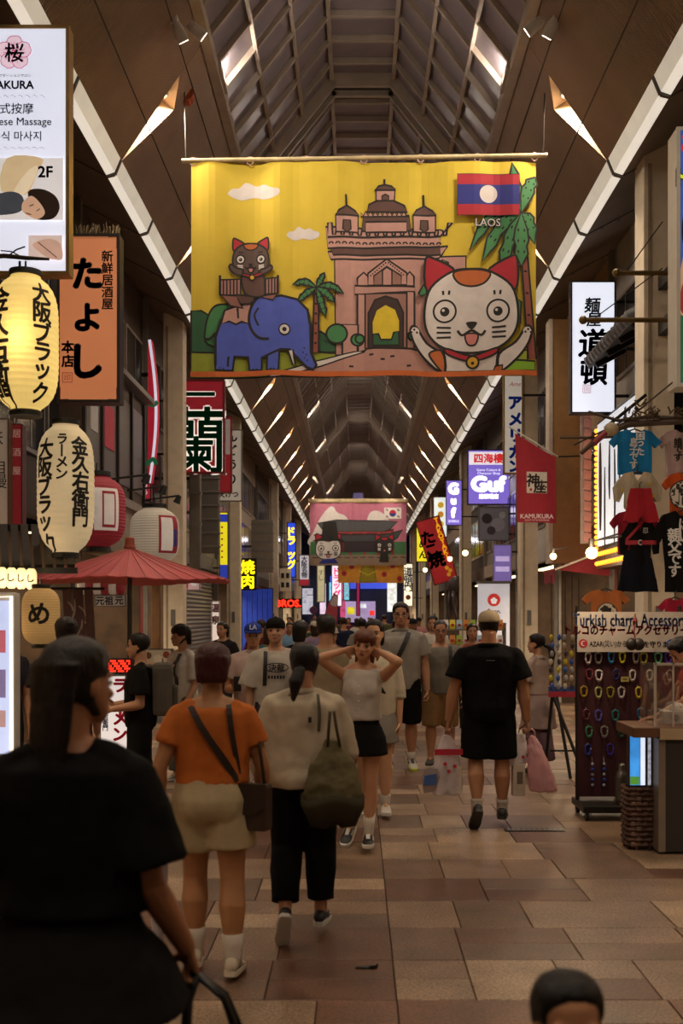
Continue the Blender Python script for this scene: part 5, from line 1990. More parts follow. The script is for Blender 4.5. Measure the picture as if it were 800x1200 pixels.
    # -------- hair
    def hair(s, c, style='short', length=.0, bangs=False, vol=1.10, pony=None, parts=None, front=.02):
        mb = MB()
        n = 30
        rs = []
        zl = [.10, .18, .26, .34, .42, .50, .56, .62, .68, .74, .80, .85, .89, .93, .96, .985, 1.0]
        for z in zl:
            w_, f, b = prof(HEADR, z)
            yc, ry = (f + b) / 2, (b - f) / 2
            ring = []
            for k in range(n):
                a = 2 * PI * k / n
                fr = (PI / 2 + a) % (2 * PI)              # 0 at the front
                fr = min(fr, 2 * PI - fr) / PI             # 0 front .. 1 back
                if fr < .30:
                    lim = .585 if bangs else .80 - .12 * max(0, (fr - .15) / .15)
                elif fr < .47:
                    lim = .48 if bangs else .55
                elif fr < .56:
                    lim = .36 if style == 'short' else .42
                else:
                    lim = .18 if style == 'short' else .05
                t = max(0, min(1, (z - lim) / .05 + .5))
                g = lerp(.86, vol + .05 * max(0, z - .8) * 2, t)
                if style == 'buzz':
                    g = lerp(.86, 1.03, t)
                x, y = w_ * g * math.cos(a), yc + ry * g * math.sin(a)
                ring.append(s.Hd((x, y, z * (1 + (g - 1) * .35))))
            rs.append(ring)
        top = [V(p) for p in rs[-1]]
        mb.rings(rs)
        mb.ball(s.Hd((0, .03, .93)), s.hs * .22 * vol, s.hs * .24 * vol, s.hs * .11, M=s.Rh)
        if length > 0:
            # hair falling behind and beside the face: rings from the crown down
            dn = []
            L = length / s.hs
            for t in (0, .15, .3, .45, .6, .75, .9, 1.0):
                z = .72 - t * (L + .55)
                w_ = lerp(.365, .345, min(1, t * 1.6)) * (1 - .25 * max(0, t - .6)) * vol / 1.1
                back = .50 * vol / 1.1 - .06 * t
                fy = front + .20 * min(1, t * 1.3)
                ring = []
                for k in range(18):
                    a = 2 * PI * k / 18
                    x = w_ * math.cos(a)
                    y = (fy + back) / 2 + (back - fy) / 2 * math.sin(a)
                    p = s.hc + s.Rh @ (V((x, y, max(z, 0)) ) * s.hs)
                    if z < 0:
                        p = p + (s.Rup @ V((0, .05, 1)).normalized()) * (z * s.hs)
                    ring.append(p)
                dn.append(ring)
            mb.rings(dn)
        if pony:
            p0 = s.Hd((0, .43, pony.get('z', .5)))
            L = pony.get('len', .25)
            mb.ball(p0 + s.Rh @ V((0, .02, 0)), s.hs * .10)
            mb.tube([p0, p0 + V(s.Rh @ V((0, .06, -.01))), p0 + s.Rh @ V((pony.get('sx', 0) * .5, .085, -L * .4)), p0 + s.Rh @ V((pony.get('sx', 0), .07, -L))], [s.hs * .09, s.hs * .16, s.hs * .19, s.hs * .05], 12)
        o = mb.build('hair', hair_m(c), s.root)
        grow(o, max(s.vox, .006), 3, folds=.006, fsize=.03)
        return o

    def cap(s, c, back=False, logo=None, brim=True, bill_c=None):
        mb = MB()
        rs = []
        for z in (.55, .62, .70, .78, .85, .91, .955, .985, 1.0, 1.01):
            w_, f, b = prof(HEADR, min(z, .995))
            yc, ry = (f + b) / 2, (b - f) / 2
            g = 1.16 if z < .9 else 1.22
            rs.append([s.Hd((w_ * g * math.cos(a), yc + ry * g * math.sin(a), z + .05)) for a in (2 * PI * k / 24 for k in range(24))])
        mb.rings(rs)
        o = mb.build('cap_crown', cloth_m(c), s.root, smooth=True)
        sy = 1 if back else -1
        b = MB()
        pts = []
        for lay, dz in ((0, 0), (1, .02)):
            row = []
            for k in range(13):
                a = PI * k / 12
                x = .36 * math.cos(a)
                row.append((x, sy * (.32 + .42 * math.sin(a)), .70 - .05 * math.sin(a) + dz - .04 * abs(math.cos(a))))
            pts.append(row)
        vs = [s.Hd(p) for p in pts[0]] + [s.Hd(p) for p in pts[1]]
        N = 13
        fs = [tuple(range(N - 1, -1, -1)), tuple(range(N, 2 * N))] + [(k, (k + 1) % N, N + (k + 1) % N, N + k) for k in range(N)]
        b.add(vs, fs)
        b.build('cap_bill', cloth_m(bill_c or c), s.root)
        MB().ball(s.Hd((0, .03, 1.068)), s.hs * .03).build('cap_button', cloth_m(c), s.root)
        if back:
            MB().tube([s.Hd((-.2, -.40, .74)), s.Hd((0, -.47, .77)), s.Hd((.2, -.40, .74))], s.hs * .022, 6).build('cap_strap', cloth_m(c), s.root)
        if logo:
            a = Art()
            a.text(logo[0], 0, 0, s.hs * .2, ink(logo[1], .05), bold=.03)
            ly = -.49 if not back else .53
            a.build('cap_emblem', lambda u, v, l: tuple(s.Hd((u / s.hs, -.475 - l / s.hs + (v / s.hs) * .25, .87 + v / s.hs))), s.root)
        return o

    # -------- clothes
    def top(s, c, hem=.50, sleeve=.55, off=.014, loose=.0, neck=.826, collar=None, name='shirt', flare=.0, folds=.014, sleeve_r=1.0, cuff=None, asym=0.0):
        H = s.H
        mb = MB()
        zs = []
        z = hem
        while z < neck - .006:
            zs.append(z)
            z += .022
        zs.append(neck)
        rs = []
        for z in zs:
            t = max(0, (.62 - z) / .12)
            o = off + loose * (1 - abs(z - .60) / .30 if abs(z - .60) < .30 else 0) + flare * t
            if z > .80:
                o = off * .55
            rx = max(prof(s.tab, .53)[0], prof(s.tab, .70)[0])
            ring = s.T(max(z, .50) if z < .5 else z, o)
            if z < .5:
                ring = [p - V((0, 0, (.5 - z) * H)) for p in ring]
            wl_ = max(0, min(1, (.80 - z) / .12)) * max(0, min(1, (z - .50) / .05))
            if loose and wl_ > 0:                        # hang straight instead of following the waist
                k = prof(s.tab, z)[0] / rx
                cen = V((0, 0, 0))
                for p in ring:
                    cen += p / len(ring)
                ring = [V((cen.x + (p.x - cen.x) * lerp(1, 1 / k, .6 * wl_), cen.y + (p.y - cen.y) * lerp(1, 1 / k, .35 * wl_), p.z)) for p in ring]
            rs.append(ring)
        mb.rings(rs)
        if s.fem:
            for sg in (-1, 1):
                mb.ball(s.U((sg * .036 * H, -.036 * H, .720 * H)), .046 * H + off, .032 * H + off, .050 * H + off)
        for sg in (-1, 1):
            sh, el, wr = s.J['sh', sg], s.J['el', sg], s.J['wr', sg]
            b = .5 + .5 * s.bulk
            ar = (.029 if not s.fem else .025) * H * b
            if sleeve <= 0:
                mb.tube([s.U((sg * .045 * H, .010 * H, .822 * H)), s.U((sg * .070 * H, .004 * H, .80 * H)), s.U((sg * .075 * H, 0, .76 * H))], [.020 * H, .026 * H, .03 * H], 10)
                continue
            mb.ball(sh, ar * 1.15 + off * .7, ar * 1.1 + off, ar * 1.2 + off * .45)
            mb.tube([s.U((sg * .03 * H, .012 * H, min(.826, neck) * H)), s.U((sg * .06 * H, .010 * H, .812 * H)), sh], [.020 * H + off * .4, .024 * H + off * .5, ar * 1.08 + off * .6], 10)
            mb.tube([s.U((sg * .06 * H, 0, .72 * H)), sh.lerp(el, .22)], [.030 * H + off, ar * 1.05 + off], 10)
            P, R = [sh], [ar * 1.12 + off * .75]
            if sleeve <= 1:
                for t in (.4, .8, 1.0):
                    P.append(sh.lerp(el, sleeve * t))
                    R.append((ar * lerp(1.2, 1.0, sleeve * t) + off * (1 + .6 * t)) * lerp(1, sleeve_r, t))
            else:
                P += [sh.lerp(el, .5), el]
                R += [ar * 1.1 + off * 1.2, ar * .95 + off * 1.3]
                for t in (.5, 1.0):
                    P.append(el.lerp(wr, (sleeve - 1) * t))
                    R.append((ar * lerp(.95, .75, (sleeve - 1) * t) + off) * lerp(1, sleeve_r, t))
                mb.ball(el, ar * .95 + off * 1.3)
            mb.tube(P, R, 14)
        o = mb.build(name, cloth_m(c), s.root)
        grow(o, s.vox * 1.35, 3, folds=folds, fsize=.11)
        s.shirt_off = off + loose * .6
        if collar:
            rs = []
            for z, g in ((neck - .010, .004), (neck + .004, .008), (neck + .018, .010), (neck + .018, .004), (neck + .004, .001)):
                rs.append(s.T(min(z, .845), g + .004 * s.H / 1.7, n=20))
            m2 = MB().rings(rs, cap=False, close=True)
            m2.build('collar', cloth_m(collar), s.root, smooth=True)
        return o

    def chest(s, u, v, lift=0.0, back=False):
        """point on the shirt front (or back) at u across, v height fraction*H"""
        z = v / s.H
        rx, ry, yc = prof(s.tab, z)
        b = s.bulk
        off = getattr(s, 'shirt_off', .014) + .012
        rx = rx * s.H * b + off
        ry = ry * s.H * b + off
        q = max(0.0, 1 - (u / rx) ** 2) ** .5
        y = yc * s.H + (ry * q + lift + .004 + (.012 * s.H if (s.fem and not back and .68 < z < .76) else 0)) * (1 if back else -1)
        return s.U((u, y, v))

    def strap(s, pts, w_, m, name='strap', back=False, both=False):
        """band laid over the shirt through (u, height fraction) points; on the back or the front"""
        P = []
        sm = smooth_line([(p[0], p[1]) for p in pts], False, 5)
        for u, z in sm:
            P.append(s.chest(u, z * s.H, .006, back))
        mb = MB()
        for a, b in zip(P, P[1:]):
            nrm = V((0, 1 if back else -1, .1))
            mb.beam(a, b + (b - a) * .15, w_, .008, nrm)
        return mb.build(name, m, s.root)

    def bottoms(s, c, kind='trousers', length=1.9, off=.012, waist=.60, wide=.0, name=None, folds=.010, end_r=None):
        H = s.H
        mb = MB()
        zs = [.47, .485, .505, .53, .555, .58, waist]
        mb.rings([s.T(z, off + .003) for z in zs])
        b = .5 + .5 * s.bulk
        th = (.052 if not s.fem else .054) * H * b
        for sg in (-1, 1):
            hip, kn, an = s.J['hip', sg], s.J['knee', sg], s.J['ankle', sg]
            mb.ball(s.U((sg * .042 * H, .035 * H, .505 * H)), .046 * H * s.bulk + off, .044 * H * s.bulk + off, .048 * H + off)
            P, R = [], []
            for t in (-.1, .1, .3, .5, .7, .85, 1.0, 1.15, 1.35, 1.55, 1.75, 1.88, 2.0):
                if t > length:
                    break
                p = hip + (kn - hip) * t if t <= 1 else kn.lerp(an, t - 1)
                r0 = th * (1.02 if t < .3 else lerp(1.0, .68, (t - .3) / .7)) if t <= 1 else th * lerp(.68, .42, (t - 1) * .9 if t > 1.35 else (t - 1) * .4)
                P.append(p + V((0, .010 * H, 0)) * (1 if 1.15 <= t <= 1.6 else 0))
                R.append(r0 + off * 1.25 + wide * min(1, max(0, t / max(.8, length))))
            t = length
            p = hip + (kn - hip) * t if t <= 1 else kn.lerp(an, t - 1)
            P.append(p)
            R.append(R[-1] if end_r is None else end_r)
            mb.tube(P, R, 16)
        o = mb.build(name or kind, cloth_m(c), s.root)
        grow(o, s.vox * 1.35, 2, folds=folds, fsize=.10)
        return o

    def skirt(s, c, hem=.36, off=.012, flare=.05, waist=.61, name='skirt', folds=.016, c2=None, zc=None, pleats=0):
        H = s.H
        mb = MB()
        rs = []
        z = hem
        zs = []
        while z < waist:
            zs.append(z)
            z += .02
        zs.append(waist)
        for z in zs:
            t = max(0, (.55 - z) / max(.05, .55 - hem))
            ring = s.T(max(z, .53), off + .024 * min(1, 2.5 * t) + flare * t, n=32)
            hipd = V((0, 0, 0))
            if z < .53:
                a = (s.J['knee', 1] + s.J['knee', -1]) / 2
                q = min(1, (.53 - z) / .245)
                sw = V((a.x, a.y, 0)) * q * .9
                sp_ = abs(s.J['knee', 1].y - s.J['knee', -1].y) / 2 * q
                ring = [V((p.x, p.y * (1 + sp_ / (.07 * H)), p.z)) - V((0, 0, (.53 - z) * H)) + sw for p in ring]
            if pleats:
                cen = sum(ring, V((0, 0, 0))) / len(ring)
                ring = [cen + (p - cen) * (1 + .05 * t * math.sin(pleats * 2 * PI * i / len(ring))) for i, p in enumerate(ring)]
            rs.append(ring)
        mb.rings(rs)
        o = mb.build(name, cloth_m(c), s.root)
        grow(o, s.vox * 1.3, 2, folds=folds, fsize=.13)
        return o

    def shoes(s, c, sole='#b8b2aa', sock=None, sock_top=.30, accent=None):
        H = s.H
        k = H / 1.7
        for sg in (-1, 1):
            an, kn = s.J['ankle', sg], s.J['knee', sg]
            R = Matrix.Rotation(s.J['pitch', sg], 3, 'X') @ Matrix.Rotation(sg * .12, 3, 'Z')
            b = .5 + .5 * s.bulk
            th = (.052 if not s.fem else .054) * H * b

            def q(x, y, z):
                return an + R @ V((x * k, y * k, z * k - .042 * H))
            up = MB()
            st = [(.075, .022, .045, .060), (.060, .034, .050, .085), (.03, .038, .055, .095), (-.02, .040, .055, .085), (-.06, .042, .046, .066), (-.10, .046, .036, .050), (-.14, .045, .028, .040), (-.175, .036, .022, .032), (-.192, .018, .014, .020)]
            rs = []
            for y, w_, zc, top in st:
                ring = []
                for i in range(12):
                    a = 2 * PI * i / 12
                    ring.append(q(w_ * math.cos(a), y, .018 + (top - .018) * (.5 + .5 * math.sin(a))))
                rs.append(ring)
            up.rings(rs)
            o = up.build('shoe', mat('shoe_' + c.strip('#'), c, .55, var=.1), s.root, smooth=True)
            so = MB()
            rs = []
            for zz, g in ((0.0, .98), (.006, 1.06), (.024, 1.05), (.028, .98)):
                ring = []
                out = [(y, w_) for y, w_, *_ in st]
                for y, w_ in out:
                    ring.append(q(w_ * g, y * 1.02, zz))
                for y, w_ in reversed(out):
                    ring.append(q(-w_ * g, y * 1.02, zz))
                rs.append(ring)
            so.rings(rs)
            so.build('sole', mat('sole_' + sole.strip('#'), sole, .6, var=.1), o)
            if accent:
                for yy in (-.03, -.055, -.08):
                    for xs in (-1, 1):
                        MB().beam(q(xs * .043, yy, .03), q(xs * .036, yy - .012, .068), .010 * k, .004, (xs, 0, 0)).build('stripe', mat('accent_' + accent.strip('#'), accent, .5), o)
                MB().beam(q(0, -.05, .080), q(0, -.10, .056), .03 * k, .006, (0, 0, 1)).build('laces', mat('accent_' + accent.strip('#'), accent, .5), o)
            if sock:
                P = [an + (kn - an) * t for t in (-.06, .05, .15, sock_top)]
                ca = V((0, .012 * H, 0))
                MB().tube([P[0], P[1], P[2] + ca * .2, P[3] + ca * .6], [th * .48, th * .46, th * .50, th * .58 if sock_top > .2 else th * .52], 14).build('sock', cloth_m(sock), s.root, smooth=True)
# ================================================================ LANTERNS, STALLS, GOODS
def lantern(label, px, py, d, rpx, hpx, col, emit, texts=(), ribs=22, group=None, cap=True, band=None, name='paper_lantern', light=0.0, tcol='#1a1210', yaw=0.0, capm=None, sq=2.6):
    """paper lantern centred at a pixel; texts: (string, angle from the front, top height fraction, char px)"""
    k = d / FPX
    R, Hh = rpx * k, hpx * k
    p = pt(px, py, d)
    r = thing(name, label, 'lantern', p, yaw, group)

    def rad(z):
        q = min(1.0, abs(z) / (Hh / 2))
        return R * max(.46, max(0.0, 1 - q ** (sq * 1.7)) ** .5)
    prof_ = []
    n = ribs * 2
    for i in range(n + 1):
        z = -Hh / 2 + Hh * i / n
        prof_.append((rad(z) * (1.0 if i % 2 else .982), z))
    m = mat('lantern_%s_%d' % (col.strip('#'), int(emit * 100)), col, .7, emit=emit, var=.08, vscale=3)
    MB().lathe((0, 0, 0), prof_, 36).build('paper_body', m, r, smooth=False)
    cm = capm or BLACKM
    r0 = rad(Hh / 2)
    if cap:
        MB().lathe((0, 0, Hh / 2), [(r0 * 1.0, -.01), (r0 * 1.08, 0), (r0 * 1.08, R * .14), (r0 * .9, R * .16)], 24).build('top_cap', cm, r)
        MB().lathe((0, 0, -Hh / 2), [(r0 * .9, -R * .16), (r0 * 1.08, -R * .14), (r0 * 1.08, 0), (r0 * 1.0, .01)], 24).build('bottom_cap', cm, r)
        MB().cyl((0, 0, Hh / 2 + R * .12), (0, 0, Hh / 2 + R * .45), .008, 6).build('hanging_cord', BLACKM, r)
    a = Art(.0002)
    ik = ink(tcol)
    for (t, ang, z0, ch) in texts:
        a.text(t, ang * R, Hh * z0, ch * k, ik, bold=.035, vertical=True, pitch=1.04)
    if band:
        for (bc, a0, a1, z0, z1) in band:
            a.layer += 1
            a.rect(a0 * R, z0 * Hh, a1 * R, z1 * Hh, ink(bc[0], bc[1]))
    if a.f:
        a.build('lettering', lambda u, v, l: ((rad(v) * 1.004 + l + .001) * math.sin(u / R), -(rad(v) * 1.004 + l + .001) * math.cos(u / R), v), r, grid=.03)
    if light:
        lamp('lantern_light', 'POINT', p + V((0, -R * 1.4, 0)), light, (1, .75, .42), .15)
    return r


lantern('upper cream lantern with black vertical characters under the massage light box', 30, 403, 8.3, 38, 160, '#e2c270', .72,
        [('大阪ブラック', .82, .40, 22), ('金久右衛門', -.62, .36, 27)], tcol='#20160c', light=3)
lantern('lower pale lantern with noodle shop lettering above the red parasol', 77, 573, 9.5, 33, 152, '#c9b48c', .42,
        [('大阪ブラック', -.55, .36, 21), ('ラーメン', .12, .40, 13), ('金久右衛門', .80, .38, 20)], tcol='#17100c')
# ropes, branch and small fittings that hang the lanterns
r = thing('hanging_branch', 'dark twisted branch from which the upper lantern hangs', 'branch', pt(20, 303, 8.3))
MB().tube([(-.3, 0, .0), (-.1, 0, .02), (.08, -.01, .0), (.24, 0, -.005)], [.014, .018, .016, .010], 7).build('branch', mat('dark_bark', '#2a1c14', .9), r)
MB().tube([(-.08, 0, .01), (0, -.02, .06), (.06, 0, .09)], .006, 5).build('twig', mat('dark_bark', '#2a1c14', .9), r)
MB().tube([(.04, 0, .01), (-.04, -.01, .05), (-.12, 0, .06)], .005, 5).build('twig', mat('dark_bark', '#2a1c14', .9), r)
MB().cyl((.02, 0, -.02), (.02, 0, -.12), .01, 6).build('cord', BLACKM, r)

lantern('round red and white lantern half hidden by the lower pale lantern', 113, 600, 13.0, 34, 84, '#8c2430', .14, band=[(('#c8beb4', .25), .15, 1.05, -.28, .30), (('#8c2430', .14), .42, .92, -.24, .26), (('#c8beb4', .25), .48, .86, -.20, .22)],
        texts=[('しん', .67, .16, 14)], name='round_lantern', sq=2.2)
lantern('round white lantern with red framed mark above the parasol', 181, 628, 15.5, 29, 66, '#b3a795', .22, band=[(('#8c2430', .14), .35, 1.35, -.32, .34), (('#c8beb4', .25), .45, 1.0, -.28, .30), (('#2c2c70', .1), 1.02, 1.25, -.2, .1)],
        texts=[('しん', .72, .2, 15)], name='round_lantern', sq=2.2)

# ---- red paper parasol
d = 11.0
p = pt(152, 632, d)
r = thing('paper_parasol', 'wide red oiled paper parasol on a dark pole', 'parasol', (p.x, p.y, 0))
zt, zr, RR = p.z - .08, wz(680, d), .985
N = 36
rows = []
for t in (0.02, .12, .3, .5, .7, .85, 1.0):
    row = []
    for k in range(N * 2):
        a = 2 * PI * k / (N * 2)
        rr_ = RR * t * (1.0 if k % 2 == 0 else .992)
        z = zr + (zt - zr) * (1 - t ** .92) - (0 if k % 2 == 0 else .008 * t) - (.012 * math.sin(5 * a) * t)
        row.append((rr_ * math.cos(a), rr_ * math.sin(a), z))
    rows.append(row)
low = [[(x * .995, y * .995, z - .012) for x, y, z in row] for row in reversed(rows)]
PAR = mat('parasol_paper', '#b04448', .6, var=.1, vscale=4)
MB().rings(rows + low, cap=False, close=True).build('canopy', PAR, r)
me_rib = None
for k in range(N):
    a = 2 * PI * k / N
    pts_ = [(RR * t * math.cos(a), RR * t * math.sin(a), zr + (zt - zr) * (1 - t ** .92) + .004 - .012 * math.sin(5 * a) * t) for t in (.05, .35, .7, 1.01)]
    MB().tube(pts_, .0035, 4).build('rib', mat('parasol_rib', '#a85a52', .6), r)
MB().lathe((0, 0, zt), [(.055, -.05), (.06, 0), (.05, .03), (.045, .09), (.03, .10)], 16).build('top_knob', mat('parasol_knob', '#8a3f2a', .6), r)
MB().cyl((0, 0, 0.0), (0, 0, zt), .024, 10).build('pole', BLACKM, r)
MB().lathe((0, 0, 0), [(.22, 0), (.22, .05), (.06, .10), (.04, .16)], 20).build('base', BLACKM, r)

# ---- little roof and lit lanterns of the stall at the edge
r = thing('stall_roof', 'dark slatted awning roof over the lantern stall', 'awning', (wx(-10, 9.6), 9.6, 0))
zt, zb = wz(618, 9.9), wz(663, 9.3)
for i in range(14):
    x = -.55 + i * .092
    MB().beam((x - .10, .35, zt + .02), (x + .10 + .02, -.3, zb), .062, .03).build('roof_slat', mat('dark_slat', '#2a2420', .5), r)
MB().beam((-.6, -.3, zb - .04), (.82, -.3, zb - .04), .05, .05).build('eave_beam', BLACKM, r)
MB().beam((-.6, .38, zt), (.62, .38, zt), .06, .06).build('ridge_beam', BLACKM, r)
for x in (-.5,):
    MB().cyl((x, .3, 0), (x, .3, zt), .03, 8).build('post', BLACKM, r)
MB().beam((-.5, .34, zt), (-1.05, .34, zt), .05, .05).build('wall_arm', BLACKM, r)
for i in range(4):
    lantern('small lit cream lantern under the slatted awning, %s from its open end' % ['fourth', 'third', 'second', 'first'][i], 2 + i * 11.5, 677 + i * .5, 9.2, 6.6, 25, '#f2d69a', 1.0, [('し', .2, .2, 9)], ribs=6, group='row of small lit lanterns', light=0)
lamp('stall_light', 'POINT', pt(12, 690, 9.0), 6, (1, .76, .45), .2)
lantern('tall dim cream lantern with one brushed character behind the dark haired head', 48, 722, 8.6, 22, 68, '#b08a52', .30, [('め', .15, .22, 24)], tcol='#17100c')
for i in range(6):
    lantern('tiny %s lantern under the parasol, %s from its pole' % ('red' if i % 2 else 'white', ['sixth', 'fifth', 'fourth', 'third', 'second', 'first'][i]), 96 + i * 9, 687, 13.2, 5.6, 20, '#7c2028' if i % 2 else '#b8a898', .12, ribs=5, group='string of tiny lanterns')

# ---- glowing menu kiosk at the edge
F = PX(-60, 694, 17, 1003, 7.9)
r = thing('menu_kiosk', 'upright glowing menu screen with bright rounded frame at the stall', 'kiosk', (F.x, F.d, 0))
zt = wz(694, 7.9)
MB().box(-F.w / 2, F.w / 2, 0, .16, .06, zt).build('cabinet', WHITEM, r, bevel=.03)
MB().box(-F.w / 2 + .05, F.w / 2 - .035, -.008, 0, .75, zt - .06).build('screen', mat('menu_screen', '#b8c4e8', emit=.85, var=.12, vscale=3), r)
fr = [(-F.w / 2 + .03, -.01, .12), (-F.w / 2 + .03, -.01, zt - .05), (F.w / 2 - .02, -.01, zt - .03), (F.w / 2 - .016, -.01, .74)]
MB().tube(fr, .011, 6).build('light_frame', mat('frame_glow', '#fff0d8', emit=1.4, var=0), r)
a = Art()
for z, c_, hh in ((1.55, '#c86a78', .16), (1.25, '#8a7aa8', .2), (1.0, '#c8a0a0', .12)):
    a.rect(-.15, z - hh / 2, F.w / 2 - .06, z + hh / 2, ink(c_, .45))
a.build('printed_panels', lambda u, v, l: (u, -.009 - l, v), r)
MB().box(-F.w / 2 - .02, F.w / 2 + .02, -.05, .22, 0, .06).build('foot', BLACKM, r)

# ---- ramen light box with LED display
F = PX(117, 790, 151, 868, 10.6)
r = thing('light_box_stand', 'standing white light box with red vertical lettering and LED strip on top', 'sign', (F.x, F.d, 0))
z1 = wz(790, 10.6)
MB().box(-F.w / 2, F.w / 2, 0, .2, .05, z1).build('cabinet', GREYM, r, bevel=.006)
MB().box(-F.w / 2 + .012, F.w / 2 - .012, -.006, 0, .10, z1 - .02).build('face', mat('ramen_face', '#dcd6d6', emit=.62, var=.03), r)
a = Art()
for i, ch in enumerate('ラーメン'):
    if ch == 'ー':
        a.stroke([(.06, z1 - .30), (.055, z1 - .42)], .03, ink('#b02434', .15))
    else:
        a.text(ch, .055, z1 - .11 - .155 * i, .13, ink('#b02434', .15), bold=.05)
a.text('金久右衛門', -.085, z1 - .28, .05, DKINK, vertical=True, bold=.03)
a.build('lettering', lambda u, v, l: (u, -.007 - l, v), r)
MB().box(-F.w / 2 - .01, F.w / 2 + .03, -.02, .18, z1 + .01, z1 + .15).build('led_display', mat('led_black', '#240808', .4, emit=.0), r)
me_l = MB().box(-.008, .008, -.004, 0, -.008, .008).mesh('led_dot', mat('led_red', '#ff2a18', emit=2.5, var=0))
for i in range(15):
    for j in range(5):
        if (i * 7 + j * 3) % 4 != 0:
            obj('led_dot', me_l, r, (-F.w / 2 + .012 + i * .0195, -.022, z1 + .03 + j * .024))
MB().cyl((.13, -.05, 0), (.13, -.05, .42), .04, 12).build('black_tube', BLACKM, r)

# ---- shop details along the west front
simple_sign('small pale hanging board with two characters under the tiny lanterns', (112, 697, 149, 711), 13.6, '#5a5048', '#9a8f84', .12, [('元祖', 124, 704, 9, BLK, 0, dict(bold=.03)), ('元', 141, 704, 9, BLK, 0, dict(bold=.03))])
simple_sign('photo menu board with dishes behind the man in black', (168, 760, 203, 788), 12.8, '#4a3a2c', '#9a8468', .25, [('o', 175, 768, 4, ink('#6a4a2c', .1), 0), ('o', 186, 772, 5, ink('#b09a7c', .2), 0), ('o', 196, 767, 4, ink('#7c3a24', .1), 0), ('o', 178, 780, 4, ink('#a8824c', .2), 0), ('o', 192, 782, 4, ink('#5a4a34', .1), 0)])
# curved red neon panel beyond the timber windows
F = PX(170, 398, 186, 566, 18.6)
r = thing('neon_sign', 'tall red lens shaped neon panel with green and white curves by the column', 'sign', (F.x, F.d, F.z), -.15)
out = [(F.w * .5 * math.sin(PI * t) - F.w * .1, (t - .5) * F.h) for t in [i / 16 for i in range(17)]]
pts_ = out + [(-F.w * .3, F.h / 2), (-F.w * .3, -F.h / 2)]
MB().prism(pts_, 1, 0, .12).build('panel', mat('neon_red_panel', '#a01c2c', emit=.5, var=.1), r)
a = Art(.001)
a.stroke([(u - .02, v) for u, v in out], .05, ink('#c8c0d0', .8))
a.stroke([(-.1, .15), (.02, .1), (.1, .16)], .07, ink('#1c6a44', .3), sm=True)
a.stroke([(-.1, -.9), (.02, -.8), (.08, -.9)], .07, ink('#1c6a44', .3), sm=True)
a.build('lettering', lambda u, v, l: (u, -.002 - l, v), r)
MB().box(-F.w / 2 - .08, -F.w / 2 + .1, .03, .09, .6, .66).build('bracket', BLACKM, r)
# timber window storey with small posters, its gutter and lamps
r = thing('timber_bay', 'dark timber framed upper window bay with posters and a roof gutter', 'bay window', (XC - 3.62, 14.2, 0))
MB().box(-.3, 0, 0, 4.2, 3.45, 5.25).build('bay_wall', FM['brown'], r)
for i in range(5):
    MB().box(.0, .05, .02 + i * 1.0, .10 + i * 1.0, 3.5, 5.2).build('timber_post', mat('dark_timber', '#241a14', .6), r)
for i in range(4):
    w_ = MB().box(.0, .02, .14 + i * 1.0, .98 + i * 1.0, 3.7, 5.0).build('window_pane', mat('warm_window', '#4a4036', .3, emit=.04), r)
MB().box(.02, .035, 1.2, 1.8, 4.1, 4.7).build('red_poster', ink('#a03040', .12), r)
MB().box(.02, .035, .4, .8, 4.2, 4.8).build('white_poster', ink('#a8a098', .1), r)
MB().box(-.3, .16, -.05, 4.3, 5.25, 5.33).build('gutter', GREYM, r)
MB().box(-.3, .28, -.05, 4.3, 3.28, 3.40).build('canopy_ledge', mat('ledge_grey', '#8a8078', .5), r)
MB().box(-.3, .20, 0.1, 4.2, 2.62, 3.28).build('white_fascia', mat('fascia_cream', '#9a8c7c', .6, emit=0), r)
for i in range(3):
    MB().cyl((.2, .6 + i * 1.3, 3.55), (.75, .6 + i * 1.3, 3.62), .016, 6).build('lamp_arm', BLACKM, r)
    MB().tube([(.75, .6 + i * 1.3, 3.62), (.70, .6 + i * 1.3, 3.50)], [.035, .06], 10).build('lamp_shade', BLACKM, r)
simple_sign('short red sign with white writing below the timber bay', (163, 558, 178, 588), 18.9, '#501018', '#a82434', .5, [('らぁ', 170, 563, 9, ink('#e0d8d8', .6), 1)], side=-1)
simple_sign('tall red strip with white characters behind the lower lantern', (15, 498, 29, 625), 11.2, '#4a1418', '#8c2028', .16, [('居酒屋', 22, 505, 9, ink('#c8a89c', .15), 1, dict(pitch=2.4))], side=-1)
simple_sign('brown framed poster of brushed characters at the edge beneath the upper lantern', (-20, 492, 13, 616), 11.0, '#4a3018', '#a8988a', .14, [('味', -3, 505, 18, BLK, 1), ('自慢', 2, 540, 16, BLK, 1)], side=-1)
# clutter on the columns and between
for i, (px, py, d_, w_, h_, dp, c_, lab) in enumerate([(242, 600, 23.0, .5, 1.7, .25, '#5c5650', 'tall grey vent duct behind the red boards'), (228, 560, 22.0, .22, 3.6, .2, '#6a645c', 'slim grey riser duct next to the cream column'),
                                                       (307, 640, 36.0, .7, 1.7, .3, '#7a7066', 'grey mesh service cage on the upper wall')]):
    r = thing('wall_duct', lab, 'duct', pt(px, py, d_))
    MB().box(-w_ / 2, w_ / 2, 0, dp, -h_ / 2, h_ / 2).build('duct_body', mat('duct_' + c_.strip('#'), c_, .5, var=.1), r, bevel=.02)
    for j in range(6):
        z = -h_ / 2 + h_ * (j + .5) / 6
        MB().box(-w_ / 2 - .015, w_ / 2 + .015, -.015, dp, z - .02, z + .02).build('duct_band', GREYM, r)
    MB().box(-w_ / 2 - .5, -w_ / 2 + .02, dp * .4, dp * .6, -.03, .03).build('wall_fixing', BLACKM, r)
r = thing('meter_box', 'pale box with four dark meters on the third cream column', 'meter box', pt(334, 681, 44.3))
MB().box(-.22, .22, 0, .3, -.4, .5).build('box_body', CREAM, r, bevel=.02)
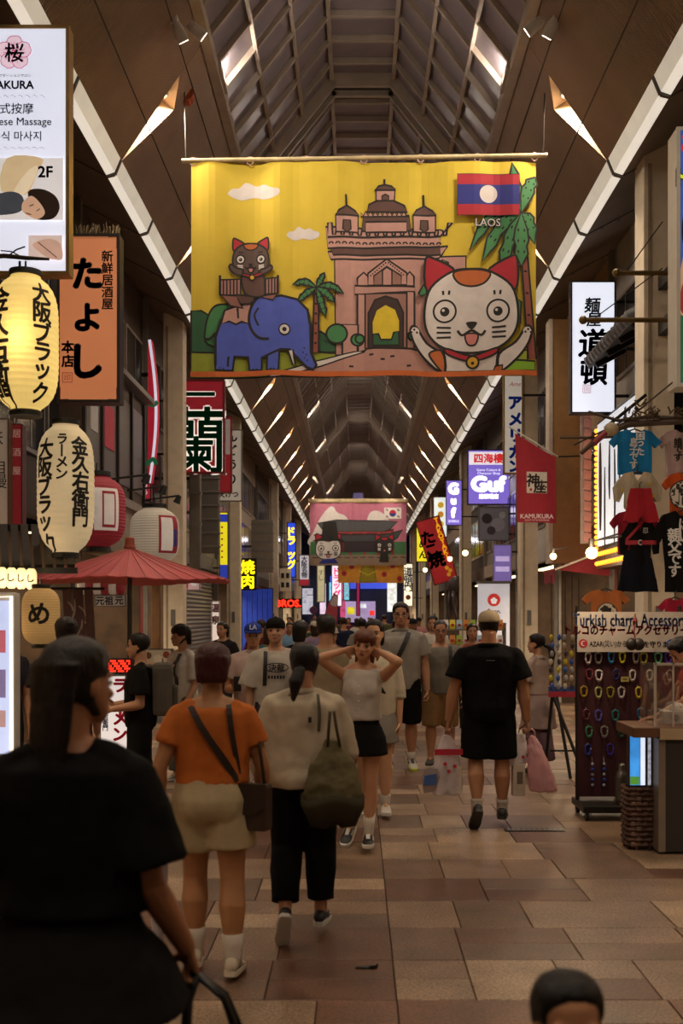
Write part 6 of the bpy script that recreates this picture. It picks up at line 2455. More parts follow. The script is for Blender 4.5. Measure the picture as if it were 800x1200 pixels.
for i in (-1, 1):
    for j in (-.15, .22):
        MB().box(i * .1 - .06, i * .1 + .06, -.02, 0, j - .1, j + .1).build('meter_window', BLACKM, r)

# ---- teardrop street banner and people-high clutter in the distance
r = thing('feather_banner', 'red and white teardrop banner standing in the distance', 'banner', (wx(383, 42), 42.0, 0))
pts_ = [(-.35, .5), (-.2, 1.4), (.05, 2.2), (.28, 2.6), (.42, 2.5), (.40, 1.8), (.3, 1.0), (.25, .5)]
MB().prism(pts_, 1, 0, .02).build('sail', mat('sail_red', '#a03c48', .7, emit=.05), r)
a = Art(.002)
a.poly([(.12, 2.2), (.28, 2.5), (.38, 2.42), (.36, 2.1)], ink('#c0b4b4'), sm=True)
a.disc(.12, 1.5, .16, ink('#b8a8a8'))
a.build('printed_mark', lambda u, v, l: (u, -l, v), r)
MB().tube([(-.36, .03, 0), (-.36, .03, .5), (-.2, .03, 1.4), (.05, .03, 2.2), (.3, .03, 2.62)], .015, 6).build('pole', BLACKM, r)
MB().box(-.5, -.1, -.2, .3, 0, .05).build('foot', BLACKM, r)

# ---- goods rack with yellow packets on the east side
r0 = thing('goods_rack', 'shop rack with wire shelves standing before the white lit panel', 'rack', (wx(556, 21.5), 21.5, 0))
for z in (.35, .75, 1.15, 1.45):
    MB().box(-.65, .6, 0, .4, z, z + .03).build('shelf', GREYM, r0)
for x in (-.64, .58):
    MB().box(x, x + .03, 0, .4, 0, 1.6).build('upright', GREYM, r0)
PKC = [('yellow', '#c8b420'), ('lime', '#8aa42c'), ('pale blue', '#9ab4c0'), ('white', '#c0bcb4'), ('orange', '#c07a2c')]
for zi, z in enumerate((.38, .78, 1.18, 1.48)):
    for i in range(9):
        nm, cc = PKC[(i * 2 + zi) % 5]
        q = thing('snack_packet', '%s packet on the %s shelf of the goods rack, %s along' % (nm, ['lowest', 'second lowest', 'second highest', 'top'][zi], ['first', 'second', 'third', 'fourth', 'fifth', 'sixth', 'seventh', 'eighth', 'ninth'][i]), 'packet', (wx(556, 21.5) - .56 + i * .132, 21.52, z), 0, 'packets on the goods rack')
        MB().rings([[(-.05, 0, 0), (.05, 0, 0), (.05, .05, 0), (-.05, .05, 0)], [(-.055, -.015, .08), (.055, -.015, .08), (.055, .06, .08), (-.055, .06, .08)], [(-.05, .02, .18), (.05, .02, .18), (.05, .03, .18), (-.05, .03, .18)]]).build('pouch', mat('packet_' + cc.strip('#'), cc, .35, emit=.08), q)
        MB().box(-.03, .03, -.017, -.014, .05, .10).build('pouch_label', ink('#a83a30'), q)

# ---- red awning and warm bulbs on the east side
r = thing('fabric_awning', 'red scalloped awning with lamps over the east shops', 'awning', (XC + 2.98, 17.2, 0))
zt, zb = 2.78, 2.45
N = 2
for i in range(N):
    a0, a1 = 0 + i * .5, (i + 1) * .5
    MB().add([(.85, a0, zt), (.85, a1, zt), (.0, a1, zb), (.0, a0, zb), (.0, a1, zb - .18), (.0, (a0 + a1) / 2, zb - .22), (.0, a0, zb - .18)], [(0, 1, 2, 3), (3, 2, 4, 5, 6)]).build(
        'awning_panel', mat('awning_red', '#8c2230', .7), r)
MB().add([(.0, 0, zb), (.85, 0, zt), (.85, 0, zb - .1)], [(0, 1, 2)]).build('awning_side', mat('awning_red', '#8c2230', .7), r)
MB().beam((0, -.02, zb), (.85, -.02, zt), .03, .03).build('awning_bar', WHITEM, r)
for i, (px, py, d_) in enumerate([(648, 652, 16.5), (693, 648, 9.25), (498, 668, 45), (527, 655, 40.5), (545, 648, 34), (478, 690, 55.5)]):
    r = thing('hanging_bulb', 'bare warm bulb ' + ['above the red awning', 'over the accessory stall', 'by the yellow light box', 'before the tilted red banner', 'under the narrow purple sign', 'near the cream glowing board'][i], 'lamp', pt(px, py, d_), 0, 'bare bulbs along the east shops')
    MB().ball((0, 0, 0), .05 if d_ < 20 else .09, n=12, m=8).build('bulb', mat('bulb_glow', '#ffd28a', emit=7.0, var=0), r, smooth=True)
    MB().cyl((0, 0, .04), (0, 0, .12), .025, 8).build('socket', BLACKM, r)
    MB().cyl((0, 0, .1), (.25, 0, .14), .008, 5).build('wire', BLACKM, r)
    if d_ < 20:
        lamp('bulb_light', 'POINT', pt(px, py, d_) + V((-.02, -.12, 0)), 26, (1, .76, .48), .06)

# ---- garments hanging at the corner stall
def garment(label, x0, y0, x1, y1, d, col, kind, art=None, name='t_shirt', thick=.05, rz=0.0):
    F = PX(x0, y0, x1, y1, d)
    r = thing(name, label, 'garment', (F.x, F.d, F.z), rz)
    w_, h_ = F.w / 2, F.h / 2
    if kind == 'tee':
        o = [(-.30, .96), (-.62, .88), (-1, .42), (-.78, .18), (-.62, .38), (-.60, -1), (.60, -1), (.62, .38), (.78, .18), (1, .42), (.62, .88), (.30, .96), (.15, .84), (-.15, .84)]
    elif kind == 'kimono':
        o = [(-.22, 1), (-.55, .9), (-1, .15), (-.95, -.55), (-.72, -.6), (-.52, .0), (-.5, -1), (.5, -1), (.52, .0), (.72, -.6), (.95, -.55), (1, .15), (.55, .9), (.22, 1), (0, .45)]
    elif kind == 'hakama':
        o = [(-.55, 1), (.55, 1), (.7, .2), (1, -.9), (.75, -.95), (.5, -1), (.2, -.95), (0, -.6), (-.2, -.95), (-.5, -1), (-.75, -.95), (-1, -.9), (-.7, .2)]
    else:
        o = [(-.55, 1), (.55, 1), (.8, .0), (1, -1), (.5, -.96), (0, -1), (-.5, -.96), (-1, -1), (-.8, 0)]
    pts_ = [(u * w_, v * h_) for u, v in o]
    g = Art()
    g.poly(pts_, cloth_m(col))
    b = g.build('cloth', lambda u, v, l: (u, -thick * (1 - (u / w_) ** 2 * .8) * .6 + .012 * math.sin(u * 38 + v * 6), v), r, grid=max(.04, F.w / 14))
    sd_ = b.modifiers.new('thickness', 'SOLIDIFY')
    sd_.thickness = thick * .7
    sd_.offset = -1
    PENDING.append(b)
    if art:
        a = Art(.0006)
        art(a, F)
        a.build('printed_lettering', lambda u, v, l: (u, -thick * (1 - (u / w_) ** 2 * .8) * .6 + .012 * math.sin(u * 38 + v * 6) - .003 - l - thick * .05, v), r, grid=.04)
    MB().tube([(-w_ * .35, .01, h_ * .86), (0, .01, h_ * 1.02), (w_ * .35, .01, h_ * .86)], .008, 6).build('hanger', BLACKM, r)
    MB().tube([(0, .01, h_ * 1.0), (0, .01, h_ * 1.0 + .05), (.02, .01, h_ + .07)], .005, 5).build('hanger_hook', BLACKM, r)
    return r


WI = ink('#d0d0d0', .0)


def col_text(t, cx, y0, ch, ik, pitch=1.0, bold=.03):
    def f(a, F):
        for i, (tt, x, y) in enumerate(zip(t, cx, y0)):
            a.text(tt, F.u(x), F.v(y), ch * F.k, ik, bold=bold, vertical=True, pitch=pitch)
    return f


D = 10.6
garment('bright blue tee with white brushed lettering', 712, 503, 775, 556, D, '#1c6ea4', 'tee', col_text(['困った', '息子です'], [749, 741], [507, 514], 9, WI))
garment('pale pink tee with black lettering beside the blue one', 768, 503, 832, 558, D + .1, '#b39a98', 'tee', col_text(['困った', '娘です'], [806, 793], [507, 514], 9, BLK))
garment('cream patterned kimono top under the blue tee', 717, 553, 776, 597, D - .05, '#a89c88', 'kimono', lambda a, F: [a.disc(*F.p(x, y), 2 * F.k, ink('#c0a23c')) for x, y in ((728, 575), (760, 568), (738, 588), (765, 582))] and None, name='kimono')
garment('red hakama skirt tied with a red bow', 729, 573, 770, 613, D - .14, '#94202c', 'hakama', lambda a, F: (a.poly([F.p(750, 580), F.p(741, 575), F.p(738, 583), F.p(748, 583), F.p(744, 596), F.p(750, 588), F.p(756, 596), F.p(752, 583), F.p(762, 583), F.p(759, 575)], ink('#a82834'))), name='hakama')
garment('red tee folded behind the black costume', 713, 598, 772, 650, D + .12, '#8c2030', 'tee')
garment('black ninja costume with red belts and a white mark', 726, 609, 773, 660, D - .02, '#121012', 'kimono', lambda a, F: (a.stroke([F.p(733, 633), F.p(740, 625), F.p(752, 611)], 3.2 * F.k, ink('#9a2030')), a.rect(*F.p(732, 638.5), *F.p(768, 633.5), ink('#9a2030')), a.disc(*F.p(749, 636), 3.4 * F.k, ink('#c0bab4')), a.disc(*F.p(749, 636), 1.8 * F.k, BLK), a.text('忍', *F.p(755, 622), 6 * F.k, WI)), name='costume')
garment('dark navy pleated skirt under the ninja costume', 722, 645, 768, 694, D + .02, '#141520', 'skirt', name='skirt')
garment('orange tee with a black character in a white disc', 774, 553, 834, 604, D, '#b24a1e', 'tee', lambda a, F: (a.disc(*F.p(800, 580), 17 * F.k, BLK), a.disc(*F.p(800, 580), 15.5 * F.k, ink('#c8c0b8')), a.text('悟', *F.p(800, 580), 22 * F.k, BLK, bold=.04)))
garment('large black tee with white brushed lettering', 762, 597, 842, 694, D - .06, '#0f0d0e', 'tee', col_text(['はい', '親父です'], [801, 789], [608, 620], 14, WI))
garment('rust brown tee with a black character in a white disc', 681, 690, 738, 734, 10.15, '#9a5a32', 'tee', lambda a, F: (a.disc(*F.p(710, 718), 12 * F.k, BLK), a.disc(*F.p(710, 718), 11 * F.k, ink('#b8aca0')), a.text('亀', *F.p(710, 718), 15 * F.k, BLK, bold=.05)))
garment('crimson tee peeking over the accessory sign', 770, 700, 812, 740, 10.2, '#8c1c34', 'tee')
# branch rail carrying the garments
r = thing('driftwood_rail', 'knotty driftwood rail with rope from which the tees hang', 'rail', pt(748, 497, D))
BK_ = mat('driftwood', '#4a3c30', .85, bump=.5, bscale=30)
MB().tube([(-.55, 0, -.28), (-.35, 0, -.1), (-.1, 0, .0), (.2, .02, .02), (.55, 0, .03)], [.02, .028, .035, .03, .028], 8).build('branch', BK_, r)
MB().tube([(-.48, 0, .12), (-.2, -.02, .03), (.1, .0, .07), (.5, .02, .06)], [.012, .016, .02, .016], 8).build('branch', BK_, r)
MB().tube([(-.62, .0, -.2), (-.1, -.03, .05), (.35, .0, .42), (.42, .0, .55)], .009, 6).build('rope', mat('rope_dark', '#3c3024', .9), r)
MB().beam((-.30, .1, -.02), (.2, .5, .38), .016, .03).build('strut', BLACKM, r)
MB().tube([(-.75, 0, -.13), (-.4, 0, -.13), (-.2, 0, -.12)], .014, 6).build('branch', BK_, r)
for (x, z, s_) in ((-.02, .12, .13), (.16, .10, .09), (.38, .1, .11)):
    rr = random.Random(int(s_ * 100))
    b = MB()
    for k in range(26):
        th_, ph = rr.uniform(0, 2 * PI), rr.uniform(-1, 1)
        c0 = V((x, 0, z)) + V((math.cos(th_), math.sin(th_) * .6, ph)) * s_ * rr.uniform(.1, .7)
        b.tube([c0, c0 + V((rr.uniform(-1, 1), rr.uniform(-1, 1), rr.uniform(-1, 1))).normalized() * s_ * .6], .008, 4)
    b.build('twig_cluster', mat('dry_twigs', '#54442f', .9), r)['kind'] = 'stuff'
r = thing('paper_drum', 'small drum shaped lantern with red handle hung on the driftwood', 'drum', pt(716, 503, 10.4))
MB().ball((0, 0, 0), .07, .055, .065, n=14, m=8).build('drum_skin', mat('drum_cream', '#9a8a70', .6), r, smooth=True)
MB().tube([(-.05, 0, -.03), (-.16, 0, -.13)], .028, 8).build('red_handle', mat('drum_red', '#7a2028', .5), r)
MB().cyl((0, 0, .06), (.02, 0, .12), .005, 5).build('cord', BLACKM, r)

# ---- accessory stand
d = 9.65
r = thing('accessory_stand', 'maroon cloth display stand on wheels with a white header sign', 'display stand', (wx(737, d), d, 0))
hw = (797 - 677) / 2 * d / FPX
zt = wz(764, d)
MB().box(-hw, hw, 0, .06, .16, zt + .02).build('back_board', mat('maroon_cloth', '#3a1018', .85, var=.25, vscale=3, stretch=(3, 1, .3), bump=.3, bscale=20), r)
for x in (-hw, hw):
    MB().cyl((x, .03, .05), (x, .03, zt + .4), .018, 8).build('side_post', BLACKM, r)
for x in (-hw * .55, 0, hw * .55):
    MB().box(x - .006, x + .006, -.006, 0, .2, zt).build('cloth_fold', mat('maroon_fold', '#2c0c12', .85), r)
MB().box(-hw - .02, hw + .02, -.32, .2, .07, .13).build('base_tray', BLACKM, r, bevel=.01)
MB().box(-.14, .26, -.28, -.02, .13, .145).build('base_board', mat('base_wood', '#7a6248', .6), r)
for x in (-hw + .02, hw - .06):
    for y in (-.28, .12):
        MB().tube([(x - .015, y, .035), (x + .015, y, .035)], .035, 12).build('wheel', BLACKM, r)
        MB().box(x - .012, x + .012, y - .012, y + .012, .035, .08).build('wheel_fork', GREYM, r)
zs0, zs1 = wz(764, d - .06), wz(717, d - .06)
hd = MB().box(-hw - .02, hw + .02, -.075, -.06, zs0, zs1).build('header_sign', mat('header_white', '#b3a8a0', .6), r)
F = PX(675, 717, 797, 764, d - .075)
a = Art()
xo = F.x - wx(737, d)
for m_, b_ in ((ink('#a4b0e0'), .03), (ink('#7c90d4'), .008)):
    a.text('Turkish charm Accessory', *F.p(738, 729), 15 * F.k, m_, bold=b_, sx=.62)
a.text('トルコのチャームアクセサリー', *F.p(734, 738.5), 11 * F.k, ink('#b02434'), bold=.04, sx=.82)
a.text('AZAR(災い)から', *F.p(712, 755), 7 * F.k, DKINK, bold=.02, sx=.75)
a.text('身を守ります', *F.p(768, 755), 7 * F.k, DKINK, bold=.02, sx=.9)
a.disc(*F.p(683, 754), 5.2 * F.k, ink('#a82434'))
a.disc(*F.p(683.6, 754), 3.2 * F.k, WHT)
a.disc(*F.p(684.6, 754), 2.6 * F.k, ink('#a82434'))
a.disc(*F.p(786, 754.5), 5.4 * F.k, ink('#2c50a0'))
a.disc(*F.p(786, 754.5), 3.4 * F.k, WHT)
a.disc(*F.p(786, 754.5), 1.8 * F.k, ink('#2c50a0'))
a.build('header_lettering', lambda u, v, l: (u + xo, -.0765 - l, v + F.z), r)
BRC = [(689, 769, '#b0a4a4', 'silver'), (701, 769, '#6c6460', 'dull silver'), (716, 768, '#2c78a8', 'sky blue'), (729, 768, '#b8b428', 'bright yellow'), (745, 768, '#7c7874', 'steel grey'), (754, 769, '#8c8430', 'olive gold'),
       (771, 769, '#4c8c6c', 'mint green'), (783, 769, '#4a2c8c', 'purple'), (690.5, 788, '#6c3038', 'dark red'), (701.5, 789, '#c4bab4', 'white'), (722, 788, '#2a2c5c', 'navy'), (741, 789, '#b4aca8', 'pearl'), (761, 789, '#c8beac', 'ivory'),
       (785, 789, '#9c8c84', 'taupe'), (684, 808, '#9a7a28', 'amber gold'), (701, 809, '#a8a468', 'pale olive'), (715, 809, '#7c7420', 'mottled gold'), (728, 809, '#b0a8a8', 'grey white'), (748, 809, '#c0ac28', 'lemon yellow'),
       (687, 835, '#5c2c34', 'wine red'), (701, 836, '#5c54a0', 'violet'), (721, 836, '#2c6c6c', 'teal'), (751, 834, '#2c6488', 'petrol blue'), (690, 855, '#3c7858', 'jade'), (708, 855, '#7c7470', 'smoke'), (728, 855, '#2c4c3c', 'bottle green'),
       (688.6, 876, '#2c3c94', 'cobalt'), (715, 876, '#3c2c84', 'indigo')]
for px, py, c_, nm in BRC:
    p = pt(px, py, d - .03)
    q = thing('bracelet', '%s beaded bracelet hanging on the maroon stand' % nm, 'bracelet', p, random.uniform(-.4, .4), 'bracelets on the maroon stand')
    ring = [(.027 * math.cos(t), 0, -.012 + .047 * math.sin(t) + .01 * math.cos(2 * t)) for t in (2 * PI * k / 16 for k in range(17))]
    MB().tube(ring, .0085, 6).build('bead_band', mat('bead_' + c_.strip('#'), c_, .2, var=.4, vscale=60), q, smooth=True)
    MB().ball((0, -.008, -.058), .012, n=8, m=6).build('pendant', mat('bead_' + c_.strip('#'), c_, .2, var=.4, vscale=60), q, smooth=True)
    MB().cyl((0, .03, .038), (0, -.004, .034), .003, 5).build('pin', GREYM, q)
for px, nm in ((694, 'first'), (707.6, 'second')):
    q = thing('glass_earring', '%s long blue glass eye pendant low on the maroon stand, counting from its edge' % nm, 'pendant', pt(px, 909, d - .04), 0, 'glass pendants')
    for i in range(5):
        MB().ball((0, 0, .10 - i * .045), .014 + .004 * (i % 2), n=8, m=6).build('glass_bead', mat('glass_blue' if i % 2 else 'glass_pale', '#2c3c8c' if i % 2 else '#8c98a8', .15), q, smooth=True)
    MB().cyl((0, 0, .10), (0, .03, .16), .003, 5).build('hook', GREYM, q)
q = thing('price_card', 'small yellowish price card pinned on the maroon stand', 'card', pt(732, 796, d - .02))
MB().box(-.035, .035, 0, .004, -.022, .022).build('card', mat('card_yellow', '#a89a58', .7), q)
MB().box(-.02, .02, -.001, 0, -.006, .004).build('printed_price', ink('#4a4020'), q)
q = thing('steel_flask', 'steel flask standing on the stand base', 'flask', (wx(728, d - .2), d - .2, .148))
MB().lathe((0, 0, 0), [(.052, 0), (.054, .02), (.054, .20), (.044, .25), (.030, .27), (.030, .30), (.026, .325), (.010, .33)], 20).build('flask_body', mat('brushed_steel', '#6a6660', .3, metal=.8), q, smooth=True)
MB().tube([(.05, 0, .08), (.10, 0, .12), (.115, 0, .20), (.10, 0, .27), (.05, 0, .28)], .010, 8).build('handle', BLACKM, q, smooth=True)
q = thing('hanging_pouch', 'round dark leather pouch with red tassel cord before the header sign', 'pouch', pt(744, 755, d - .25))
MB().ball((-.03, 0, 0), .052, .045, .055, n=14, m=8).ball((.03, 0, 0), .052, .045, .055, n=14, m=8).build('pouch_body', mat('dark_pouch', '#1e1512', .5), q, smooth=True)
MB().tube([(0, 0, .05), (-.01, 0, .10), (.0, 0, .2), (0, .0, .26)], .006, 6).build('cord', mat('cord_red', '#7c2430', .7), q)
MB().ball((0, 0, .2), .022, n=8, m=6).build('tassel_knot', mat('cord_red', '#7c2430', .7), q)

# ---- corner counter with clear screen, lit panel and wicker basket
d = 8.05
r = thing('stall_counter', 'dark stall counter with a wooden top and clear screen', 'counter', (0, 0, 0))
x0 = wx(771, d)
r.location = (x0, d, 0)
MB().box(.05, 1.3, 0, .45, .02, wz(864, d)).build('counter_body', mat('counter_dark', '#1c1310', .5), r)
MB().box(.0, .05, -.01, .45, .02, wz(866, d)).build('corner_post', mat('counter_post', '#6a5c50', .4), r)
MB().box(-.19, 1.35, -.04, .5, wz(864, d), wz(852, d)).build('counter_top', mat('counter_wood', '#5e3a20', .45, var=.25, vscale=3, stretch=(.3, 4, 1)), r, bevel=.008)
MB().box(.0, 1.35, -.055, -.03, wz(866, d), wz(853, d)).build('pale_edge', mat('edge_pale', '#9a8468', .5), r)
gl = mat('clear_screen', '#e8e4e0', .06, var=0, trans=.95, alpha=.35, spec=.6)
MB().box(-.02, 1.2, .02, .028, wz(852, d), wz(778, d)).build('clear_screen', gl, r)
MB().box(-.02, -.012, .02, .44, wz(852, d), wz(778, d)).build('clear_side', gl, r)
for (a0, a1) in ((-.024, -.008), (.11, .12)):
    MB().box(a0, a1, .014, .032, wz(852, d), wz(777, d)).build('screen_edge', mat('screen_edge', '#b0a498', .3), r)
MB().box(-.02, 1.2, .014, .034, wz(780, d), wz(777, d)).build('screen_edge', mat('screen_edge', '#b0a498', .3), r)
q = thing('napkin_box', 'white tissue box with a dark flower print on the counter', 'box', (wx(795, d + .2), d + .25, wz(852, d)))
MB().box(-.12, .12, -.06, .06, 0, .10).build('box_body', mat('tissue_white', '#b0a49c', .6), q, bevel=.008)
MB().ball((0, 0, .11), .06, .04, .05, n=10, m=6).build('tissue', mat('tissue_paper', '#c0b8b0', .8), q)
for k in range(10):
    t = 2 * PI * k / 10
    MB().beam((-.03 + .008 * math.cos(t), -.062, .05 + .008 * math.sin(t)), (-.03 + .03 * math.cos(t), -.062, .05 + .03 * math.sin(t)), .006, .003, (0, 1, 0)).build('printed_petal', ink('#3a2028'), q)
F = PX(737, 855, 763, 921, 8.2)
r = thing('lit_panel', 'small glowing blue and white poster panel under the counter edge', 'light box', (F.x, F.d, F.z))
MB().box(-F.w / 2, F.w / 2, 0, .08, -F.h / 2, F.h / 2).build('panel_body', BLACKM, r)
MB().box(-F.w / 2 + .006, -.002, -.004, 0, -F.h / 2 + .006, F.h / 2 - .006).build('blue_face', mat('panel_blue_glow', '#3a8cd8', emit=.75, var=.3, vscale=8), r)
MB().box(.002, .035, -.004, 0, -F.h / 2 + .006, F.h / 2 - .006).build('white_face', mat('panel_white_glow', '#d4dcec', emit=1.0, var=.05), r)
MB().box(.055, F.w / 2 - .004, -.004, 0, -F.h / 2 + .006, F.h / 2 - .006).build('white_face', mat('panel_white_glow2', '#b4b8c4', emit=.5, var=.4, vscale=30), r)
MB().box(-F.w / 2 + .006, -.01, -.006, -.004, -F.h / 2 + .01, -F.h / 2 + .07).build('green_strip', ink('#5aa03c', .4), r)
r = thing('wicker_basket', 'brown woven basket below the glowing poster panel', 'basket', (wx(751, 8.25), 8.26, 0))
z1 = wz(921, 8.25)
WK = mat('wicker_brown', '#4a2c1c', .6, var=.3, vscale=20)
for j in range(12):
    z = .02 + (z1 - .02) * (j + .5) / 12
    pts_ = []
    for k in range(40):
        t = 2 * PI * k / 40
        s_ = 1 + .05 * (1 if (k // 2 + j) % 2 else -1)
        pts_.append((.105 * s_ * max(-1, min(1, 1.3 * math.cos(t))), .10 * s_ * max(-1, min(1, 1.3 * math.sin(t))) + .04, z))
    MB().tube(pts_ + pts_[:1], (z1 - .02) / 26, 5, flat=1.0, cap=False).build('weave_band', WK, r)
for k in range(8):
    t = 2 * PI * k / 8 + .4
    MB().cyl((.10 * max(-1, min(1, 1.3 * math.cos(t))), .095 * max(-1, min(1, 1.3 * math.sin(t))) + .04, .0), (.10 * max(-1, min(1, 1.3 * math.cos(t))), .095 * max(-1, min(1, 1.3 * math.sin(t))) + .04, z1), .010, 6).build('stake', WK, r)

# ---- black easel with coloured belt
d = 11.9
r = thing('belt_easel', 'black folding stand with blue and red barrier belts', 'stand', (wx(664, d), d, 0))
zt = wz(808, d)
MB().cyl((-.17, 0, zt), (.17, -.12, 0), .018, 8).build('leg', BLACKM, r)
MB().cyl((-.12, 0, zt), (.02, -.10, 0), .018, 8).build('leg', BLACKM, r)
MB().cyl((-.15, .0, zt), (-.18, .32, 0), .018, 8).build('leg', BLACKM, r)
MB().cyl((.10, .0, zt), (.18, .32, 0), .018, 8).build('leg', BLACKM, r)
MB().box(-.20, .24, -.02, .0, zt - .02, zt + .03).build('blue_belt', mat('belt_blue', '#24407c', .6), r)
MB().box(-.20, .24, -.025, -.005, zt - .08, zt - .02).build('red_belt', mat('belt_red', '#a02038', .6), r)
MB().beam((-.16, .3, .25), (.16, .3, .25), .02, .02).build('cross_bar', BLACKM, r)
MB().ball((.19, -.14, .05), .04, n=10, m=6).build('teal_knob', mat('knob_teal', '#2c6a7c', .5), r)
# strings of keyrings beside it
for i in range(5):
    q = thing('charm_string', ['yellow', 'blue', 'silver', 'pale', 'dark'][i] + ' string of little charms hung by the maroon stand', 'charm', (wx(646 + i * 8, 11.6), 11.6, wz(775, 11.6)), 0, 'charm strings')
    for j in range(7):
        MB().ball((random.uniform(-.01, .01), 0, .25 - .085 * j), .022, .018, .034, n=8, m=6).build('charm', mat('charm_%d' % ((i + j) % 5), ['#b8a82c', '#2c4c9c', '#8c8c90', '#b0a494', '#3a3438'][(i + j) % 5], .35), q, smooth=True)
    MB().cyl((0, 0, -.3), (0, 0, .9), .004, 4).build('string', BLACKM, q)
# drain cover and dropped wrapper on the paving
r = thing('floor_drain', 'dark slotted drain strip let into the paving', 'drain', (wx(626, 8.95), 8.95, .001))
MB().box(-.24, .24, -.05, .05, 0, .006).build('drain_frame', mat('drain_dark', '#2c2824', .4, metal=.5), r)
for i in range(11):
    MB().box(-.22 + i * .042, -.20 + i * .042, -.04, .04, .006, .010).build('drain_bar', GREYM, r)
r = thing('dropped_wrapper', 'small dark crumpled wrapper lying on the paving', 'litter', (wx(429, 5.45), 5.45, 0))
MB().rings([[(-.055, -.012, 0), (.05, -.016, 0), (.055, .014, 0), (-.05, .016, 0)], [(-.05, -.01, .012), (.0, -.013, .006), (.06, .012, .018), (-.045, .012, .004)]]).build('wrapper', BLACKM, r)
MB().box(.02, .05, -.012, .0, .008, .016).build('wrapper_fold', BLACKM, r)

# ---- noren curtain and timber post in the dim stall front
F = PX(72, 690, 110, 764, 10.5)
r = thing('noren_curtain', 'dull mauve noren curtain with pale brush strokes by the dim lantern', 'curtain', (F.x, F.d, F.z))
for i in range(3):
    u0 = -F.w / 2 + i * F.w / 3
    g = Art()
    g.poly([(u0 + .006, F.h / 2), (u0 + F.w / 3 - .006, F.h / 2), (u0 + F.w / 3 - .004 + .03, -F.h / 2), (u0 + .008 + .03, -F.h / 2)], cloth_m('#5c4848'))
    o = g.build('curtain_panel', lambda u, v, l: (u, .02 * math.sin(u * 30), v), r, grid=.05)
    sd_ = o.modifiers.new('thickness', 'SOLIDIFY')
    sd_.thickness = .004
    PENDING.append(o)
a = Art()
for (x0_, y0_, x1_, y1_) in ((80, 705, 86, 716), (88, 702, 84, 730), (92, 710, 100, 722), (96, 726, 90, 745), (82, 738, 92, 750)):
    a.stroke([F.p(x0_, y0_), F.p((x0_ + x1_) / 2 + 2, (y0_ + y1_) / 2), F.p(x1_, y1_)], 2.2 * F.k, ink('#9a8c88'), sm=True, taper=True)
a.build('printed_strokes', lambda u, v, l: (u, .02 * math.sin(u * 30) - .006 - l, v), r, grid=.04)
MB().cyl((-F.w / 2 - .1, 0, F.h / 2), (F.w / 2 + .1, 0, F.h / 2), .014, 8).build('curtain_rod', BLACKM, r)
r = thing('timber_post', 'reddish timber post beside the cream column', 'post', (wx(182, 18.0), 18.0, 0))
MB().box(-.07, .07, 0, .14, 0, 3.2).build('post_shaft', mat('red_timber', '#6a4a2c', .6, var=.2), r, bevel=.01)
MB().box(-.10, .10, -.03, .17, 0, .2).build('post_foot', GREYM, r)
MB().box(-.09, .09, -.02, .16, 2.5, 2.56).build('post_band', BLACKM, r)
def world(s, p):
    """body-frame point of a person -> place"""
    h = s.root.rotation_euler.z
    return V((p.x * math.cos(h) - p.y * math.sin(h), p.x * math.sin(h) + p.y * math.cos(h), p.z)) + V(s.root.location)


BLACKC, OFFW = '#0c0a0a', '#b8ab98'
AWAY = PI

# ---- woman in black close to the camera
P = Person('woman in loose black shirt and black skirt walking away with long dark hair', -.745, 2.9, 1.655, AWAY - .05, fem=True, bulk=1.12, head=(-.55, .03, 0), voxel=.007, tone='#a06a4a', shoulder=1.02,
           arms={-1: ((.16, .02, -1), (.36, -.62, -1), dict(curl=1.15, palm=(-.6, .6, 0), dir=(.12, -.35, -1))), 1: ((.25, .05, -1), (.1, -.3, -1))},
           legs={-1: ((.04, .10, -1), (0, .1, -1), .1), 1: ((.03, -.12, -1), (0, .05, -1), 0)})
P.body(); P.face()
P.hair('#140c09', 'long', length=.20, vol=1.10, front=.16)
P.top(BLACKC, hem=.575, sleeve=.80, off=.020, loose=.02, sleeve_r=1.45, folds=.02)
P.skirt('#0e0c0b', hem=.425, off=.02, flare=.10, waist=.60, folds=.02)
P.shoes('#1a1614', '#2a2624')
g = world(P, P.grip(-1))
r = thing('handbag', 'black leather handbag hanging from the hand of the woman in black', 'bag', (g.x + .06, g.y - .02, g.z))
LEA = mat('black_leather', '#0b0a0a', .35, bump=.2, bscale=60)
rs = []
for z, w_, t in ((-.36, .13, .05), (-.35, .15, .065), (-.25, .16, .07), (-.17, .135, .05), (-.15, .12, .03)):
    rs.append([(w_ * math.cos(a), t * math.sin(a), z) for a in (2 * PI * k / 20 for k in range(20))])
MB().rings(rs).build('bag_body', LEA, r, smooth=True)
for y_ in (-.03, .03):
    MB().tube([(-.075, y_, -.16), (-.07, y_, -.08), (-.045, y_ * .3, -.01), (0 - .06, 0, .012), (.03, y_ * .5, -.06), (.07, y_, -.16)], .011, 8).build('handle', LEA, r, smooth=True)
MB().box(-.07, .07, -.07, -.055, -.22, -.18).build('clasp_flap', LEA, r)

# ---- child looking into the camera at the bottom edge
P = Person('child with short black hair looking towards the camera from below',   .395, 2.08, 1.060, 0.1, bulk=1.05, head=(-.05, -.02, 0), voxel=.005, tone='#b07c5a',
           arms={-1: ((.2, 0, -1), (.05, -.2, -1)), 1: ((.2, 0, -1), (.05, -.2, -1))})
P.hs *= 1.30
P.hc = P.hc - V((0, 0, .045))
P.body(); P.face(brow='#1c120e')
P.hair('#0d0a09', 'short', vol=1.10, bangs=False)
P.top('#3a4a6a', hem=.50, sleeve=.5, off=.012, loose=.01)
P.bottoms('#2a2a2e', 'shorts', .9, wide=.02)
P.shoes('#8a8a90')

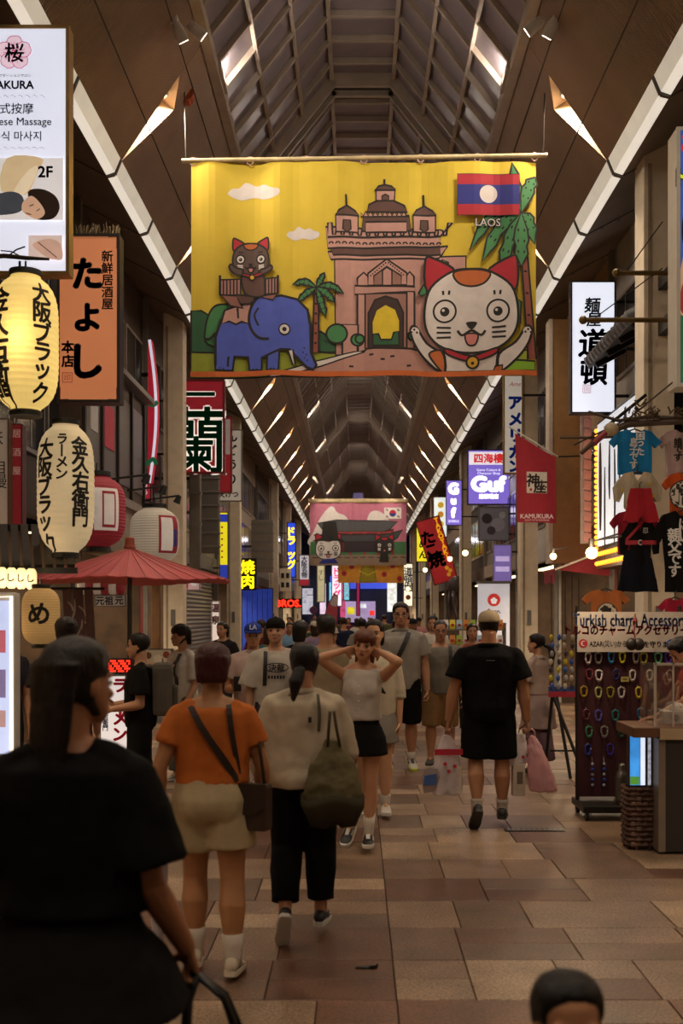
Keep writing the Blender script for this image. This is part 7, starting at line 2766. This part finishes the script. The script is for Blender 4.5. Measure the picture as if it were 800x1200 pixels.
# ---- woman in orange
P = Person('woman with dark red bob, orange top and cream shorts walking away', -.70, 5.38, 1.575, AWAY + .05, fem=True, bulk=1.17, head=(.02, .12, 0), voxel=.0085, tone='#a5744f', shoulder=1.06,
           arms={1: ((.34, .22, -1), (.05, -.35, -1), dict(curl=1.1, palm=(-1, 0, 0))), -1: ((.30, -.10, -1), (-.05, -.55, -1), dict(curl=.8))},
           legs={1: ((.02, -.20, -1), (.0, .04, -1), .12), -1: ((.04, .04, -1), (.02, .20, -1), .10)})
P.body(); P.face()
P.hair('#3a0d12', 'long', length=.01, vol=1.22, bangs=False)
P.top('#b3622c', hem=.575, sleeve=.55, off=.010, loose=.004, neck=.812, sleeve_r=1.1)
P.bottoms('#a99878', 'shorts', .60, off=.016, waist=.605, wide=.035)
P.shoes('#b9aa96', '#c2b6a4', sock='#bcb1a4', sock_top=.33)
P.strap([(.10, .815), (.03, .74), (-.06, .65), (-.125, .59)], .022, mat('strap_brown', '#2a1912', .6), 'strap', back=True)
P.strap([(.085, .815), (.015, .74), (-.07, .66), (-.125, .60)], .014, mat('strap_brown', '#2a1912', .6), 'strap', back=True)
P.strap([(-.085, .82), (-.10, .74), (-.12, .66), (-.13, .61)], .026, mat('strap_brown', '#2a1912', .6), 'strap', back=True)
P_or = P
c = world(P, V((-.20, .06, .535 * P.H)))
r = thing('shoulder_bag', 'dark brown saddle bag at the hip of the woman in orange', 'bag', c, -.35)
BR = mat('brown_leather', '#33231a', .45, bump=.2, bscale=50)
MB().box(-.085, .085, -.045, .045, -.14, .085).build('bag_body', BR, r, bevel=.02)
MB().prism([(-.09, .09), (.09, .09), (.088, -.02), (.03, -.06), (-.03, -.06), (-.088, -.02)], 1, -.058, -.046).build('flap', mat('brown_leather_dark', '#241811', .45), r, bevel=.004)
MB().tube([(-.06, 0, .08), (-.09, .02, .28), (-.04, .04, .44), (.02, .02, .28), (.06, 0, .08)], .009, 6).build('strap', BR, r, smooth=True)
g = world(P, P.grip(1))
r = thing('folded_umbrella', 'long folded white umbrella carried by the woman in orange', 'umbrella', g, 0)
MB().tube([(0, 0, -.02), (.004, 0, -.20), (0, 0, -.45), (-.005, 0, -.62), (-.006, 0, -.65)], [.020, .042, .038, .018, .006], 12).build('canopy', mat('white_umbrella_cloth', '#9c9296', .6), r, smooth=True)
MB().tube([(0, 0, -.02), (0, 0, .06), (0, .02, .09), (0, .045, .08)], .009, 8).build('handle', BLACKM, r, smooth=True)
MB().cyl((-.006, 0, -.65), (-.008, 0, -.72), .005, 6).build('tip', GREYM, r)

# ---- woman in off-white sweatshirt
P = Person('woman with low ponytail, off-white sweatshirt and black trousers walking away', -.285, 5.95, 1.515, AWAY, fem=True, bulk=1.16, head=(-.12, .10, 0), voxel=.0085, tone='#a8795c', shoulder=1.1,
           arms={1: ((.30, .05, -1), (.05, -.5, -1), dict(curl=.8)), -1: ((.28, -.1, -1), (.0, -1, .2), dict(curl=1.0))},
           legs={1: ((.03, .02, -1), (.0, .50, -1), .95), -1: ((.03, -.12, -1), (.0, .02, -1), .05)})
P.body(); P.face()
P.hair('#120c0b', 'short', vol=1.14, pony=dict(z=.30, len=.17, sx=.03))
P.top('#b0a28d', hem=.50, sleeve=1.55, off=.020, loose=.028, neck=.828, collar='#a89a86', folds=.018, name='sweatshirt')
P.bottoms('#0b0a0b', 'trousers', 1.80, off=.014, waist=.60, wide=.012)
P.shoes('#151314', '#c0bab2', accent='#5a5a5c')
P.strap([(-.08, .825), (-.09, .76), (-.085, .70)], .016, mat('strap_olive', '#4c4630', .6), 'strap', back=True)
MB().cbox(world(P, V((0, 0, 0))) * 0 + P.chest(-.04, .74 * P.H, .012, True), .018, .008, .03).build('printed_mark', ink('#18161c'), P.root)
c = world(P, V((-.16, .20, .585 * P.H)))
r = thing('tote_bag', 'slouchy olive cloth bag on the shoulder of the sweatshirt woman', 'bag', c, .15)
rs = []
for z, w_, t in ((-.21, .06, .03), (-.20, .11, .06), (-.12, .145, .085), (-.02, .15, .085), (.08, .115, .06), (.16, .06, .035), (.20, .035, .02)):
    rs.append([(w_ * math.cos(a), t * math.sin(a), z) for a in (2 * PI * k / 20 for k in range(20))])
o = MB().rings(rs).build('bag_body', cloth_m('#625a40'), r, smooth=True)
grow(o, .009, 2, folds=.03, fsize=.08)
rs = []
for z, w_, t in ((-.235, .05, .03), (-.222, .125, .080), (-.13, .168, .108), (-.09, .168, .108)):
    rs.append([(w_ * math.cos(a), t * math.sin(a), z + .02 * math.sin(3 * a)) for a in (2 * PI * k / 20 for k in range(20))])
o = MB().rings(rs).build('base_panel', cloth_m('#3a3526'), r, smooth=True)
for sx in (-.03, .035):
    MB().tube([(sx, -.02, .17), (sx * .6 - .01, -.06, .27), (sx * .3 - .02, -.12, .36)], .008, 6).build('strap', mat('strap_olive', '#4c4630', .6), r, smooth=True)

# ---- girl with her hands behind her head
P = Person('young woman with auburn fringe, white sleeveless blouse and black skirt, hands behind head', .03, 8.25, 1.585, -.18, fem=True, bulk=.90, head=(.0, .08, .05), voxel=.0085, tone='#b98868', side=.04,
           arms={1: ((.50, -.72, .42), (-.66, .70, .26), dict(curl=.6, palm=(-.4, 1, 0), dir=(-.9, .6, .0), thumb=(0, 0, -1))), -1: ((.52, -.72, .46), (-.68, .70, .24), dict(curl=.6, palm=(-.4, 1, 0), dir=(-.9, .6, .0), thumb=(0, 0, -1)))},
           legs={1: ((-.02, -.05, -1), (-.04, .02, -1), 0.02), -1: ((.06, .10, -1), (.02, .35, -1), .45)})
P.body(); P.face(lips='#8a2c30', brow='#4a2a1c')
P.hair('#5a2a16', 'long', length=.14, vol=1.13, bangs=True, front=-.12)
P.top('#b5aca2', hem=.575, sleeve=0, off=.010, loose=.016, neck=.815, flare=.01, name='blouse')
P.skirt('#0f0d0e', hem=.415, off=.012, flare=.035, waist=.61, folds=.012)
P.shoes('#141212', '#c8c2ba', sock='#bdb2a6', sock_top=.42, accent='#c8c4c0')
for i in range(5):
    p_ = P.chest(0, (.60 + .035 * i) * P.H, .006)
    MB().ball(p_, .006, n=6, m=4).build('button', ink('#d0c8c0'), P.root)

# ---- woman in white blouse just behind her
P = Person('woman in white blouse with rolled sleeves and grey skirt behind the auburn haired one', .155, 9.6, 1.66, -.1, fem=True, bulk=.98, head=(-.1, .04, 0), voxel=.0095, tone='#bd8f70',
           arms={1: ((.16, .05, -1), (.02, -.1, -1), dict(curl=.4)), -1: ((.2, -.1, -1), (-.2, -.9, .3))},
           legs={1: ((.02, -.08, -1), (0, .03, -1), 0), -1: ((.03, .1, -1), (0, .25, -1), .3)})
P.body(); P.face(lips='#96403c')
P.hair('#191110', 'long', length=.04, vol=1.10)
P.top('#b4a894', hem=.50, sleeve=1.15, off=.018, loose=.02, collar='#b4a894', sleeve_r=1.15, name='blouse')
P.skirt('#7c766e', hem=.36, off=.014, flare=.02)
P.shoes('#b0a8a0', '#c8c2ba', sock='#c0b6aa', sock_top=.2)
P.strap([(-.07, .81), (.0, .72), (.09, .62)], .03, mat('strap_black', '#121010', .6), 'strap')

# ---- tall man in grey polo
P = Person('tall man with glasses, grey polo, black shorts and a black cross strap', .49, 12.4, 1.845, .02, bulk=1.12, head=(-.05, .03, 0), voxel=.0095, tone='#a97b60', shoulder=1.06,
           arms={1: ((.20, .05, -1), (.08, -.12, -1), dict(curl=.7)), -1: ((.16, .1, -1), (.04, -.1, -1), dict(curl=.7))},
           legs={-1: ((.05, -.12, -1), (.02, .02, -1), 0), 1: ((.05, .08, -1), (.02, .22, -1), .25)})
P.body(); P.face(glasses=True)
P.hair('#100c0b', 'short', vol=1.13, bangs=False)
P.top('#88827a', hem=.475, sleeve=.62, off=.016, loose=.018, collar='#7e786f', neck=.832, sleeve_r=1.2, name='polo_shirt')
P.bottoms('#0d0c0d', 'shorts', 1.02, off=.018, waist=.58, wide=.03)
P.shoes('#b9b4aa', '#b8c03a', sock='#bdb6aa', sock_top=.12, accent='#3a3c48')
P.strap([(.085, .82), (.02, .74), (-.07, .64), (-.15, .555)], .05, mat('strap_black', '#121010', .6), 'strap')

# ---- man in v-neck
P = Person('stocky man with glasses in grey v-neck tee and tan shorts beside the tall man', .955, 12.7, 1.645, -.06, bulk=1.17, head=(.05, .06, 0), voxel=.0095, tone='#a57659', shoulder=1.04,
           arms={1: ((.22, .05, -1), (.05, -.2, -1)), -1: ((.25, .1, -1), (.02, -.15, -1))},
           legs={-1: ((.05, -.15, -1), (.02, .05, -1), 0), 1: ((.05, .08, -1), (.02, .25, -1), .3)})
P.body(); P.face(glasses=True)
P.hair('#16100e', 'buzz')
P.top('#6d675e', hem=.49, sleeve=.6, off=.014, loose=.02, neck=.815, sleeve_r=1.2)
P.bottoms('#7c5f3c', 'shorts', 1.05, off=.016, wide=.025)
P.shoes('#2a2422', '#3a3432')
P.strap([(.11, .82), (.115, .74), (.12, .65)], .04, mat('strap_black', '#121010', .6), 'strap')

# ---- man in black polo with carrier bags
P = Person('man in black polo, black shorts and beige cap walking away with carrier bags', 1.08, 9.08, 1.70, AWAY - .03, bulk=1.16, head=(-.1, .05, 0), voxel=.0085, tone='#a07052', shoulder=1.12,
           arms={1: ((.30, .06, -1), (.16, -.04, -1), dict(curl=1.25, palm=(-1, .1, 0))), -1: ((.26, .02, -1), (.12, -.08, -1), dict(curl=1.25, palm=(-1, .1, 0)))},
           legs={1: ((.05, .02, -1), (.0, .42, -1), .75), -1: ((.05, -.06, -1), (.0, .02, -1), .02)})
P.body(); P.face()
P.hair('#120d0b', 'short', vol=1.10)
P.cap('#a5937a')
P.top('#0b0a0b', hem=.475, sleeve=.68, off=.018, loose=.022, collar='#0b0a0b', neck=.834, sleeve_r=1.25, name='polo_shirt')
P.bottoms('#0d0c0c', 'shorts', .95, off=.020, wide=.035)
P.shoes('#1a1818', '#1e1c1c', sock='#a89c92', sock_top=.22, accent='#8a8478')
a = Art()
for i in range(5):
    a.stroke([(-.03 + .014 * i, .765 * P.H), (-.022 + .014 * i, .765 * P.H)], .006, ink('#8a8480'))
a.build('printed_mark', lambda u, v, l: tuple(P.chest(u, v, l + .012, True)), P.root)
PLAS = mat('clear_plastic', '#d8ccd0', .25, alpha=.55, var=.1)
PLAW = mat('white_plastic', '#c8bcbc', .35, var=.08)
PINKP = mat('pink_plastic', '#c38e92', .35, var=.08)
REDP = mat('red_print', '#b02036', .4)


def carrier(label, g, h, w0, w1, t, m, rz, off=(0, 0), tilt=0.0):
    r = thing('carrier_bag', label, 'bag', g, rz)
    rs = []
    for z, f, tt in ((-h, .92, .8), (-h + .01, 1.0, 1.0), (-h * .7, 1.02, 1.05), (-h * .45, .92, .8), (-h * .25, .72, .5), (-h * .12, .5, .3), (-.04, .22, .2)):
        rs.append([(off[0] * -z / h + tilt * -z + lerp(w0, w1, -z / h) * f * math.cos(a), off[1] * -z / h + t * tt * math.sin(a), z) for a in (2 * PI * k / 18 for k in range(18))])
    o = MB().rings(rs).build('bag_body', m, r, smooth=True)
    sb = o.modifiers.new('folds', 'DISPLACE')
    tx = bpy.data.textures.get('bag_crinkle')
    if not tx:
        tx = bpy.data.textures.new('bag_crinkle', 'CLOUDS')
        tx.noise_scale = .05
    sub = o.modifiers.new('sub', 'SUBSURF')
    sub.levels = sub.render_levels = 2
    o.modifiers.move(1, 0)
    sb.texture = tx
    sb.strength = .03
    PENDING.append(o)
    MB().tube([(-.03, 0, -.06), (-.025, 0, -.01), (0, 0, .012), (.025, 0, -.01), (.03, 0, -.06)], .006, 6).build('handle', m, r, smooth=True)
    return r


g = world(P, P.grip(1))
r = carrier('clear carrier bag with red print full of boxes in the cap wearer\'s hand', g, .53, .10, .13, .07, PLAS, .1)
MB().box(-.115, .115, -.075, -.068, -.20, -.15).build('red_band', REDP, r)
for i, (x, z) in enumerate(((-.03, -.27), (.05, -.29), (.0, -.33))):
    MB().cyl((x, -.08, z), (x, -.072, z), .016, 10).build('printed_dot', REDP, r)
MB().box(-.02, .05, -.055, .03, -.52, -.24).build('boxed_goods', mat('box_pale', '#b8a8a8', .5), r)
MB().box(.055, .11, -.05, .03, -.52, -.30).build('boxed_goods', mat('box_cream', '#c4b6a4', .5), r)
r = thing('snack_packet', 'foil packet with blue print hanging beside the clear carrier bag', 'packet', (g.x - .13, g.y - .03, g.z - .40), -.3)
MB().rings([[(-.05, -.012, .08), (.05, -.012, .09), (.05, .012, .09), (-.05, .012, .08)], [(-.08, -.03, 0), (.07, -.03, .02), (.07, .03, .02), (-.08, .03, 0)], [(-.06, -.01, -.12), (.03, -.01, -.10), (.03, .01, -.10), (-.06, .01, -.12)]]).build('foil', mat('foil', '#9a8c8c', .3, metal=.3), r)
MB().add([(-.05, -.034, .03), (.05, -.034, .05), (.05, -.034, -.04), (-.06, -.030, -.05)], [(0, 1, 2, 3)]).build('blue_print', ink('#3a5a9a'), r)
g = world(P, P.grip(-1))
carrier('pale pink carrier bag swinging from the cap wearer\'s other hand', (g.x + .03, g.y, g.z), .50, .06, .12, .06, PINKP, -.1, tilt=.20)
r = carrier('small white crumpled carrier bag held together with the pink one', (g.x - .04, g.y + .06, g.z), .30, .07, .10, .06, PLAW, .2, tilt=-.22)
MB().cyl((-.01, -.065, -.22), (-.01, -.058, -.22), .014, 10).build('printed_dot', REDP, r)
r = thing('paper_bag', 'narrow white paper bag with a dark outline under the crumpled one', 'bag', (g.x - .075, g.y + .03, g.z - .28), .1)
MB().box(-.05, .05, -.04, .04, -.26, 0).build('bag_body', mat('paper_white', '#b8a898', .6), r, bevel=.004)
MB().add([(-.02, -.0415, -.06), (.03, -.0415, -.06), (.03, -.0415, -.16), (-.02, -.0415, -.16)], [(0, 1, 2, 3)]).build('printed_outline', ink('#6a5a50'), r)
MB().tube([(-.03, 0, 0), (-.02, 0, .08), (0, 0, .20), (.02, 0, .08), (.03, 0, 0)], .004, 5).build('handle', mat('paper_white', '#b8a898', .6), r)

# ---- woman in long dress by the easel
P = Person('woman in a long beige and mauve dress with a ponytail, standing by the shops', 2.0, 12.3, 1.53, AWAY + .75, fem=True, bulk=.95, head=(.45, .05, 0), voxel=.0095, tone='#b88a6e',
           arms={1: ((.1, -.1, -1), (-.2, -1, -.05), dict(curl=.6)), -1: ((.12, -.1, -1), (-.3, -1, -.05), dict(curl=.6))})
P.body(); P.face()
P.hair('#17100e', 'short', vol=1.12, pony=dict(z=.35, len=.24))
P.top('#a08c84', hem=.56, sleeve=.75, off=.014, loose=.012, collar='#a89890', sleeve_r=1.3, name='dress_bodice')
P.skirt('#8c7874', hem=.32, off=.014, flare=.05, waist=.615, name='dress_skirt', pleats=8)
P.skirt('#5c4a5c', hem=.09, off=.045, flare=.07, waist=.34, name='dress_hem', pleats=8) if False else None
rs = []
for z in (.32, .25, .18, .09):
    t = (.33 - z) / .24
    rs.append([V(((.115 + .03 * t) * P.H * math.cos(a) * (1 + .04 * math.sin(8 * a)), (.085 + .03 * t) * P.H * math.sin(a) * (1 + .04 * math.sin(8 * a)), z * P.H)) for a in (2 * PI * k / 48 for k in range(48))])
MB().rings(rs).build('dress_hem', cloth_m('#66505c'), P.root, smooth=True)
P.shoes('#5a463c', '#2a2220')

# ---- pair behind the two women: blue cap and white vest
P = Person('man in blue baseball cap and pale pink polo holding a phone', -1.00, 10.7, 1.66, .05, bulk=1.05, head=(.05, .05, 0), voxel=.0095, tone='#a9785a',
           arms={1: ((.15, .1, -1), (-.1, -.5, -1)), -1: ((.22, .15, -1), (-.35, -1, .05), dict(curl=1.0, palm=(-.3, 0, 1), thumb=(0, 0, 1)))})
P.body(); P.face()
P.hair('#15100e', 'short', vol=1.06)
P.cap('#283a80', logo=('LA', '#c8c4cc'))
P.top('#b09a92', hem=.48, sleeve=.6, off=.014, loose=.015, collar='#a8928a', neck=.832, sleeve_r=1.2, name='polo_shirt')
P.bottoms('#2c2a30', 'trousers', 1.9)
P.shoes('#2a2826')
g = world(P, P.grip(-1))
r = thing('phone', 'black phone in the hand of the blue cap wearer', 'phone', (g.x, g.y - .03, g.z + .05), 0)
MB().box(-.036, .036, -.005, .005, -.07, .07).build('phone_body', BLACKM, r, bevel=.004)
MB().box(-.032, .032, .005, .0062, -.064, .064).build('screen', mat('dark_screen', '#1a1c24', .15), r)

P = Person('young man with backward black cap and white printed vest', -.735, 10.05, 1.675, .12, bulk=.95, head=(-.15, -.04, 0), voxel=.0095, tone='#b58a70',
           arms={1: ((.18, .05, -1), (.05, -.2, -1)), -1: ((.18, .08, -1), (.05, -.2, -1))},
           legs={-1: ((.05, -.16, -1), (.0, .05, -1), -.05), 1: ((.05, .08, -1), (.0, .25, -1), .3)})
P.body(); P.face(lips='#94504c')
P.hair('#110d0c', 'short', vol=1.08)
P.cap('#14120f', back=True)
P.top('#b0a89e', hem=.46, sleeve=.9, off=.018, loose=.022, neck=.822, sleeve_r=1.5)
P.bottoms('#3a383c', 'trousers', 1.85, wide=.03)
P.shoes('#181615', '#8a847c')
a = Art()
BK = ink('#161214')
zc = .735 * P.H
a.stroke([(-.10 + .0, zc)] + [(.105 * math.cos(PI - 2 * PI * k / 24), zc + .04 * math.sin(PI - 2 * PI * k / 24)) for k in range(1, 24)], .008, BK, closed=True)
a.text('決裁', 0, zc, .062, BK, bold=.03)
for i in range(6):
    a.stroke([(-.075 + .026 * i, zc - .085), (-.058 + .026 * i, zc - .085)], .03, BK)
a.build('printed_lettering', lambda u, v, l: tuple(P.chest(u, v, l + .012)), P.root, grid=.03)
P.strap([(-.095, .82), (-.10, .74), (-.105, .64)], .035, mat('strap_black', '#121010', .6), 'strap')

# ---- man in black with grey backpack
P = Person('man all in black with a grey backpack, turned towards the lantern stall', -1.90, 9.7, 1.575, -PI / 2 + .15, bulk=1.0, head=(.0, .05, 0), voxel=.0095, tone='#a97c60',
           arms={1: ((.12, .02, -1), (-.05, -1, -.15), dict(curl=.7, thumb=(0, 0, 1))), -1: ((.12, .02, -1), (-.05, -1, -.1), dict(curl=.7))})
P.body(); P.face()
P.hair('#0f0b0a', 'short', vol=1.15)
P.top('#0d0b0b', hem=.48, sleeve=.7, off=.018, loose=.02, sleeve_r=1.3)
P.bottoms('#0c0b0b', 'trousers', 1.95, wide=.07)
P.shoes('#100e0e', '#1c1a18')
c = world(P, V((0, .20, .70 * P.H)))
r = thing('backpack', 'grey backpack with zip pockets on the man in black', 'bag', c, P.root.rotation_euler.z)
BG = cloth_m('#57514a')
MB().box(-.15, .15, -.09, .09, -.24, .22).build('pack_body', BG, r, bevel=.05)
MB().box(-.12, .12, .085, .13, -.20, .02).build('front_pocket', cloth_m('#4c4740'), r, bevel=.02)
for x in (-.09, .09):
    MB().tube([(x, -.08, .18), (x, -.16, .20), (x, -.30, .10), (x, -.30, -.08), (x, -.14, -.2)], .018, 6).build('shoulder_strap', BG, r, smooth=True)
MB().tube([(-.03, 0, .215), (0, 0, .25), (.03, 0, .215)], .008, 6).build('grab_loop', BG, r)
MB().tube([(-.13, .06, .16), (0, .10, .20), (.13, .06, .16)], .005, 5).build('zip', mat('zip_orange', '#8a5a3c', .4), r)

# ---- woman in white with bob
P = Person('woman with black bob, white tee and black bag strap looking at the stalls', -1.83, 11.6, 1.64, -.75, fem=True, bulk=1.0, head=(-.25, .05, 0), voxel=.0095, tone='#b08468',
           arms={1: ((.15, .02, -1), (-.1, -.6, -1)), -1: ((.15, .02, -1), (-.1, -.6, -1))})
P.body(); P.face()
P.hair('#120d0c', 'long', length=.03, vol=1.15, bangs=True)
P.top('#b2aba2', hem=.50, sleeve=.8, off=.018, loose=.02, sleeve_r=1.3)
P.bottoms('#4a4640', 'trousers', 1.9, wide=.03)
P.shoes('#8a8278')
P.strap([(.085, .815), (.08, .74), (.075, .62)], .045, mat('strap_black', '#121010', .6), 'strap')

# ---- shopkeeper leaning over the corner counter
P = Person('stallholder in red leaning an arm on the counter behind the clear screen', 2.80, 8.92, 1.60, -PI / 2 + .12, fem=True, bulk=1.0, head=(.1, .35, 0), voxel=.0095, tone='#a8775a', lean=.28,
           arms={1: ((.2, -.75, -.8), (-.05, -1, -.50), dict(curl=.2, palm=(0, 0, -1), thumb=(-1, 0, 0), dir=(0, -1, -.12))), -1: ((.15, -.2, -1), (-.1, -.8, -.5))})
P.body(); P.face()
P.hair('#0e0b0a', 'short', vol=1.14, pony=dict(z=.6, len=.12))
P.top('#7c2a22', hem=.50, sleeve=.35, off=.012, loose=.01)
P.bottoms('#1c1a1c', 'trousers', 1.9)
P.shoes('#1c1a1a')

# ---- others near by, partly hidden
def passer(label, x, d, H, heading, topc, botc, hairc='#120d0c', fem=False, hair='short', length=0, bulk=1.0, head=(0, 0, 0), sleeve=.6, kind='trousers', vox=.013, tone='#a97c60', cap=None,
           stride=.12, glasses=False, bangs=False, group=None, pony=None, arm=None, show_face=True):
    st = stride
    P = Person(label, x, d, H, heading, fem=fem, bulk=bulk, head=head, voxel=vox, tone=tone, group=group,
               arms=arm or {1: ((.18, st * .8, -1), (.05, -.2, -1)), -1: ((.18, -st * .8, -1), (.05, -.35, -1))},
               legs={1: ((.04, -st, -1), (.0, st * .3, -1), 0), -1: ((.04, st * .8, -1), (.0, st * 2, -1), st * 1.6)})
    P.body()
    if show_face:
        P.face(glasses=glasses)
    P.hair(hairc, hair, length=length, bangs=bangs, vol=1.12, pony=pony)
    if cap:
        P.cap(cap)
    P.top(topc, hem=.49, sleeve=sleeve, off=.016, loose=.015, sleeve_r=1.2)
    if kind == 'skirt':
        P.skirt(botc, hem=.3, off=.014, flare=.04)
    elif kind == 'shorts':
        P.bottoms(botc, 'shorts', 1.0, wide=.025)
    else:
        P.bottoms(botc, 'trousers', 1.9, wide=.01)
    P.shoes('#2a2624' if fem else '#38322e')
    return P


passer('man with tousled black hair and tan tee walking away past the hands-up woman', -.27, 9.75, 1.72, AWAY, '#8f8068', '#3a3430', bulk=1.02, vox=.011, show_face=False)
P = passer('person in black tee with pale back print behind the white vest', -.62, 12.2, 1.66, AWAY - .2, '#100e0e', '#2c2a2c', hair='long', length=.05, vox=.012, show_face=False)
a = Art()
for i in range(5):
    a.stroke([(-.08 + .04 * i, .70 * P.H + .02 * math.sin(i)), (-.055 + .04 * i, .73 * P.H + .02 * math.cos(i))], .014, ink('#a89a80'))
a.build('printed_mark', lambda u, v, l: tuple(P.chest(u, v, l + .012, True)), P.root)
passer('dark haired customer in navy standing behind the glowing menu screen', -3.02, 9.4, 1.66, .5, '#22202a', '#1c1a1c', vox=.012)
passer('person with black bun and black cap brim behind the woman in black', -2.20, 8.4, 1.70, AWAY + .4, '#141212', '#1a1818', vox=.012, pony=dict(z=.85, len=.05), show_face=False)
passer('woman in brick red sleeveless top coming towards the cap wearer', 1.62, 15.6, 1.60, .0, '#8a4a3c', '#2c2826', fem=True, hair='long', length=.08, sleeve=0, vox=.012)
passer('person in dark tee with black bag beside the cream column', -2.0, 16.5, 1.62, -.4, '#1c1a1c', '#2a2828', hair='long', length=.05, vox=.012)
passer('woman in dark green tank top far behind the pink poster stand', -1.05, 26.0, 1.60, .1, '#23402c', '#2a2a2c', fem=True, hair='short', sleeve=0, vox=.013)

# ---- the crowd further down the arcade
cr = random.Random(23)
TOPS = [('grey', '#7a7670'), ('navy', '#22263c'), ('white', '#b8b2aa'), ('black', '#121012'), ('teal', '#2c5a5a'), ('mustard', '#9a7a2c'), ('pink', '#b07a80'), ('olive', '#55553a'), ('sky blue', '#6a8aa8'), ('maroon', '#5a2228'), ('cream', '#b0a48c'), ('lilac', '#80708c')]
BOTS = [('dark trousers', 'trousers', '#1e1c20'), ('denim trousers', 'trousers', '#34425a'), ('beige shorts', 'shorts', '#8a7a60'), ('long black skirt', 'skirt', '#161416'), ('khaki trousers', 'trousers', '#6a5c42')]
spots = [(-1.15, 14.6), (-.35, 15.4), (.30, 16.2), (-1.6, 18.6), (1.25, 18.2), (.75, 17.4), (-.75, 19.6), (.1, 21.0), (-1.35, 22.4), (1.12, 22.2), (.85, 24.0), (-.3, 24.8), (-1.9, 26.2), (.45, 28.0), (1.35, 29.0), (-.95, 30.0),
         (-2.0, 33.0), (.0, 33.5), (1.9, 34.0), (.9, 36.5), (-1.2, 38.5), (-.3, 41.0), (1.5, 43.0), (.6, 46.0), (-1.8, 47.0), (-.8, 51.0), (.2, 54.0), (1.3, 57.0), (-1.5, 60.0), (.7, 64.0)]
used = set()
for i, (x, d) in enumerate(spots):
    while True:
        tname, tc_ = cr.choice(TOPS)
        bname, bk, bc_ = cr.choice(BOTS)
        if (tname, bname) not in used:
            used.add((tname, bname))
            break
    fem = bk == 'skirt' or cr.random() < .4
    away = cr.random() < .45
    zone = 'past the yellow banner' if d < 20 else ('midway along' if d < 38 else 'near the far end')
    passer('%s in %s top and %s %s %s' % ('woman' if fem else 'man', tname, bname, 'walking away' if away else 'approaching', zone), x, d, cr.uniform(1.55, 1.66) if fem else cr.uniform(1.64, 1.78),
           (AWAY if away else 0) + cr.uniform(-.3, .3), tc_, bc_, cr.choice(['#120d0c', '#1c120e', '#2c1c14']), fem, 'long' if fem else 'short', .08 if fem else 0, cr.uniform(.95, 1.1), (cr.uniform(-.3, .3), .05, 0),
           kind=bk, vox=.017 if d < 25 else .024, cap=cr.choice([None, None, None, '#b0a898', '#1c1c22']), group='crowd further down the arcade', show_face=(not away and d < 30))
finish_growth()
